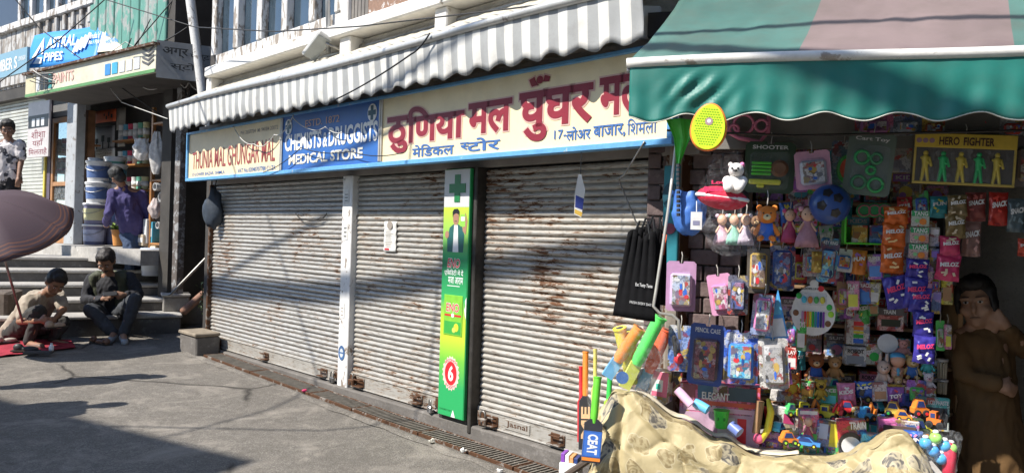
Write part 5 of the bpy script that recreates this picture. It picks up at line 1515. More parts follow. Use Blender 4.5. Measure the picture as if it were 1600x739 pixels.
# lower left of the stall: bats
def cbat(lb, p0, p1, r0, w1, hc, bc, text=None, tcol=OR, split=.42, yaw=0, sticker=None, group='toy cricket bats at the stall corner'):
    p0, p1 = Vector(p0), Vector(p1)
    z = (p1 - p0).normalized()
    y = (FW - z * FW.dot(z)).normalized()
    y = Matrix.Rotation(R(yaw), 3, z) @ y
    x = y.cross(z)
    Lb = (p1 - p0).length
    mw = Matrix(((x.x, y.x, z.x, p0.x), (x.y, y.y, z.y, p0.y), (x.z, y.z, z.z, p0.z), (0, 0, 0, 1)))
    t = thing('toy_cricket_bat', lb, 'cricket bat', mw, group)
    hb = Lb * (1 - split)
    b = MB(); b.lathe([(r0 * .8, hb - .02), (r0 * .9, hb), (r0, hb + .02), (r0, Lb - .01), (r0 * 1.12, Lb - .008), (r0 * 1.12, Lb), (r0 * .6, Lb)], 14); b.build('handle', K(hc, .4), t, 2)
    b = MB(); b.lathe([(r0 * .62, Lb + .0005), (r0 * .4, Lb + .001)], 12); b.build('handle_end', K(BK), t)
    b = MB(); b.prism([(-w1, 0), (w1, 0), (w1, hb * .9), (w1 * .45, hb), (-w1 * .45, hb), (-w1, hb * .9)], -.014, .014); b.build('blade', K(bc, .35), t)
    if sticker:
        b = MB(); b.rbox(-w1 * 1.02, w1 * 1.02, -.0165, -.0145, hb * .12, hb * .72, .001); s = b.build('sticker', K((.03, .09, .30)), t)
        flat(t, rect(-w1 * .88, w1 * .88, hb * .15, hb * .69), -.017, K((.04, .12, .40)))
        letters(t, sticker, (-w1 * .55, w1 * .6, hb * .19, hb * .65), -.0178, K(WH), .04, rot=-90)
        flat(t, rect(-w1, w1, hb * .04, hb * .115), -.0166, K(OR))
    elif text:
        letters(t, text, (-w1 * .7, w1 * .7, hb * .2, hb * .8), -.0155, K(tcol), .04, rot=90)
    return t
Yb = 4.15
cbat('black toy bat with orange grip leaning on the rusty shutter', W(914, 702, Yb), W(915, 549, Yb + .12), .016, .034, OR, (.03, .03, .035), 'ME', (.55, .35, .2), .46)
cbat('black toy bat with green grip and blue sticker at the stall corner', W(922, 722, 3.72), W(934, 588, 3.80), .019, .044, (.10, .42, .03), (.03, .03, .035), None, OR, .50, 0, 'CEAT')
cbat('red toy bat half hidden behind the orange-gripped bat', W(908, 690, Yb + .05), W(908, 572, Yb + .15), .012, .02, RD, RD, None)
cbat('yellow wrapped toy bat between the orange and green grips', W(930, 680, Yb + .02), W(930, 545, Yb + .1), .011, .022, (.55, .48, .10), (.5, .45, .15), None)
cbat('small green toy bat just left of the sheet', W(948, 670, Yb - .05), W(953, 590, Yb), .014, .022, GN, LG, None)
# fan of bright plastic bats in clear wrap
for k, (q0, q1, c, c2, lb, dY) in enumerate((((988, 600), (968, 512), YE, YE, 'yellow bat at the left of the bright plastic fan', .1), ((948, 588), (1000, 512), (.12, .32, .6), OR, 'orange and blue plastic bat leaning across the fan', .02), ((975, 605), (1032, 495), (.45, .50, .10), (.08, .55, .10), 'bright green plastic bat in the middle of the fan', -.05), ((1000, 612), (1042, 515), (.1, .3, .5), (.70, .10, .04), 'red-orange plastic bat at the right of the fan', .08), ((985, 600), (985, 520), NV_, YE, 'yellow and navy plastic bat at the back of the fan', .16))):
    cbat(lb, W(q0[0], q0[1], 4.05 + dY), W(q1[0], q1[1], 4.0 + dY), .034, .03, c2, c, None, OR, .62, 0, None, 'fan of bright plastic bats')
b = MB(); b.lathe([(.02, 0), (.032, .004), (.032, .012)], 16, T=Matrix.Translation(W(972, 590, 3.9)) @ Matrix.Rotation(R(75), 4, 'X')); tag(b.build('ball', K((.04, .10, .25), .3), None, 2), 'dark blue round bat end at the foot of the bright bats', 'ball')
polybag('loose clear wrap round the bright plastic bats', W(995, 505, 3.93), .26, .38, CLR, 4, 'clear_wrap', top=1.0)
polybag('clear sleeve over the yellow wrapped bat', W(931, 540, 4.12), .075, .42, CLR, 6, 'clear_sleeve', top=.9)
# cardboard box with purple print and a dark plank
t = thing('cardboard_box', 'small open box of purple and white cartons at the bottom edge', 'box', Matrix.Translation(W(892, 741, 3.95)) @ Matrix.Rotation(R(-20), 4, 'Z'))
b = MB(); b.rbox(-.05, .05, -.05, .05, 0, .07, .003); b.build('tray', K(WH), t)
for i, c in enumerate((PU, WH, (.5, .25, .1), NV_)):
    b = MB(); b.rbox(-.045 + .023*i, -.025 + .023*i, -.04, .04, .0705, .115 - .006*i, .002); b.build('carton', K(c), t)
b = MB(); b.tube([W(880, 745, 3.85), W(926, 714, 3.82)], .018, 8); tag(b.build('wooden_stick', K((.05, .035, .025), .7)), 'dark wooden stick at the bottom edge beside the sheet', 'stick')
# black carrier bags
for k, (dx, dd, wd, lb) in enumerate(((0, 0, .21, 'front black cloth carrier bag with small white print'), (9, .05, .2, 'middle black carrier bag hanging behind the front one'), (20, .10, .18, 'rear black carrier bag with a red stripe'))):
    P = W(1003 + dx, 366 - 4 * k, 3.62 + dd)
    t = thing('carrier_bag', lb, 'bag', Matrix.Translation(P) @ Matrix.Rotation(R(-30), 4, 'Z') @ Matrix.Rotation(R(4), 4, 'Y'), 'black carrier bags hung beside the rusty shutter')
    hb = .40 - .02 * k
    b = MB(); b.grid(lambda u, v: ((u - .5) * wd * (.62 + .38 * v), -.012 * math.sin(math.pi * u) * v - .01 * math.sin(u * 30 + k) * (1 - v), -hb * v + .02 * math.sin(u * 9) * (1 - v)), 26, 12); o = b.build('body', M((.008, .008, .009), .9, 0, .2, 20, .3, 50, .12, key='black_fabric'), t, True); solid(o, .012)
    b = MB(); b.tube([(-wd*.2, 0, -.02), (-wd*.1, .01, .06), (wd*.1, .01, .06), (wd*.2, 0, -.02)], .006, 5); b.build('handle', BLACK, t)
    if k == 0:
        letters(t, 'Eat Tasty Taste', (.0, wd*.4, -hb*.62, -hb*.57), -.022, K((.45, .45, .45)), .01); letters(t, 'FRESH EVERY DAY', (-.02, wd*.42, -hb*.82, -hb*.79), -.022, K((.35, .35, .35)), .01)
    if k == 2:
        flat(t, [(wd*.2, -.12), (wd*.36, -.12), (wd*.38, -.02), (wd*.26, -.02)], -.014, K((.6, .1, .04)), 'red_stripe')
# teal board & round thing by the shutter edge
t = thing('teal_strip', 'teal painted strip with dark round cap beside the rusty shutter', 'board', at(FA, 1.92, -.1, 1.3))
b = MB(); b.rbox(0, .1, 0, .02, 0, .62, .004); b.build('strip', K((.02, .14, .17)), t)
b = MB(); b.prism(disc(.05, .45, .05, 20, .075), -.006, -.001); b.build('cap', K((.01, .05, .07)), t); b = MB(); b.prism(disc(.05, .27, .04, 16, .03), -.006, -.001); b.build('red_cap', K((.14, .03, .05)), t)
# green strap
b = MB(); pts = [W(1062, 186, 3.5), W(1066, 215, 3.5), W(1062, 240, 3.5), W(1060, 256, 3.5)]
b.grid(lambda u, v: (lambda p, w_: p + Vector(((u - .5) * w_, .01 * math.sin(u * 9), 0)))(pts[min(3, int(v * 3))].lerp(pts[min(3, int(v * 3) + 1)], v * 3 - int(v * 3)), .11 * (1 - v) ** 1.6 + .02), 8, 24)
o = b.build('green_ribbon', K((.06, .42, .05), .35)); solid(o, .002); tag(o, 'twisted bright green ribbon tied under the awning end', 'ribbon')
b = MB()
for i in range(12):
    b.tube([W(1060, 256 + i * 7, 3.5), W(1060, 261 + i * 7, 3.5)], .009, 7)
o = b.build('bead_string', K((.03, .03, .035), .3), None); o['kind'] = 'stuff'; tag(o, 'string of black beads hanging below the green ribbon', 'beads')
# lime racket
t, w, h = put('toy_racket', 'lime green perforated plastic paddle hanging under the awning', 'toy racket', (1086, 164, 1136, 234), -.86, -4, 6, 0, HG)
out = [(w*.5*math.cos(a) * (1 - .10*math.sin(a)), h*.5 + h*.5*math.sin(a)) for a in [2*math.pi*i/40 for i in range(40)]]
b = MB(); b.prism(out, -.01, .0); b.build('face', K((.42, .72, .02), .4), t)
b = MB(); b.tube([(x*1.01, .004, z) for x, z in out + out[:1]], .008, 6); b.build('orange_rim', K(OR), t, True)
b = MB()
for i in range(-6, 7):
    for j in range(-8, 9):
        x, z = i * w / 13 + (j % 2) * w / 26, h * .5 + j * h / 18
        if (x / (w * .42)) ** 2 + ((z - h * .5) / (h * .44)) ** 2 < 1:
            b.rbox(x - .0035, x + .0035, -.0108, -.0101, z - .0022, z + .0022, .0005)
o = b.build('holes', K((.12, .25, .01)), t); o['kind'] = 'stuff'
flat(t, disc(0, h*.62, w*.12, 20), -.0112, K((.3, .2, .2)), 'badge'); flat(t, disc(0, h*.63, w*.06, 12), -.0116, K(WH), 'badge_mark')
# pink frame toy
t, w, h = put('pink_frame_toy', 'translucent pink moulded toy frame behind the lime paddle', 'toy', (1137, 172, 1200, 222), -.05, 0, 0, 0, HG)
PKC = K((.52, .16, .24), .2)
for i, (u, v, rr) in enumerate(((-.1, .55, .30), (-.33, .4, .14), (.33, .5, .18))):
    b = MB(); b.tube([(w*u + h*rr*math.cos(a), -.004*i, h*v + h*rr*math.sin(a)) for a in [k*math.pi/10 for k in range(21)]], .008, 6); b.build('loop', PKC, t, True)
b = MB(); b.tube([(-w*.5, 0, h), (-w*.48, 0, h*.3), (-w*.2, 0, .02), (w*.3, 0, .0), (w*.5, 0, h*.3), (w*.5, 0, h)], .011, 7); b.build('frame', PKC, t, True)
# teddy on red cushion in a polythene bag
t, w, h = put('teddy_gift', 'white teddy on a red heart cushion inside a clear bag', 'soft toy', (1092, 232, 1170, 328), -.80, 0, 0, 0, HG)
RC = M((.60, .02, .06), .9, 0, .15, 30, .4, 80, key='red_plush')
b = MB(); b.ball((-w*.02, 0, h*.19), (w*.50, w*.34, h*.19), 20); b.v = [(x, y, z - .25*x*0 + (-.12*x)) for x, y, z in b.v]; b.build('cushion', RC, t, True)
b = MB(); b.tube([(w*.49*math.cos(a) - w*.02, w*.3*math.sin(a), h*.2 - .12*w*.49*math.cos(a)) for a in [k*math.pi/12 for k in range(25)]], .009, 6); b.build('cushion_edge', K((.75, .6, .6), .9), t, True)
TW = M((.72, .69, .66), .95, 0, .08, 40, .5, 120, key='white_plush')
b = MB(); b.ball((w*.22, -.03, h*.40), (w*.17, .05, h*.17), 14); b.build('teddy_body', TW, t, True)
b = MB(); b.ball((w*.24, -.04, h*.63), (w*.15, .05, h*.12), 14); hd = b.build('teddy_head', TW, t, True)
for s in (-1, 1):
    b = MB(); b.ball((w*.24 + s*w*.11, -.03, h*.72), (w*.05, .02, h*.045), 10); b.build('ear', TW if s < 0 else K(PK, .9), hd, True)
    b = MB(); b.ball((w*.22 + s*w*.055, -.09, h*.645), .005, 8); b.build('eye', K(BK), hd, True)
    b = MB(); b.cap((w*.22 + s*w*.14, -.04, h*.46), .022, (w*.2 + s*w*.10, -.08, h*.34), .02); b.build('arm', TW, t, True)
b = MB(); b.ball((w*.23, -.09, h*.61), (.008, .006, .006), 8); b.build('nose', K(BK), hd, True)
letters(t, 'Best', (-w*.36, w*.0, h*.28, h*.36), -w*.31, K((.62, .03, .10)), .04, name='lettering'); letters(t, 'Love', (-w*.22, w*.12, h*.40, h*.46), -w*.31, K((.62, .03, .10)), .04)
def bagf(u, v):
    a = 2*math.pi*u; s = .5 + .5*min(1, (1 - v) * 1.6)
    nn = noise.noise((math.cos(a)*2, math.sin(a)*2, v*5)) * .12 + .05*math.sin(a*9)*v
    return (w*.52*s*math.cos(a)*(1 + nn) + .01, w*.34*s*math.sin(a)*(1 + nn), h*1.02*v - .02)
b = MB(); b.grid(bagf, 40, 14); b.build('clear_bag', clear('poly_wrap', (1, 1, 1), .02), t, True)
# blue printed cap bag
P = W(1078, 300, 3.55)
o = polybag('blue printed fabric pouch hanging below the bead string', P, .155, .2, M((.06, .18, .55), .5, 0, .2, 20, .3, key='blue_print'), 12, 'printed_pouch', -10, .8)
t = thing('pouch_tag', 'white tag with red marks tied on the blue pouch', 'tag', Matrix.Translation(W(1088, 345, 3.47)) @ Matrix.Rotation(R(-10), 4, 'Z'))
b = MB(); b.prism(rect(-.025, .025, -.04, .04), -.001, .001); b.build('card', K(WH), t)
flat(t, rect(-.015, .015, -.02, .0), -.002, K((.2, .2, .3))); b = MB(); b.tube([(0, 0, .04), (0, .02, .09)], .002, 5); b.build('string', K(WH), t)
# frilly doll dresses in wrap
for i, (px_, c, lb) in enumerate(((1128, (.66, .42, .52), 'pink'), (1147, (.30, .60, .48), 'mint green'), (1165, (.60, .52, .62), 'lilac'))):
    doll('small doll in a frilly %s dress in the sunlit bunch' % lb, (px_ - 13, 334, px_ + 13, 384), -.56 - .01 * i, c, BN, 0, True, 'bunch of dolls in frilly dresses')
polybag('clear wrap round the bunch of frilly dolls', W(1147, 330, 3.42), .25, .2, CLR, 7, 'clear_wrap', top=.9)
bear('orange and blue plush monkey hanging on a ring', (1179, 318, 1217, 378), -.58, OR, (.65, .5, .3), 'plush_monkey', 'round', 0, True, 'soft toy', BU, HG)
bear('brown plush monkey half behind the orange one', (1172, 335, 1192, 372), -.5, (.16, .09, .05), TN, 'plush_monkey', 'round', 0, True, 'soft toy', None, HG)
doll('hanging doll in a wide pale pink gown', (1243, 322, 1280, 388), -.15, (.55, .30, .38), BN, 0, True)
doll('hanging doll in a magenta dress left of the pale pink one', (1222, 326, 1246, 380), -.1, (.52, .08, .2), BN, 0, True)
def ballt(lb, r, d, c, c2):
    t, w, h = put('ball', lb, 'ball', r, d, 0, 0, 0, None)
    b = MB(); b.ball((0, 0, h/2), (w/2, w/2, h/2), 24); b.build('ball', K(c, .3), t, True)
    for a, e in ((.3, .3), (-.5, -.1), (.2, -.5), (-.2, .6)):
        n_ = Vector((math.sin(a), -math.cos(a)*math.cos(e), math.sin(e))).normalized()
        T = Matrix.Translation(Vector((0, 0, h/2)) + n_ * w * .492) @ n_.to_track_quat('Z', 'Y').to_matrix().to_4x4()
        b = MB(); b.lathe([(w*.14, -.004), (w*.13, .003), (w*.01, .006)], 5, T=T); b.build('patch', K(c2, .3), t)
    hook(t, w, h, .06)
ballt('dark blue football with black patches hanging right of the dolls', (1265, 288, 1329, 351), -.2, (.02, .06, .22), BK)
ballt('blue and red football in a net near the awning edge', (1492, 176, 1560, 226), .1, (.03, .07, .28), RD)
blister('dark card with green darts and yellow toy gun', (1166, 222, 1242, 302), -.1, (.03, .055, .03), (.08, .5, .04), (.55, .55, .06), 0, 2, 'gun', 'SHOOTER')
blister('small white pouch with pink header card', (1240, 236, 1294, 296), -.15, (.55, .30, .42), (.42, .44, .52), (.50, .52, .6), 0, -6)
blister('blister with green and red melon-shaped toy', (1300, 220, 1336, 290), .0, (.06, .12, .15), (.05, .40, .06), (.6, .08, .03), 0, 0, 'melon')
blister('blister of green rings hanging left of the fighter box', (1328, 208, 1400, 306), -.12, (.10, .13, .11), (.02, .30, .08), (.03, .2, .08), 0, 6, 'rings', 'Cart Toy')
tbox('plain grey carton behind the ring blister', (1385, 205, 1432, 270), .05, (.28, .26, .23), .08, hk=True)
# fighter figures box
t, w, h = put('figure_set', 'wide yellow-topped window box of five green and yellow fighter figures', 'box', (1430, 210, 1588, 290), -.1, 0, 2.5, 0, HG)
b = MB(); b.rbox(-w/2, w/2, .0, .05, 0, h, .004); b.build('back_card', K((.06, .05, .04)), t)
b = MB(); b.rbox(-w/2, w/2, -.012, -.001, h*.72, h, .003); b.build('header', K((.50, .36, .05)), t)
letters(t, 'HERO', (-w*.26, -w*.06, h*.77, h*.93), -.014, K((.05, .02, .02)), .03); letters(t, 'FIGHTER', (-w*.02, w*.28, h*.77, h*.93), -.014, K((.05, .02, .02)), .03)
b = MB()
for i in range(3):
    flat(t, disc(-w*.46 + .028*i, h*.85, .012), -.0138 - i*.0003, K((.25, .15, .2)))
for x0_, x1_, z0_, z1_ in ((-w/2, w/2, 0, h*.05), (-w/2, -w/2 + .01, h*.051, h*.719), (w/2 - .01, w/2, h*.051, h*.719)):
    b = MB(); b.rbox(x0_, x1_, -.012, -.001, z0_, z1_, .002); b.build('frame', K((.42, .32, .08)), t)
for i in range(5):
    c = (.45, .36, .06) if i % 2 == 0 else (.03, .36, .12)
    cx = -w*.38 + w*.175*i; F_ = .58 * h
    b = MB(); zz = h*.07
    b.cap((cx - .012, -.006, zz), .007, (cx - .004, -.006, zz + F_*.45), .010); b.cap((cx + .016, -.006, zz), .007, (cx + .004, -.006, zz + F_*.45), .010)
    b.cap((cx, -.006, zz + F_*.45), .013, (cx, -.006, zz + F_*.75), .017); b.cap((cx - .016, -.006, zz + F_*.76), .007, (cx + .012, -.018, zz + F_*.58), .006); b.cap((cx + .016, -.006, zz + F_*.76), .007, (cx + .026, -.01, zz + F_*.5), .006)
    b.ball((cx, -.006, zz + F_*.92), .012, 10)
    o = b.build('figure', K(c), t, True)
b = MB(); b.box(-w/2 + .011, w/2 - .011, -.013, -.0125, h*.051, h*.715); b.build('window', BUB, t); hook(t, w, h)
# top row under the valance
for i, (r, c, c2, lb) in enumerate((((1336, 178, 1395, 214), (.45, .14, .24), (.35, .12, .3), 'pink toy packet above the ring blister'), ((1396, 180, 1440, 212), (.12, .16, .22), (.2, .25, .3), 'grey blue packet right of the pink one'), ((1440, 184, 1476, 214), (.48, .32, .06), (.4, .12, .04), 'yellow striped packet above the fighter box'), ((1562, 184, 1600, 216), (.22, .22, .22), (.5, .05, .03), 'grey packet with red cone at the right edge'), ((1584, 212, 1625, 292), (.12, .1, .09), (.2, .15, .1), 'dim brown card right of the fighter box'))):
    blister(lb, r, .0, c, c2, tuple(q * .7 for q in c2), 0, 0, hk=False)
# green rack with orange and blue boxes
t, w, h = put('green_rack', 'bright green plastic tray rack holding orange and blue boxes', 'rack', (1318, 336, 1388, 382), .05, 0, 0, 0)
LGm = K((.08, .50, .03))
b = MB(); b.rbox(-w/2, w/2, -.06, .08, 0, .008, .002); b.build('tray', LGm, t)
b = MB(); b.rbox(-w/2, -w/2 + .01, -.06, .08, .0081, h, .002); b.build('side', LGm, t)
b = MB(); b.rbox(-w/2 + .0101, w/2, .07, .08, .0081, h * .6, .002); b.build('back', LGm, t)
for i, (c, lb) in enumerate((((.50, .30, .04), 'orange-yellow box on the green tray'), ((.04, .14, .38), 'blue box on the green tray'))):
    tbox(lb, (1330 + i*28, 352, 1354 + i*28, 380), .04, c, .06, bands=[(.1, .9, .6, .9, tuple(q*.6 for q in c))], group='boxes on the green tray')
for i in range(3):
    t, w, h = put('toy_wheel_disc', '%s dark green toy disc above the green tray' % ('left', 'middle', 'right')[i], 'toy', (1338 + i*16, 312, 1362 + i*16, 346), .0, 0, 0, 0, 'green toy discs')
    b = MB(); b.lathe([(w*.3, -.012), (w*.5, -.008), (w*.5, .008), (w*.2, .012)], 18, T=Matrix.Translation((0, 0, h/2)) @ Matrix.Rotation(R(90), 4, 'X')); b.build('disc', K((.02, .20, .06)), t, 2)
    b = MB(); b.tube([(w*.36*math.cos(a), -.014, h/2 + w*.36*math.sin(a)) for a in [k*math.pi/8 for k in range(17)]], .004, 5); b.build('ring', K((.3, .1, .12)), t, True)
# snack strips
PKT = [((1380, 322, 1418, 350), OR, 'orange'), ((1379, 348, 1416, 384), OR, 'orange'), ((1376, 383, 1412, 426), OR, 'orange')]
for i, (r, c, _) in enumerate(PKT):
    packet('%s orange snack packet of the strip' % ('top', 'middle', 'bottom')[i], r, -.12, (.62, .13, .02), (.6, .42, .2), 'MELOZ', WH, 0, random.uniform(-4, 4), seed=i)
for i in range(3):
    tbox('%s silver drink-mix sachet of the green lettered strip' % ('top', 'middle', 'bottom')[i], (1424 - 2*i, 329 + 26*i, 1452 - i, 354 + 26*i), -.13, (.36, .42, .36), .012, 0, 0, [(.0, 1, .62, 1, (.03, .28, .10))], 'TANG', WH, None, 'drink-mix sachets in a strip', (.12, .88, .66, .94), [(.62, .3, .2, OR), (.3, .35, .12, (.2, .45, .2))], 'drink_sachet')
BLU = (.05, .04, .30)
for i, (r, lb) in enumerate((((1376, 431, 1412, 482), 'blue snack packet hanging left of the long blue strip'), ((1416, 404, 1452, 436), 'uppermost blue snack packet of the long strip'), ((1414, 434, 1450, 480), 'second blue snack packet of the long strip'), ((1422, 448, 1456, 488), 'third blue snack packet of the long strip'), ((1426, 486, 1458, 526), 'fourth blue snack packet of the long strip'), ((1428, 524, 1462, 567), 'lowest blue snack packet of the long strip'))):
    packet(lb, r, -.13 - .012 * i, BLU, (.66, .64, .62), 'MELOZ', (.60, .04, .12), 0, (-12 if i == 0 else random.uniform(-4, 4)), seed=20 + i)
for i, (r, c, lb) in enumerate((((1480, 304, 1510, 338), (.20, .14, .06), 'upper brown gold snack packet'), ((1476, 334, 1508, 372), (.24, .17, .07), 'lower brown gold snack packet'), ((1468, 368, 1500, 400), (.58, .05, .14), 'upper pink snack packet'), ((1464, 398, 1502, 438), (.62, .05, .15), 'lower pink snack packet'))):
    packet(lb + ' of the right strip', r, -.1, c, (.5, .42, .3), 'MELOZ', WH, 0, random.uniform(-6, 6), seed=40 + i)
for i, (r, c, lb) in enumerate((((1452, 355, 1468, 385), (.35, .33, .40), 'grey sachet between the drink strip and pink packets'), ((1453, 388, 1468, 425), (.16, .1, .34), 'violet sachet between the drink strip and pink packets'), ((1456, 455, 1470, 490), (.15, .12, .30), 'violet sachet right of the blue packets'), ((1412, 350, 1422, 425), (.3, .3, .34), 'narrow grey sachet right of the orange packets'))):
    tbox(lb, r, -.08, c, .01, bands=[(.1, .9, .6, .9, tuple(min(1, q*1.6) for q in c))], group='loose sachets', nm='sachet')
blister('blue card of small keyrings below the football', (1284, 372, 1312, 442), -.05, (.05, .25, .50), (.04, .08, .2), (.08, .3, .55), 0, 6, text='KEY RING')
blister('white net pouch hanging below the blue football', (1255, 386, 1283, 432), .05, (.40, .36, .36), (.36, .12, .14), (.05, .3, .5), 0, 0)
packet('gold crinkled charm pack beside the keyring card', (1268, 392, 1284, 425), -.08, (.45, .30, .06), (.5, .4, .1), 'GOLD', (.2, .1, .02), seed=60)
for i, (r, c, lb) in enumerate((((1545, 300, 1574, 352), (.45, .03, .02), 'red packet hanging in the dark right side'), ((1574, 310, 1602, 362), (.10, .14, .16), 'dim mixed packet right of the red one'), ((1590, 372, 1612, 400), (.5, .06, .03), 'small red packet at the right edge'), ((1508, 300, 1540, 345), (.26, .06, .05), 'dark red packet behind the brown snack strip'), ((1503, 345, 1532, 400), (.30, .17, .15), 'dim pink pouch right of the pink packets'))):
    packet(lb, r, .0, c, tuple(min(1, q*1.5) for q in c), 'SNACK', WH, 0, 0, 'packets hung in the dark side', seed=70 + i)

# ---- shelving rack at the back
SW = M((.24, .15, .08), .6, 0, .2, 9, .2, key='rack_wood')
rk = thing('display_rack', 'wooden shelf rack of boxed toys behind the stall table', 'shelf rack', at(TO))
xr0, xr1 = TO.hit(1170, 500, .55)[0], TO.hit(1484, 500, .55)[0]
zsh = [TO.hit(1330, q, .55)[1] for q in (612, 545, 518, 470, 430)]
zsh = [.62, .86, 1.06, 1.27, 1.5, 1.75]
for z in zsh:
    b = MB(); b.rbox(xr0, xr1, .42, .75, z - .018, z, .003); b.build('shelf', SW, rk)
b = MB(); b.rbox(xr1 + .001, xr1 + .025, .38, .78, .02, 1.30, .003); b.build('upright', M((.34, .2, .09), .6, 0, .2, key='upright_wood'), rk)
b = MB(); b.rbox(xr0 - .025, xr0 - .001, .40, .78, .02, 1.9, .003); b.build('upright', SW, rk)
b = MB(); b.box(xr0, xr1, .76, .78, .02, 1.9); b.build('back', DARKW, rk)
rnd = random.Random(5)
pal = [((0.60, 0.08, 0.08), 'red'), ((0.09, 0.18, 0.51), 'blue'), ((0.69, 0.66, 0.63), 'white'), ((0.63, 0.45, 0.09), 'yellow'), ((0.09, 0.36, 0.15), 'green'), ((0.60, 0.24, 0.39), 'pink'), ((0.15, 0.14, 0.15), 'black'), ((0.39, 0.24, 0.14), 'brown'), ((0.12, 0.39, 0.45), 'teal'), ((0.30, 0.15, 0.42), 'purple')]
ordn = ('first', 'second', 'third', 'fourth', 'fifth', 'sixth', 'seventh', 'eighth', 'ninth', 'tenth')
for zi, (z, nm) in enumerate(zip(zsh, ('lowest', 'second', 'third', 'fourth', 'fifth', 'top'))):
    x = xr0 + .015; k = 0
    cap_ = (zsh[zi + 1] - z - .035) if zi < 5 else .2
    while x < xr1 - .06 and k < 10:
        w = rnd.uniform(.09, .18); h = cap_ * rnd.uniform(.7, .98); c, cn_ = rnd.choice(pal)
        if x + w > xr1: break
        t = thing('toy_box', '%s toy box, %s from the left on the %s rack shelf' % (cn_, ordn[k], nm), 'box', at(TO, x + w/2, .55 + rnd.uniform(-.03, .05), z), 'boxed toys on the back rack')
        b = MB(); b.rbox(-w/2 + .003, w/2 - .003, -.06, .06, .001, h, .003); b.build('carton', PRN(c, k + zi), t)
        c2 = rnd.choice(pal)[0]; c3 = rnd.choice(pal)[0]
        flat(t, rect(-w*.42, w*.42, h*.68, h*.92), -.0615, K(c2)); flat(t, rect(-w*.40, w*.40, h*.1, h*.6), -.0615, PRN(tuple(min(1, q*1.5) for q in c3), k + 3))
        flat(t, disc(rnd.uniform(-.15, .15)*w, h*.34, min(w, h)*.2, 16), -.0622, K(rnd.choice(pal)[0])); flat(t, disc(rnd.uniform(-.3, .3)*w, h*.25, min(w, h)*.1, 12), -.0626, K(rnd.choice(pal)[0]))
        letters(t, rnd.choice(['TOYS', 'ROBOT', 'SUPER', 'FUN', 'RACER', 'KIDS', 'HAPPY']), (-w*.34, w*.34, h*.74, h*.87), -.0622, K(WH if sum(c2) < 1 else BK), .03)
        x += w + rnd.uniform(.002, .012); k += 1
# particular things standing in front of the rack
tbox('white box showing a red toy, right of the egg-shaped card', (1302, 455, 1332, 486), .35, (.50, .48, .46), .08, bands=[(0, 1, .8, 1, (.4, .05, .05)), (.2, .8, .2, .7, (.4, .1, .08))])
tbox('train box with dark car picture', (1370, 480, 1410, 516), .36, (.30, .06, .05), .08, bands=[(.0, 1, .66, 1, (.09, .08, .08)), (.12, .88, .18, .52, (.03, .035, .02))], text='TRAIN', tb_=(.2, .66, .74, .92))
tbox('white box with a rainbow stacking toy', (1322, 488, 1357, 538), .36, (.44, .44, .45), .08, bands=[(.28, .74, .76, .96, MV), (.28, .74, .60, .755, RD), (.28, .74, .46, .595, OR), (.28, .74, .36, .455, YE), (.28, .74, .22, .355, GN), (.28, .74, .06, .215, BU)])
tbox('brown toy box left of the train box', (1332, 466, 1368, 490), .37, (.20, .12, .05), .08, bands=[(.1, .9, .2, .8, (.32, .22, .08))], text='FARM', tc=GO)
tbox('white box lettered robot', (1318, 540, 1352, 570), .34, (.36, .37, .40), .08, bands=[(.1, .9, .1, .55, (.2, .22, .26))], text='ROBOT', tc=BK, tb_=(.14, .86, .66, .88))
tbox('pale grey box with green picture beside the robot box', (1352, 536, 1376, 568), .34, (.36, .37, .33), .08, discs=[(.5, .4, .3, GN)])
t, w, h = put('toy_magnifier', 'white round-headed toy magnifier standing on the rack', 'toy', (1371, 522, 1402, 576), .28)
b = MB(); b.lathe([(w*.36, -.01), (w*.5, -.006), (w*.5, .006), (w*.36, .01)], 22, T=Matrix.Translation((0, 0, h*.74)) @ Matrix.Rotation(R(90), 4, 'X')); b.build('rim', K((.45, .46, .48)), t, 2)
b = MB(); b.lathe([(w*.36, -.003), (w*.36, .003)], 20, T=Matrix.Translation((0, 0, h*.74)) @ Matrix.Rotation(R(90), 4, 'X')); b.build('lens', K((.30, .31, .32), .1), t)
b = MB(); b.lathe([(w*.16, 0), (w*.14, h*.1), (w*.09, h*.45)], 12); b.build('handle', K((.45, .46, .48)), t, True)
bear('brown toy bear with blue belly on the rack edge', (1258, 549, 1292, 597), .22, (.22, .08, .03), (.6, .45, .3), 'toy_bear', 'round', 0, False, 'toy', (.03, .09, .36))
bear('tan tiger cub toy beside the brown bear', (1290, 554, 1318, 594), .24, (.36, .20, .08), (.5, .4, .3), 'toy_tiger', 'round', 0, False, 'toy')
bear('pale long-eared bunny toy on the yellow tray', (1368, 560, 1392, 604), .22, (.48, .36, .30), (.55, .45, .4), 'toy_bunny', 'long', 0, False, 'toy')
bear('tan dog toy with open mouth on the yellow tray', (1390, 586, 1416, 612), .20, (.38, .26, .13), (.5, .4, .3), 'toy_dog', 'round', 0, False, 'toy')
bear('yellow-brown lion toy on the white tray', (1410, 552, 1440, 592), .24, (.40, .28, .12), (.5, .4, .25), 'toy_lion', 'round', 0, False, 'toy', (.04, .12, .34))
bear('white and pink dog toy at the right of the tray', (1438, 580, 1462, 610), .20, (.50, .46, .48), (.5, .3, .35), 'toy_dog', 'round', 0, False, 'toy')
bear('pink pig toy behind the baby doll', (1398, 528, 1424, 558), .3, (.46, .22, .20), (.5, .25, .22), 'toy_pig', 'round', 0, False, 'toy')
bear('teal robot pup toy on the white tray', (1438, 552, 1460, 584), .24, (.06, .30, .30), (.4, .42, .42), 'toy_pup', 'round', 0, False, 'toy')
bear('small red bear toy in front of the brown bear', (1252, 598, 1272, 622), .16, (.36, .04, .05), (.4, .1, .1), 'toy_bear', 'round', 0, False, 'toy')
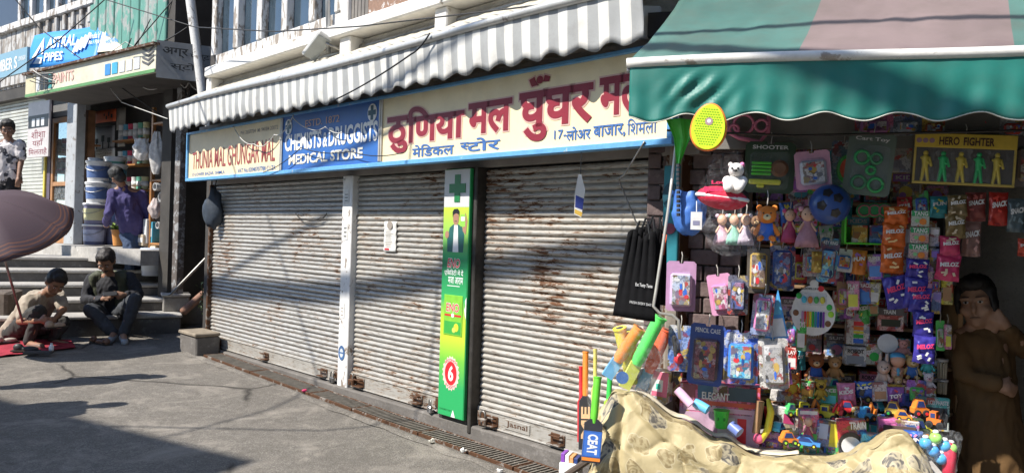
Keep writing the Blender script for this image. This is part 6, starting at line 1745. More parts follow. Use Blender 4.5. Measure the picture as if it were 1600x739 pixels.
bear('yellow block-headed toy with dark goggles', (1273, 590, 1292, 624), .14, (.42, .30, .05), BK, 'toy_figure', 'round', 0, False, 'toy')
bear('orange capped toy figure left of the small red bear', (1228, 580, 1250, 618), .14, (.45, .16, .04), (.5, .35, .2), 'toy_figure', 'round', 0, False, 'toy', (.45, .32, .04))
t, w, h = put('baby_doll', 'baby doll with blue cap sitting on the yellow tray', 'doll', (1388, 548, 1416, 596), .23)
SKm = K((.48, .28, .20), .5)
b = MB(); b.ball((0, 0, h*.28), (w*.34, w*.28, h*.28), 14); b.build('body', SKm, t, True)
b = MB(); b.ball((0, -.01, h*.70), (w*.40, w*.38, h*.22), 16); hd = b.build('head', SKm, t, True)
b = MB(); b.ball((0, 0, h*.82), (w*.43, w*.42, h*.14), 16); b.build('cap', K((.06, .28, .50)), hd, True)
b = MB(); b.rbox(-w*.09, w*.09, -w*.42, -w*.3, h*.22, h*.48, .006); b.build('bottle', K((.08, .3, .48)), t)
for s in (-1, 1):
    b = MB(); b.cap((s*w*.3, 0, h*.42), w*.09, (s*w*.12, -w*.34, h*.32), w*.08); b.build('arm', SKm, t, True)
    b = MB(); b.cap((s*w*.2, -.01, h*.08), w*.12, (s*w*.36, -w*.4, h*.05), w*.1); b.build('leg', SKm, t, True)
    b = MB(); b.ball((s*w*.15, -w*.38, h*.70), w*.04, 8); b.build('eye', K(BK), hd, True)
tbox('yellow display tray front under the bunny and baby doll', (1362, 600, 1422, 618), .17, (.42, .26, .04), .02, group='display trays', nm='display_tray')
tbox('white display tray front right of the yellow tray', (1412, 604, 1462, 625), .17, (.40, .40, .38), .02, group='display trays', nm='display_tray')
tbox('grey and white open tray under the capped figures', (1205, 612, 1262, 630), .15, (.26, .25, .24), .04, -8, 6, group='display trays', nm='display_tray')
tbox('grey window box behind the yellow block-headed toy', (1262, 588, 1300, 634), .2, (.20, .19, .18), .04, group='boxed toys in the toy shop')
for i, (r, c, lb) in enumerate((((1462, 560, 1482, 592), (.30, .28, .22), 'upper clear jar of sticks at the rack end'), ((1462, 592, 1482, 616), (.28, .24, .2), 'lower clear jar of sticks at the rack end'))):
    t, w, h = put('stick_jar', lb, 'jar', r, .3, 0, 0, 0, 'jars at the rack end')
    b = MB()
    for a in range(9):
        b.tube([(w*.3*math.cos(a*.7), w*.3*math.sin(a*.7), .004), (w*.32*math.cos(a*.7), w*.32*math.sin(a*.7), h*.8)], .004, 5)
    o = b.build('sticks', K((.36, .3, .2)), t); o['kind'] = 'stuff'
    b = MB(); b.lathe([(w*.44, 0), (w*.45, h*.85), (w*.4, h*.86)], 18); b.build('jar', BUB, t, True); b = MB(); b.lathe([(w*.46, h*.861), (w*.46, h*.98), (w*.3, h)], 18); b.build('lid', K((.3, .28, .26)), t, 2)

# ---- toys on the table behind the sheet
tbox('teal writing tablet box standing at the right of the stall', (1434, 620, 1482, 672), .12, (.08, .36, .34), .03, 0, 0, [(.06, .94, .06, .72, (.05, .06, .07))], 'LCD PHASTE', WH, None, 'boxed toys on the stall table', (.3, .94, .8, .93))
tbox('white phone box with pink button beside the yellow hanging toy', (1200, 634, 1248, 680), .12, (.48, .46, .44), .06, 0, 3, [(.5, .86, .45, .8, (.34, .04, .12))], None, WH, None, 'boxed toys on the stall table', discs=[(.22, .55, .16, BK)])
t = tbox('pink doll box with clear front', (1247, 638, 1277, 694), -.02, (.50, .12, .22), .06, 0, -3, [(.05, .95, .86, .98, WH)], None, WH, None, 'boxed toys on the stall table')
doll('small doll in the pink box front', (1253, 650, 1272, 692), -.07, (.62, .14, .2), (.5, .2, .25))
tbox('blue box with yellow bird picture', (1277, 656, 1312, 697), -.03, (.10, .16, .36), .06, 0, 4, [(.55, .95, .05, .95, YE), (.08, .5, .3, .9, (.3, .36, .5))], None, WH, None, 'boxed toys on the stall table')
tbox('red and white train box with black track loop', (1306, 654, 1350, 710), -.06, (.45, .04, .06), .06, 0, -6, [(.0, 1, .0, .45, (.05, .05, .06))], 'TRAIN', WH, None, 'boxed toys on the stall table', (.42, .98, .76, .96), [(.42, .36, .42, BK), (.42, .3, .34, WH)])
tbox('small sky blue box with white window', (1345, 676, 1378, 714), -.10, (.06, .34, .62), .06, 0, 2, [(.1, .9, .05, .6, (.62, .68, .72))], None, WH, None, 'boxed toys on the stall table', discs=[(.5, .34, .24, (.08, .32, .6))])
t = tbox('pink framed window box right of the train box', (1372, 654, 1434, 700), .0, (.48, .12, .30), .07, 0, 0, [], None, WH, (.1, .9, .12, .82, (.10, .07, .06)), 'boxed toys on the stall table', discs=[(.25, .55, .14, (.5, .2, .3)), (.48, .5, .12, (.3, .2, .1)), (.48, .32, .12, GN)])
t, w, h = put('hanging_slide_toy', 'long yellow curved toy hanging in front of the rack', 'toy', (1187, 622, 1207, 690), -.12, 0, 4, 0, HG)
b = MB(); b.tube([(-w*.1, 0, 0), (w*.3, 0, h*.3), (w*.4, 0, h*.7), (w*.1, 0, h)], [.012, .018, .018, .01], 8); b.build('yellow_curve', K(YE), t, True)
b = MB(); b.ball((-w*.3, 0, h*.05), (w*.4, .02, h*.12), 12); b.build('pink_end', K((.7, .1, .2)), t, True); b = MB(); b.tube([(-w*.5, .02, h*.15), (-w*.4, .02, h*.9)], .02, 8); b.build('brown_back', K((.25, .15, .08)), t)
t, w, h = put('green_cup', 'bright green plastic cup with face holes on the stall', 'cup', (1114, 640, 1140, 668), -.10)
b = MB(); b.lathe([(w*.34, 0), (w*.36, .004), (w*.46, h*.92), (w*.5, h), (w*.3, h*.98)], 18); b.build('cup', K((.05, .5, .06)), t, 2)
for s in (-1, 1):
    b = MB(); b.ball((s*w*.18, -w*.40, h*.55), (w*.07, .004, h*.1), 8); b.build('eye_hole', K((.02, .2, .02)), t)
for i, (q0, q1, c, rr, lb) in enumerate((((1058, 608), (1080, 632), (.62, .36, .5), .022, 'pink cylinder roll at the left of the stall table'), ((1142, 664), (1156, 676), (.10, .14, .34), .026, 'navy round tin with coloured lid on the sheet edge'), ((1086, 628), (1106, 640), (.10, .35, .60), .024, 'blue oval toy lid on the sheet edge'))):
    b = MB(); b.tube([W(*q0, 3.78), W(*q1, 3.74)], rr, 14); tag(b.build('toy_tin', K(c), None, 2), lb, 'tin', 'round tins on the sheet edge')
car('orange and green toy racing car on the sheet', (1218, 672, 1246, 694), -.16, OR, LG, 'car', 20)
car('sky blue toy car behind the orange racing car', (1208, 658, 1226, 676), -.08, (.06, .35, .6), WH, 'car', 60)
car('blue and yellow toy car left of the pink doll box', (1240, 680, 1282, 697), -.14, (.05, .2, .5), YE, 'car', -10)
car('yellow toy digger on the stall', (1244, 626, 1278, 656), .06, YE, OR, 'digger', 10)
car('yellow and red toy loader right of the digger', (1276, 630, 1312, 656), .05, YE, RD, 'digger', -15)
car('green toy truck left of the yellow digger', (1226, 628, 1246, 650), .1, (.06, .40, .12), YE, 'car', 30)
car('red toy jeep behind the loader', (1310, 624, 1338, 648), .1, RD, BK, 'car', 10)
car('bright blue toy bike car on the stall', (1340, 632, 1368, 658), .06, (.06, .3, .55), OR, 'digger', 40)
car('yellow toy tractor in the middle of the stall', (1384, 626, 1412, 650), .1, (.5, .35, .06), GN, 'car', -20)
car('dark blue toy tank near the stall middle', (1402, 610, 1428, 646), .15, (.05, .07, .26), NV_, 'digger', 30)
car('orange toy helicopter body on the stall', (1424, 622, 1450, 650), .06, OR, RD, 'car', 20)
car('orange toy buggy in front of the writing tablet', (1448, 640, 1478, 668), .0, (.6, .15, .03), BK, 'digger', -30)
car('orange toy plane on the stall middle', (1398, 640, 1424, 656), .02, (.6, .25, .04), YE, 'car', 0)
car('teal toy boat left of the red jeep', (1292, 590, 1314, 612), .2, (.06, .30, .28), WH, 'car', 25)
car('grey toy gun carrier behind the digger', (1340, 600, 1400, 628), .22, (.07, .07, .07), (.3, .25, .05), 'digger', 5)
car('dark green toy tank under the rack', (1302, 596, 1345, 626), .2, (.04, .06, .04), BK, 'digger', -20)
car('olive toy jeep right of the pink framed box', (1420, 652, 1452, 684), .02, (.06, .09, .05), OR, 'car', 15)
# bubble-ball bottles at the right end
for i, (px_, py_, c, lb) in enumerate(((1446, 692, (.05, .28, .6), 'left blue ball toy'), (1462, 684, (.25, .62, .10), 'lime ball toy'), (1458, 704, (.05, .26, .58), 'lower blue ball toy'), (1470, 716, (.06, .3, .62), 'front blue ball toy'), (1476, 696, (.08, .32, .6), 'right blue ball toy'), (1486, 700, (.3, .62, .15), 'green ball toy'))):
    p = W(px_, py_, 3.42)
    t = thing('ball_toy', lb + ' in the cluster at the sheet end', 'toy', Matrix.Translation(p), 'ball toys at the sheet end')
    b = MB(); b.ball((0, 0, 0), .026, 14); b.build('ball', K(c, .25), t, True); b = MB(); b.lathe([(.012, .022), (.014, .03), (.008, .036)], 10); b.build('cap', K(WH), t, True)
b = MB(); b.lathe([(.018, 0), (.026, .01), (.03, .1), (.02, .13), (.012, .15)], 14, T=Matrix.Translation(W(1482, 742, 3.42))); tag(b.build('red_bottle', K((.6, .04, .08), .2), None, True), 'red bubble bottle in clear wrap at the sheet end', 'bottle')
polybag('clear wrap round the ball toys at the sheet end', W(1470, 675, 3.40), .16, .22, CLR, 15, 'clear_wrap', top=1.0)
# dangling wires at the shop front
b = MB(); b.tube([TO.P(-.1, -.3, 2.06), TO.P(.5, -.28, 2.03), TO.P(1.2, -.28, 2.04), TO.P(2.3, -.28, 2.06)], .006, 6); tag(b.build('display_rail', IRON, None, True), 'thin steel rail for hanging goods under the awning', 'rail')

# ---- more stock filling the gaps
rnd = random.Random(21)
cols = [('red', (.58, .05, .05)), ('blue', (.06, .16, .56)), ('green', (.07, .40, .09)), ('yellow', (.70, .52, .06)), ('pink', (.66, .22, .38)), ('white', (.70, .69, .66)), ('purple', (.28, .11, .42)), ('orange', (.68, .22, .04)), ('teal', (.07, .40, .45)), ('brown', (.30, .18, .10))]
kinds = [('carded toy pack', 'blister'), ('foil toy pouch', 'packet'), ('small toy carton', 'box')]
rows = [(192, 'just under the awning', 1205, 1600, 9, 0.12, 30), (262, 'in the upper hanging row', 1200, 1330, 4, .12, 34), (300, 'below the fighter box', 1400, 1480, 3, .10, 36), (392, 'in the middle hanging row', 1240, 1378, 6, .12, 40), (438, 'beside the egg-shaped card', 1306, 1376, 4, .16, 36), (500, 'right of the grey case', 1230, 1262, 2, .10, 40), (420, 'behind the snack strips', 1440, 1484, 3, .16, 40), (500, 'right of the blue snack strip', 1462, 1486, 2, .2, 44), (540, 'behind the small figures', 1225, 1262, 2, .3, 36), (560, 'behind the blue snack strip end', 1405, 1470, 4, .34, 30)]
rows += [(232, 'above the blue football', 1200, 1300, 5, .2, 30), (318, 'left of the green tray', 1215, 1330, 5, .2, 34), (352, 'under the hanging dolls', 1205, 1300, 5, .15, 34), (410, 'left of the orange snack strip', 1300, 1378, 4, .25, 34), (462, 'right of the egg-shaped card top', 1306, 1372, 4, .3, 30), (600, 'behind the toy diggers', 1225, 1440, 8, .16, 30), (640, 'standing at the back of the stall table', 1190, 1440, 9, .12, 34), (672, 'in the front row of the stall table', 1190, 1440, 8, -.04, 34), (560, 'beside the pink set box', 1188, 1230, 2, .0, 34)]
for y0, where, xa, xb, n_, dd, hh in rows:
    st_ = (xb - xa) / n_
    for i in range(n_):
        cn_, c = cols[rnd.randrange(len(cols))]; kn, kd = kinds[rnd.randrange(3)]
        x0 = xa + st_ * i + rnd.uniform(-3, 3); y_ = y0 + rnd.uniform(-8, 8); w_ = st_ * rnd.uniform(.85, 1.15); h_ = hh * rnd.uniform(.85, 1.3)
        lb = '%s %s, %s from the left %s' % (cn_, kn, ordn[i], where); r = (x0, y_, x0 + w_, y_ + h_); d_ = dd + rnd.uniform(-.03, .03)
        c2 = cols[rnd.randrange(len(cols))][1]
        if kd == 'blister':
            blister(lb, r, d_, c, c2, cols[rnd.randrange(len(cols))][1], rnd.uniform(-12, 12), rnd.uniform(-7, 7), th=.02)
        elif kd == 'packet':
            packet(lb, r, d_, c, c2, rnd.choice(['FUN', 'TOY', 'KIDS', 'STAR']), WH, rnd.uniform(-12, 12), rnd.uniform(-8, 8), 'foil pouches among the toys', seed=100 + i + int(y0))
        else:
            tbox(lb, r, d_, c, .04, rnd.uniform(-12, 12), rnd.uniform(-6, 6), [(.1, .9, .1, .55, tuple(min(1, q * 1.4) for q in c2))], rnd.choice(['TOYS', 'PLAY', 'SUPER', 'RACE']), WH, hk=True)
# small toys scattered over the table behind the sheet
spots = [(1150, 676), (1168, 684), (1190, 690), (1206, 696), (1228, 702), (1252, 704), (1276, 706), (1300, 712), (1328, 716), (1356, 716), (1160, 660), (1176, 668), (1316, 640), (1330, 654), (1356, 652), (1372, 640), (1296, 648), (1222, 650), (1210, 640), (1432, 668), (1446, 676), (1466, 664), (1420, 690), (1390, 660), (1360, 628), (1332, 624), (1286, 620), (1456, 634)]
kn = ['toy car', 'toy animal', 'toy ball', 'toy car', 'toy block set']
for i, (px_, py_) in enumerate(spots):
    cn_, c = cols[(i * 7 + 3) % len(cols)]; c2 = cols[(i * 3 + 1) % len(cols)][1]; c = tuple(min(.75, q * 1.05) for q in c)
    k = kn[i % 5]; d_ = -.02 + (705 - py_) * .0035
    where = 'at the sheet edge' if py_ > 672 else 'among the table toys'
    sidx = sorted(range(len(spots)), key=lambda q: spots[q][0]).index(i)
    lb = 'small %s %s, %s loose table toy from the left' % (cn_, k, ('first', 'second', 'third', 'fourth', 'fifth', 'sixth', 'seventh', 'eighth', 'ninth', 'tenth', 'eleventh', 'twelfth', 'thirteenth', 'fourteenth', 'fifteenth', 'sixteenth', 'seventeenth', 'eighteenth', 'nineteenth', 'twentieth', 'twenty-first', 'twenty-second', 'twenty-third', 'twenty-fourth', 'twenty-fifth', 'twenty-sixth', 'twenty-seventh', 'twenty-eighth')[sidx])
    w_ = 22; r = (px_ - w_ / 2, py_ - 15, px_ + w_ / 2, py_ + 3)
    if k == 'toy car':
        car(lb, r, d_, c, c2, rnd.choice(['car', 'digger']), rnd.uniform(-60, 60), 'small loose toys on the stall table')
    elif k == 'toy animal':
        bear(lb, (px_ - 9, py_ - 20, px_ + 9, py_ + 3), d_, c, c2, 'toy_animal', rnd.choice(['round', 'long']), rnd.uniform(-30, 30), False, 'toy', None, 'small loose toys on the stall table')
    elif k == 'toy ball':
        t, w, h = put('toy_ball', lb, 'ball', (px_ - 8, py_ - 13, px_ + 8, py_ + 3), d_, 0, 0, 0, 'small loose toys on the stall table')
        b = MB(); b.ball((0, 0, h/2), w/2, 14); b.build('ball', PRN(c, i), t, True); b = MB(); b.tube([(w*.505*math.cos(a), w*.505*math.sin(a), h/2) for a in [q*math.pi/10 for q in range(21)]], .003, 5); b.build('seam', K(c2), t, True)
    else:
        t, w, h = put('block_set', lb, 'toy', r, d_, rnd.uniform(-30, 30), 0, 0, 'small loose toys on the stall table')
        for q in range(3):
            b = MB(); b.rbox(-w*.45 + q*w*.31, -w*.16 + q*w*.31, -.016, .016, 0, h*(.6 + .2*(q % 2)), .004); b.build('block', K(cols[(i + q * 3) % 10][1]), t)
# ================================================================== people
TMP = bpy.data.scenes.new('scratch')
def bake(mb, name, mat, parent, vox=.012, sm=6, fold=0.0, fs=9, seed=0):
    o = mb.build(name, mat, None)
    r = o.modifiers.new('r', 'REMESH'); r.mode = 'VOXEL'; r.voxel_size = vox
    if sm:
        q = o.modifiers.new('s', 'SMOOTH'); q.iterations = sm; q.factor = .5
    col.objects.unlink(o)
    TMP.collection.objects.link(o)                      # a scratch scene keeps the evaluation small
    vl = TMP.view_layers[0]
    vl.update()
    me = bpy.data.meshes.new_from_object(o.evaluated_get(vl.depsgraph))
    TMP.collection.objects.unlink(o)
    col.objects.link(o)
    old = o.data
    o.modifiers.clear()
    o.data = me
    bpy.data.meshes.remove(old)
    me.name = name
    if fold:
        nrm = [v.normal.copy() for v in me.vertices]
        for v, vn in zip(me.vertices, nrm):
            c = v.co
            a = noise.noise((c.x * fs + seed, c.y * fs, c.z * fs * .6))
            k = noise.noise((c.x * fs * 2.3, c.y * fs * 2.3 + seed, c.z * fs * 1.3))
            v.co = c + vn * (fold * (a + .9 * (1 - abs(k) * 3) * .4))
    me.polygons.foreach_set('use_smooth', [True] * len(me.polygons))
    o.parent = parent
    return o
def hand(b, wr, dirn, palm, L=.18, curl=.5, r=.0085):
    """palm with four unequal bent fingers and a thumb at the side; palm = the way the palm faces"""
    d = Vector(dirn).normalized(); pn = Vector(palm); pn = (pn - d * pn.dot(d)).normalized(); sd = d.cross(pn)
    wr = Vector(wr)
    b.cap(wr, .024, wr + d * L * .25, .034); b.cap(wr + d * L * .2 + sd * .016, .02, wr + d * L * .45 + sd * .022, .017); b.cap(wr + d * L * .2 - sd * .016, .02, wr + d * L * .45 - sd * .02, .016)
    for k, (o_, ln) in enumerate(((-.030, .78), (-.010, .95), (.010, 1.0), (.029, .9))):
        p = wr + d * L * .48 + sd * o_
        q = p + (d * math.cos(curl) + pn * math.sin(curl)) * L * .24 * ln
        e = q + (d * math.cos(curl * 2.2) + pn * math.sin(curl * 2.2)) * L * .22 * ln
        b.cap(p, r * 1.1, q, r); b.cap(q, r, e, r * .85)
    p = wr + d * L * .16 + sd * .03; q = p + (d * .7 + sd * .6 + pn * .3).normalized() * L * .25
    b.cap(p, r * 1.5, q, r * 1.1); b.cap(q, r * 1.1, q + (d * .8 + pn * .5).normalized() * L * .16, r)
def person(lb, J, face, skin, hair, sh, tr, shoes, sleeve=1.0, vox=.013, seed=0, hs=1.0, long=None, folds=.02, bare=False, moustache=False, group=None, loc=None):
    V = {k: Vector(v) for k, v in J.items()}
    O = Vector(loc) if loc is not None else Vector((V['pel'].x, V['pel'].y, 0))
    t = thing('person', lb, 'person', Matrix.Translation(O), group)
    V = {k: v - O for k, v in V.items()}
    f = Vector(face).normalized()
    up = V['head'] - V['neck']; up = (up - f * up.dot(f)).normalized()
    rt = f.cross(up)
    HM = Matrix(((rt.x, -f.x, up.x, V['head'].x), (rt.y, -f.y, up.y, V['head'].y), (rt.z, -f.z, up.z, V['head'].z), (0, 0, 0, 1))) @ Matrix.Scale(hs, 4)
    SKM = M(skin, .55, 0, .08, 30, key='skin'); HR = M(hair, .6, 0, .3, 60, .5, 90, key='hair')
    # --- body, one skin
    b = MB()
    b.ball((0, .012, .03), (.077, .092, .105), 20, T=HM); b.ball((0, -.025, -.055), (.056, .062, .062), 16, T=HM); b.ball((0, -.06, -.085), (.03, .028, .024), 12, T=HM)
    b.cap(HM @ Vector((0, -.088, .02)), .010, HM @ Vector((0, -.108, -.022)), .016); b.ball((0, -.078, -.058), (.026, .02, .014), 10, T=HM)
    for s in (-1, 1):
        b.ball((s * .078, .012, .0), (.014, .026, .034), 10, T=HM); b.ball((s * .042, -.06, -.025), (.03, .028, .024), 10, T=HM); b.ball((s * .035, -.075, .034), (.03, .02, .012), 8, T=HM)
    b.cap(HM @ Vector((0, .01, -.06)), .052, V['neck'], .056)
    b.cap(V['neck'], .06, V['chest'], .115); b.cap(V['chest'], .12, V['pel'], .12)
    for s in 'LR':
        b.cap(V['neck'], .05, V['sh' + s], .05); b.cap(V['sh' + s], .054, V['el' + s], .041); b.cap(V['el' + s], .041, V['wr' + s], .027)
        dd = V['hd' + s] - V['wr' + s]
        hand(b, V['wr' + s], dd, V.get('pl' + s, Vector((0, 0, -1)) + O) + (Vector((0, 0, 0)) if 'pl' + s not in V else O), .18, .5)
        b.cap(V['hip' + s], .09, V['kn' + s], .06); b.cap(V['kn' + s], .058, V['an' + s], .036); b.cap(V['an' + s], .038, V['toe' + s], .034)
    bake(b, 'body', SKM, t, vox, 3)
    # --- face
    for s in (-1, 1):
        b = MB(); b.ball((s * .031, -.089, .018), (.013, .006, .007), 10, T=HM); b.build('eye', M((.5, .48, .46), .3, key='eye_white'), t, True)
        b = MB(); b.ball((s * .031, -.0935, .018), (.006, .004, .006), 8, T=HM); b.build('iris', M((.02, .012, .01), .2, key='iris'), t, True)
        b = MB(); b.cap(HM @ Vector((s * .016, -.094, .043)), .003 if long else .005, HM @ Vector((s * .048, -.085, .043)), .002 if long else .004); b.build('eyebrow', HR, t, True)
    b = MB(); b.ball((0, -.094, -.058), (.024, .008, .006), 10, T=HM); b.build('mouth', M(tuple(q * .6 for q in skin), .5, key='lips'), t, True)
    if moustache:
        b = MB(); b.cap(HM @ Vector((-.028, -.09, -.046)), .006, HM @ Vector((0, -.102, -.040)), .009); b.cap(HM @ Vector((.028, -.09, -.046)), .006, HM @ Vector((0, -.102, -.040)), .009); b.build('moustache', HR, t, True)
    # --- hair
    b = MB()
    b.ball((0, .03, .06), (.088, .095, .092), 18, T=HM); b.ball((0, .055, .0), (.08, .066, .09), 16, T=HM); b.ball((0, -.035, .105), (.07, .055, .042), 14, T=HM)
    for s in (-1, 1):
        b.ball((s * .07, -.0, .05), (.022, .05, .05), 10, T=HM)
    if long:
        b.ball((0, .10, -.03), (.07, .06, .075), 12, T=HM); b.ball((-.075, -.01, .0), (.02, .045, .07), 10, T=HM); b.ball((.075, -.01, .0), (.02, .045, .07), 10, T=HM)
    bake(b, 'hair', HR, t, .009, 2, .006, 40, seed)
    # --- clothes
    b = MB()
    SM = M(sh, .85, 0, .15, 7, .25, 120, key='shirt_cloth%d' % seed) if not isinstance(sh, bpy.types.Material) else sh
    kw = .8 if long else 1.0
    b.cap(V['neck'] - up * .01, .066, V['chest'], .15 * kw); b.cap(V['chest'], .155 * kw, V['pel'], .155 * kw)
    a_ = (V['shL'] - V['shR']).normalized() * .06
    b.cap(V['chest'] + a_, .125 * kw, V['pel'] + a_, .125 * kw); b.cap(V['chest'] - a_, .125 * kw, V['pel'] - a_, .125 * kw)
    b.cap(V['shL'], .07 * kw, V['shR'], .07 * kw)
    for s in 'LR':
        e = V['el' + s]
        if sleeve >= 1:
            b.cap(V['sh' + s], .075 * kw, e, .058 * kw); b.cap(e, .058 * kw, e.lerp(V['wr' + s], .92), .042)
        else:
            b.cap(V['sh' + s], .076, V['sh' + s].lerp(e, sleeve), .064)
    if long:
        b.cap(V['pel'], .15, V['knL'].lerp(V['knR'], .5), .18); b.cap(V['knL'].lerp(V['knR'], .5), .18, V['knL'].lerp(V['anL'], .45).lerp(V['knR'].lerp(V['anR'], .45), .5), .19)
    bake(b, 'shirt' if not long else 'kurta', SM, t, vox, 5, folds, 9, seed)
    b = MB()
    for s in 'LR':
        (None if long else (b.cap(V['pel'], .12, V['hip' + s], .115), b.cap(V['hip' + s], .108, V['kn' + s], .078))); b.cap(V['kn' + s], .078, V['an' + s].lerp(V['kn' + s], .06), .056)
    bake(b, 'trousers', M(tr, .85, 0, .15, 7, .25, 120, key='trouser_cloth%d' % seed), t, vox, 5, folds, 9, seed + 3)
    for s in 'LR':
        b = MB(); a, c = V['an' + s], V['toe' + s]
        lo = Vector((0, 0, -.03))
        b.cap(a + lo * .8, .043, c + lo * .2, .04); b.cap(a + lo * 1.2 - (c - a) * .15, .036, a + lo * .4, .04)
        bake(b, 'shoe', M(shoes, .5, 0, .2, key='shoe%d' % seed), t, .01, 3)
    return t, V, O, HM
def D(px, py, Y): return W(px, py, Y)
# seated man with phone
J = dict(head=D(166, 409, 9.28), neck=D(171, 431, 9.42), chest=D(173, 447, 9.46), pel=D(176, 484, 9.58), shL=D(203, 433, 9.46), shR=D(144, 435, 9.46), elL=D(216, 460, 9.36), elR=D(133, 468, 9.36), wrL=D(196, 461, 9.14), wrR=D(160, 467, 9.14), hdL=D(181, 459, 9.06), hdR=D(174, 465, 9.04), hipL=D(193, 488, 9.5), hipR=D(160, 489, 9.5), knL=D(212, 467, 9.05), knR=D(141, 484, 9.02), anL=D(192, 523, 8.98), anR=D(178, 521, 9.02), toeL=D(195, 534, 8.80), toeR=D(172, 531, 8.86))
t, V, O, HM = person('man in dark olive vest sitting on the bottom stair, looking at his phone', J, (.15, -.72, -.68), (.30, .165, .105), (.025, .02, .018), (.018, .018, .022), (.040, .044, .052), (.30, .32, .34), 1.0, .013, 1, 1.16, moustache=True)
b = MB()
fw = Vector((0, -1, 0))
for s, k in (('L', 1), ('R', -1)):
    a_ = (V['sh' + s] - V['neck'])
    b.cap(V['neck'].lerp(V['sh' + s], .62), .085, V['pel'].lerp(V['hip' + s], .6) + Vector((k * .05, 0, .10)), .125)
    b.cap(V['neck'].lerp(V['sh' + s], .75) + fw * .05, .06, V['pel'] + Vector((k * .13, -.06, .12)), .075)
b.cap(V['neck'] + Vector((0, .08, -.03)), .09, V['pel'] + Vector((0, .10, .1)), .13)
bake(b, 'vest', M((.060, .066, .040), .75, 0, .25, 8, .35, 40, key='quilted_vest'), t, .014, 3, .014, 12, 5)
b = MB(); b.tube([V['neck'] + Vector((-.075, -.02, .02)), V['neck'] + Vector((-.05, .06, .045)), V['neck'] + Vector((.05, .06, .045)), V['neck'] + Vector((.075, -.02, .02))], .022, 8); b.build('collar', M((.13, .14, .09), .8, key='vest_collar'), t, True)
ph = D(172, 459, 9.02)
b = MB(); b.rbox(-.04, .04, -.006, .006, -.075, .075, .005)
tag(b.build('mobile_phone', BLACK, None, False, Matrix.Translation(ph) @ Matrix.Rotation(R(20), 4, 'Z') @ Matrix.Rotation(R(-55), 4, 'X') @ Matrix.Rotation(R(80), 4, 'Y')), 'black mobile phone held by the seated man', 'phone')
# boy squatting
J = dict(head=D(86, 443, 8.72), neck=D(72, 459, 8.80), chest=D(60, 474, 8.85), pel=D(28, 519, 8.98), shL=D(92, 464, 8.92), shR=D(46, 468, 8.70), elL=D(99, 484, 8.75), elR=D(31, 502, 8.58), wrL=D(86, 497, 8.55), wrR=D(62, 501, 8.42), hdL=D(78, 503, 8.44), hdR=D(77, 499, 8.36), hipL=D(38, 518, 9.05), hipR=D(22, 520, 8.86), knL=D(98, 503, 8.86), knR=D(60, 486, 8.52), anL=D(82, 534, 8.82), anR=D(44, 537, 8.5), toeL=D(104, 538, 8.70), toeR=D(64, 541, 8.36))
person('boy in beige shirt squatting on the red cloth, mending a shoe', J, (.55, -.55, -.62), (.29, .155, .095), (.012, .011, .011), (.36, .31, .25), (.035, .034, .032), (.16, .10, .07), .75, .013, 2, 1.14)
# purple-shirted man seen from behind
J = dict(head=D(184, 277, 10.75), neck=D(191, 293, 10.8), chest=D(197, 314, 10.85), pel=D(209, 358, 10.95), shL=D(176, 302, 10.75), shR=D(223, 306, 10.95), elL=D(170, 332, 10.68), elR=D(234, 336, 11.0), wrL=D(166, 351, 10.95), wrR=D(238, 360, 10.95), hdL=D(164, 358, 11.1), hdR=D(239, 372, 10.93), hipL=D(201, 366, 10.92), hipR=D(217, 366, 11.0), knL=D(203, 398, 10.8), knR=D(212, 400, 10.9), anL=D(203, 432, 10.8), anR=D(212, 434, 10.9), toeL=D(193, 438, 10.9), toeR=D(204, 440, 11.05))
person('man in purple shirt and jeans seen from behind at the paint shop', J, (-.75, .6, -.25), (.28, .15, .095), (.03, .03, .03), (.06, .05, .155), (.035, .06, .12), (.06, .05, .05), 1.0, .014, 3, 1.02)
# standing man far left
J = dict(head=D(12, 204, 10.9), neck=D(13, 220, 10.95), chest=D(13, 238, 10.98), pel=D(12, 276, 11.0), shL=D(31, 227, 10.95), shR=D(-5, 228, 11.0), elL=D(33, 252, 10.95), elR=D(-9, 256, 11.0), wrL=D(29, 277, 10.85), wrR=D(-8, 280, 10.9), hdL=D(28, 287, 10.82), hdR=D(-8, 290, 10.88), hipL=D(20, 280, 11.0), hipR=D(5, 280, 11.0), knL=D(21, 332, 10.98), knR=D(5, 332, 10.98), anL=D(22, 390, 11.0), anR=D(6, 390, 11.0), toeL=D(26, 397, 10.8), toeR=D(2, 397, 10.8))
m, n, nd, lk, p = nt('patterned_shirt')
f_ = noi(n, pos(n), 11, 3, .5, .6)
lk.new(mixc(n, ramp(n, f_, [(.56, 0.0), (.58, 1.0)]), (.58, .55, .55), (.06, .06, .07)), p.inputs['Base Color']); p.inputs['Roughness'].default_value = .8
person('man in white shirt with dark print standing above the umbrella', J, (.45, -.85, -.35), (.26, .14, .09), (.015, .013, .012), m, (.012, .012, .014), (.02, .02, .02), .7, .014, 4, 1.06)
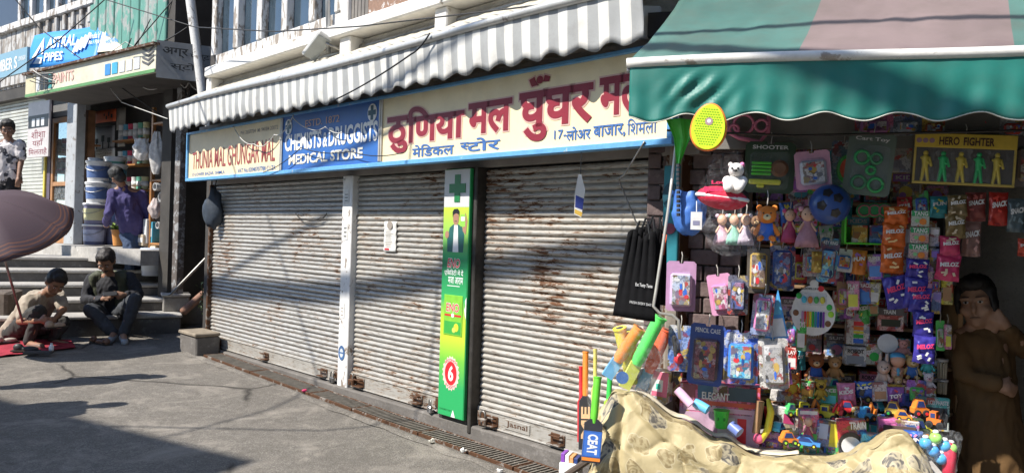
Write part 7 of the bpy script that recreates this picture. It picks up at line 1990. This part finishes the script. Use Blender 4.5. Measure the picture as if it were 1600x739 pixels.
# shopkeeper woman in the dark
Yw = 4.1
J = dict(head=D(1526, 475, Yw), neck=D(1533, 507, Yw + .03), chest=D(1535, 540, Yw + .02), pel=D(1540, 618, Yw), shL=D(1570, 527, Yw + .06), shR=D(1502, 528, Yw), elL=D(1606, 548, Yw + .0), elR=D(1506, 585, Yw - .08), wrL=D(1574, 512, Yw - .08), wrR=D(1556, 600, Yw - .18), hdL=D(1558, 495, Yw - .09), hdR=D(1578, 608, Yw - .18), hipL=D(1556, 628, Yw), hipR=D(1522, 628, Yw), knL=D(1558, 705, Yw), knR=D(1524, 705, Yw), anL=D(1558, 800, Yw), anR=D(1526, 800, Yw), toeL=D(1558, 812, Yw - .14), toeR=D(1522, 812, Yw - .14))
person('woman in brown kurta standing in the dark shop doorway, hand near her chin', J, (-.62, -.75, -.05), (.40, .23, .15), (.012, .01, .01), (.13, .07, .024), (.03, .025, .02), (.03, .02, .02), 1.0, .012, 5, 1.08, long=True, folds=.014)
# two passers-by just outside the left edge: only their shadows reach the picture
def passer(lb, hp, seed, dirv, arm):
    base = hp - SH * (1.78 / math.tan(SUN_EL))
    g0 = gz(base.y)
    x = Vector(dirv).normalized(); y = Vector((-x.y, x.x, 0))
    def Q(a, c, z): q = base + x * a * .55 + y * c; return Vector((q.x, q.y, g0 + z * 1.08))
    J = dict(head=Q(.02, 0, 1.58), neck=Q(0, 0, 1.42), chest=Q(0, 0, 1.25), pel=Q(0, 0, .92), shL=Q(0, .18, 1.38), shR=Q(0, -.18, 1.38), elL=Q(arm * .2, .26, 1.12), elR=Q(-.05, -.24, 1.1), wrL=Q(arm * .45, .2, 1.08), wrR=Q(.02, -.24, .88), hdL=Q(arm * .55, .18, 1.1), hdR=Q(.05, -.24, .78), hipL=Q(0, .09, .88), hipR=Q(0, -.09, .88), knL=Q(.16, .1, .5), knR=Q(-.06, -.1, .48), anL=Q(.2, .1, .09), anR=Q(-.28, -.1, .13), toeL=Q(.36, .1, .04), toeR=Q(-.14, -.1, .04))
    person(lb, J, x + Vector((0, 0, -.1)), (.28, .15, .1), (.015, .012, .012), (.2, .22, .28), (.04, .04, .05), (.03, .03, .03), 1.0, .022, seed, 1.0)
passer('passer-by outside the left edge casting the upper road shadow', GR(243, 588), 6, (-.95, .3, 0), 1)
passer('passer-by outside the left edge casting the lower road shadow', GR(178, 633), 7, (-.9, -.4, 0), .3)

# ---------------------------------------------------------------- cobbler's place
um = thing('umbrella', 'large open brown umbrella with orange striped rim shading the boy', 'umbrella', Matrix.Translation(W(-8, 352, 7.9)) @ Matrix.Rotation(R(4), 4, 'Y') @ Matrix.Rotation(R(30), 4, 'X'))
m, n, nd, lk, p = nt('umbrella_cloth')
tc = nd.new('ShaderNodeTexCoord'); gr = nd.new('ShaderNodeVectorMath'); gr.operation = 'MULTIPLY'; gr.inputs[1].default_value = (1, 1, 0); lk.new(tc.outputs['Object'], gr.inputs[0])
ln = nd.new('ShaderNodeVectorMath'); ln.operation = 'LENGTH'; lk.new(gr.outputs[0], ln.inputs[0])
wv = nd.new('ShaderNodeMath'); wv.operation = 'SINE'; mu = nd.new('ShaderNodeMath'); mu.operation = 'MULTIPLY'; mu.inputs[1].default_value = 190; lk.new(ln.outputs['Value'], mu.inputs[0]); lk.new(mu.outputs[0], wv.inputs[0])
ed = ramp(n, ln.outputs['Value'], [(.57, 0.0), (.585, 1.0)]); st_ = ramp(n, wv.outputs[0], [(.45, 0.0), (.6, 1.0)])
kk = nd.new('ShaderNodeMath'); kk.operation = 'MULTIPLY'; lk.new(ed, kk.inputs[0]); lk.new(st_, kk.inputs[1])
lk.new(mixc(n, kk.outputs[0], (.085, .058, .068), (.19, .09, .065)), p.inputs['Base Color']); p.inputs['Roughness'].default_value = .6; p.inputs['Specular IOR Level'].default_value = .25
RU = .74
def umf(u, v):
    a = 2*math.pi*u; k8 = abs(math.sin(a*4)) 
    r = RU * v * (1 - .05*k8*v)
    return (r*math.cos(a), r*math.sin(a), .34*(1 - v**1.8) - .03*k8*v*v - .02)
b = MB(); b.grid(umf, 64, 14); solid(b.build('canopy', m, um, True), .0025)
for i in range(8):
    a = i*math.pi/4
    b = MB(); b.tube([(RU*v*math.cos(a), RU*v*math.sin(a), .34*(1 - v**1.8) - .026) for v in [j/8 for j in range(9)]], .005, 5); b.build('rib', STEEL, um)
b = MB(); b.tube([(0, 0, .4), (0, 0, -1.25)], .013, 8); b.build('shaft', STEEL, um, True)
P_ = lambda px, py, dz=.0: (lambda g_: Vector((g_.x, g_.y, gz(g_.y) + dz)))(GR(px, py))
b = MB()
c4 = [P_(-60, 566, .012), P_(118, 545, .012), P_(110, 533, .012), P_(-60, 533, .012)]
b.grid(lambda u, v: c4[0].lerp(c4[1], u).lerp(c4[3].lerp(c4[2], u), v) + Vector((0, 0, .012*noise.noise((u*9, v*6, 0)) + .008)), 30, 12); o = b.build('red_cloth', M((.32, .02, .04), .9, 0, .2, 10, .4, 60, key='red_cloth')); solid(o, .004); tag(o, 'crumpled red cloth spread on the road before the boy', 'cloth')
b = MB(); b.lathe([(.022, 0), (.024, .004), (.024, .06), (.012, .075), (.012, .09)], 12, T=Matrix.Translation(P_(80, 552, .02))); tag(b.build('glue_bottle', K((.7, .6, .6)), None, 2), 'small white bottle with pink label on the red cloth', 'bottle')
def shoe(lb, P, yaw, c, nm='shoe', L=.26):
    t = thing(nm, lb, 'shoe', Matrix.Translation(P) @ Matrix.Rotation(R(yaw), 4, 'Z'), 'loose shoes by the cobbler')
    b = MB(); b.prism([(-L*.5, .0), (L*.5, .0), (L*.52, .012), (-L*.5, .014)], -.045, .045); b.build('sole', K((.03, .025, .02), .7), t)
    b = MB(); b.ball((L*.16, 0, .022), (L*.34, .042, .034), 14); b.ball((-L*.28, 0, .04), (L*.2, .038, .045), 12); bake(b, 'upper', K(c, .5), t, .01, 3)
shoe('brown leather shoe lying before the seated man', P_(160, 538, .0), 150, (.11, .055, .035))
shoe('second brown shoe left of the first one', P_(146, 534, .0), 120, (.11, .05, .03))
shoe('black shoe on the red cloth edge', P_(40, 553, .03), 10, (.02, .02, .02))
shoe('pale sandal at the left edge of the red cloth', P_(8, 540, .03), 60, (.35, .30, .26))
shoe('tan shoe in the boy\'s hands', D(86, 512, 8.42), 70, (.32, .24, .18))
b = MB(); b.rbox(-.12, .12, -.1, .1, 0, .05, .01); tag(b.build('tool_tray', K((.03, .03, .03), .6), None, False, Matrix.Translation(P_(60, 556, .025)) @ Matrix.Rotation(R(15), 4, 'Z') @ Matrix.Diagonal((1.1, .5, .5, 1))), 'flat dark tool lying on the red cloth', 'tool')
b = MB(); b.rbox(-.2, .2, -.15, .15, 0, .36, .03); b.v = [tuple(Vector(v) * (1 + .15*noise.noise(Vector(v)*6))) for v in b.v]
tag(b.build('stone', concrete('rough_stone', (.14, .11, .09), (.25, .22, .19), 8), None, False, Matrix.Translation(D(-4, 500, 9.2))), 'rough brown stone at the left edge beside the stairs', 'stone')

# ---------------------------------------------------------------- cables
def cable(lb, pts, r=.007, sag=.0, mt=WIRE, n=18, grp='loose cables'):
    P = []
    for a, c in zip(pts[:-1], pts[1:]):
        for i in range(n):
            u = i / n
            q = Vector(a).lerp(Vector(c), u); q.z -= sag * 4 * u * (1 - u); P.append(q)
    P.append(Vector(pts[-1]))
    b = MB(); b.tube(P, r, 5)
    return tag(b.build('cable', mt, None, True), lb, 'cable', grp)
cable('thin cable crossing before the upper windows to the right', [W(120, -14, 9), W(305, 43, 8.2), W(430, 50, 7), W(560, 42, 6), W(800, 14, 5), W(1000, -12, 4.2)], .006)
cable('black cable running down across the blue banner', [W(20, -5, 10.6), W(62, 45, 10.6), W(150, 110, 10.4), W(265, 190, 10)], .008)
cable('black cable rising across the blue banner to the upper right', [W(-10, 135, 10.8), W(90, 65, 10.7), W(175, -10, 10.6)], .009)
cable('cable loop hanging along the fascia board', [W(70, 128, 10.7), W(110, 115, 10.6), W(175, 92, 10.4), W(205, 60, 10.3)], .008, .12)
cable('second cable loop hanging along the fascia board', [W(60, 118, 10.7), W(130, 124, 10.6), W(190, 88, 10.4), W(235, 30, 10.3)], .007, .1)
cable('pale cable from the fascia down to the striped awning', [W(150, 110, 10.4), W(190, 160, 10.2), W(262, 186, 8.7)], .006, 0, WIREW)
cable('steep thin cable against the green sheets', [W(250, -5, 10.4), W(258, 60, 10.3), W(262, 110, 10.2)], .006)
cable('slanted cable against the green sheets', [W(278, -8, 10.2), W(215, 65, 10.3), W(190, 100, 10.4)], .008)
for i in range(4):
    cable('%s cable of the tangle beside the end board' % ('first', 'second', 'third', 'fourth')[i], [W(268 + 6*i, 105 + 3*i, 9.9), W(280 + 5*i, 128 + 6*i, 9.8), W(292 + 3*i, 118 + 10*i, 9.7), W(318, 128 + 12*i, 9.3)], .007, .05*i, WIRE if i != 1 else WIREW)
cable('white wire drooping across the cream sign panel', [FA.P(-3.05, -.36, 2.52), FA.P(-2.6, -.35, 2.31), FA.P(-2.2, -.35, 2.37), FA.P(-1.85, -.35, 2.52)], .005, .06, WIREW, 10, 'wires on the signboard')
cable('white wire zigzagging across the blue sign panel', [FA.P(-1.85, -.36, 2.5), FA.P(-1.55, -.35, 2.37), FA.P(-1.3, -.35, 2.37), FA.P(-1.05, -.35, 2.30)], .004, .02, WIREW, 10, 'wires on the signboard')
cable('dark wire along the foot of the blue sign panel', [FA.P(-2.4, -.35, 2.03), FA.P(-1.7, -.35, 2.22), FA.P(-.9, -.35, 2.14), FA.P(-.2, -.35, 2.09)], .004, .03, WIRE, 10, 'wires on the signboard')
cable('dark wire hooked below the right end of the sign', [FA.P(1.95, -.33, 2.03), FA.P(1.80, -.3, 1.86), FA.P(1.74, -.28, 1.84), FA.P(1.84, -.2, 1.55), FA.P(1.92, -.1, 1.5)], .005, 0, STEEL, 8, 'wires on the signboard')
cable('curved handle wire on the wide shutter', [FA.P(-2.35, -.03, 1.66), FA.P(-2.1, -.06, 1.6), FA.P(-1.85, -.05, 1.62), FA.P(-1.78, -.03, 1.66)], .006, .02, IRON, 8, 'wires on the signboard')
cable('dark cable crossing the striped valance', [FA.P(.35, -.56, 2.83), FA.P(.15, -.56, 2.72), FA.P(-.9, -.56, 2.5)], .006, .02, WIRE, 12, 'wires on the signboard')
# cables strung high over the street: seen only by the shadows they throw on shutters, awning and road
def shadow_cable(lb, pts, k, r, ext=2.5):
    Q = [Vector(p) - ld * k for p in pts]
    Q = [Q[0] + (Q[0] - Q[1]).normalized() * ext] + Q + [Q[-1] + (Q[-1] - Q[-2]).normalized() * ext]
    b = MB(); b.tube(Q, r, 6); tag(b.build('overhead_cable', WIRE, None, True), lb, 'cable', 'cables strung high over the street')
def SHP(px, py): x, z = FA.hit(px, py, -.02); return FA.P(x, -.02, z)
BAND = [(300, 447), (371, 453), (470, 458), (549, 456), (620, 446), (691, 430), (850, 405), (985, 386)]
shadow_cable('thick overhead cable bundle crossing above the street, shading the shutters', [SHP(x, y) for x, y in BAND], 8.0, .065)
shadow_cable('thinner overhead cable running just above the thick bundle', [SHP(x, y - 14) for x, y in BAND], 8.2, .025)
shadow_cable('slack overhead cable running just below the thick bundle', [SHP(x, y + 13 - (x - 300) * .02) for x, y in BAND], 7.8, .022)
shadow_cable('overhead cable shading the upper part of the wide shutter', [SHP(345, 432), SHP(420, 385), SHP(500, 340), SHP(545, 322)], 6.0, .018)
shadow_cable('overhead cable shading the green awning', [W(1010, 45, 3.75), W(1250, 36, 3.6), W(1600, 44, 3.35), W(1750, 50, 3.3)], 4.0, .028, .6)
shadow_cable('thin overhead cable shading the road near the drain', [GR(230, 690), GR(420, 640), GR(600, 560)], 7.5, .012, 3)
shadow_cable('second thin overhead cable shading the road', [GR(290, 668), GR(500, 672), GR(760, 650)], 7.2, .012, 3)


rc = random.Random(4)
for i in range(9):
    y0, y1 = rc.uniform(85, 125), rc.uniform(60, 115)
    cable('%s thin cable of the bundle sagging along the fascia' % ordn[i], [W(rc.uniform(40, 80), y0 + 20, 10.65), W(rc.uniform(120, 150), (y0 + y1) / 2 + 22, 10.5), W(rc.uniform(195, 215), y1, 10.35), W(rc.uniform(240, 300), y1 + rc.uniform(-40, 30), 9.9)], rc.choice([.005, .007, .009]), rc.uniform(.02, .12), WIRE if i % 4 else WIREW, 8, 'cable bundle along the fascia')
t = thing('dish_lamp', 'dark upturned dish lamp caught in the cables above the fascia', 'lamp', Matrix.Translation(W(172, 100, 10.35)))
b = MB(); b.lathe([(.16, 0), (.15, .03), (.08, .08), (.02, .1)], 18, T=Matrix.Rotation(R(160), 4, 'X')); b.build('shade', M((.05, .05, .05), .5, key='dish_dark'), t, 2)
b = MB(); b.ball((.06, -.03, -.02), (.1, .04, .06), 10); b.v = [tuple(Vector(v) * (1 + .3 * noise.noise(Vector(v) * 20))) for v in b.v]; b.build('green_wrap', M((.20, .30, .05), .5, key='green_wrap'), t)

bpy.data.scenes.remove(TMP)
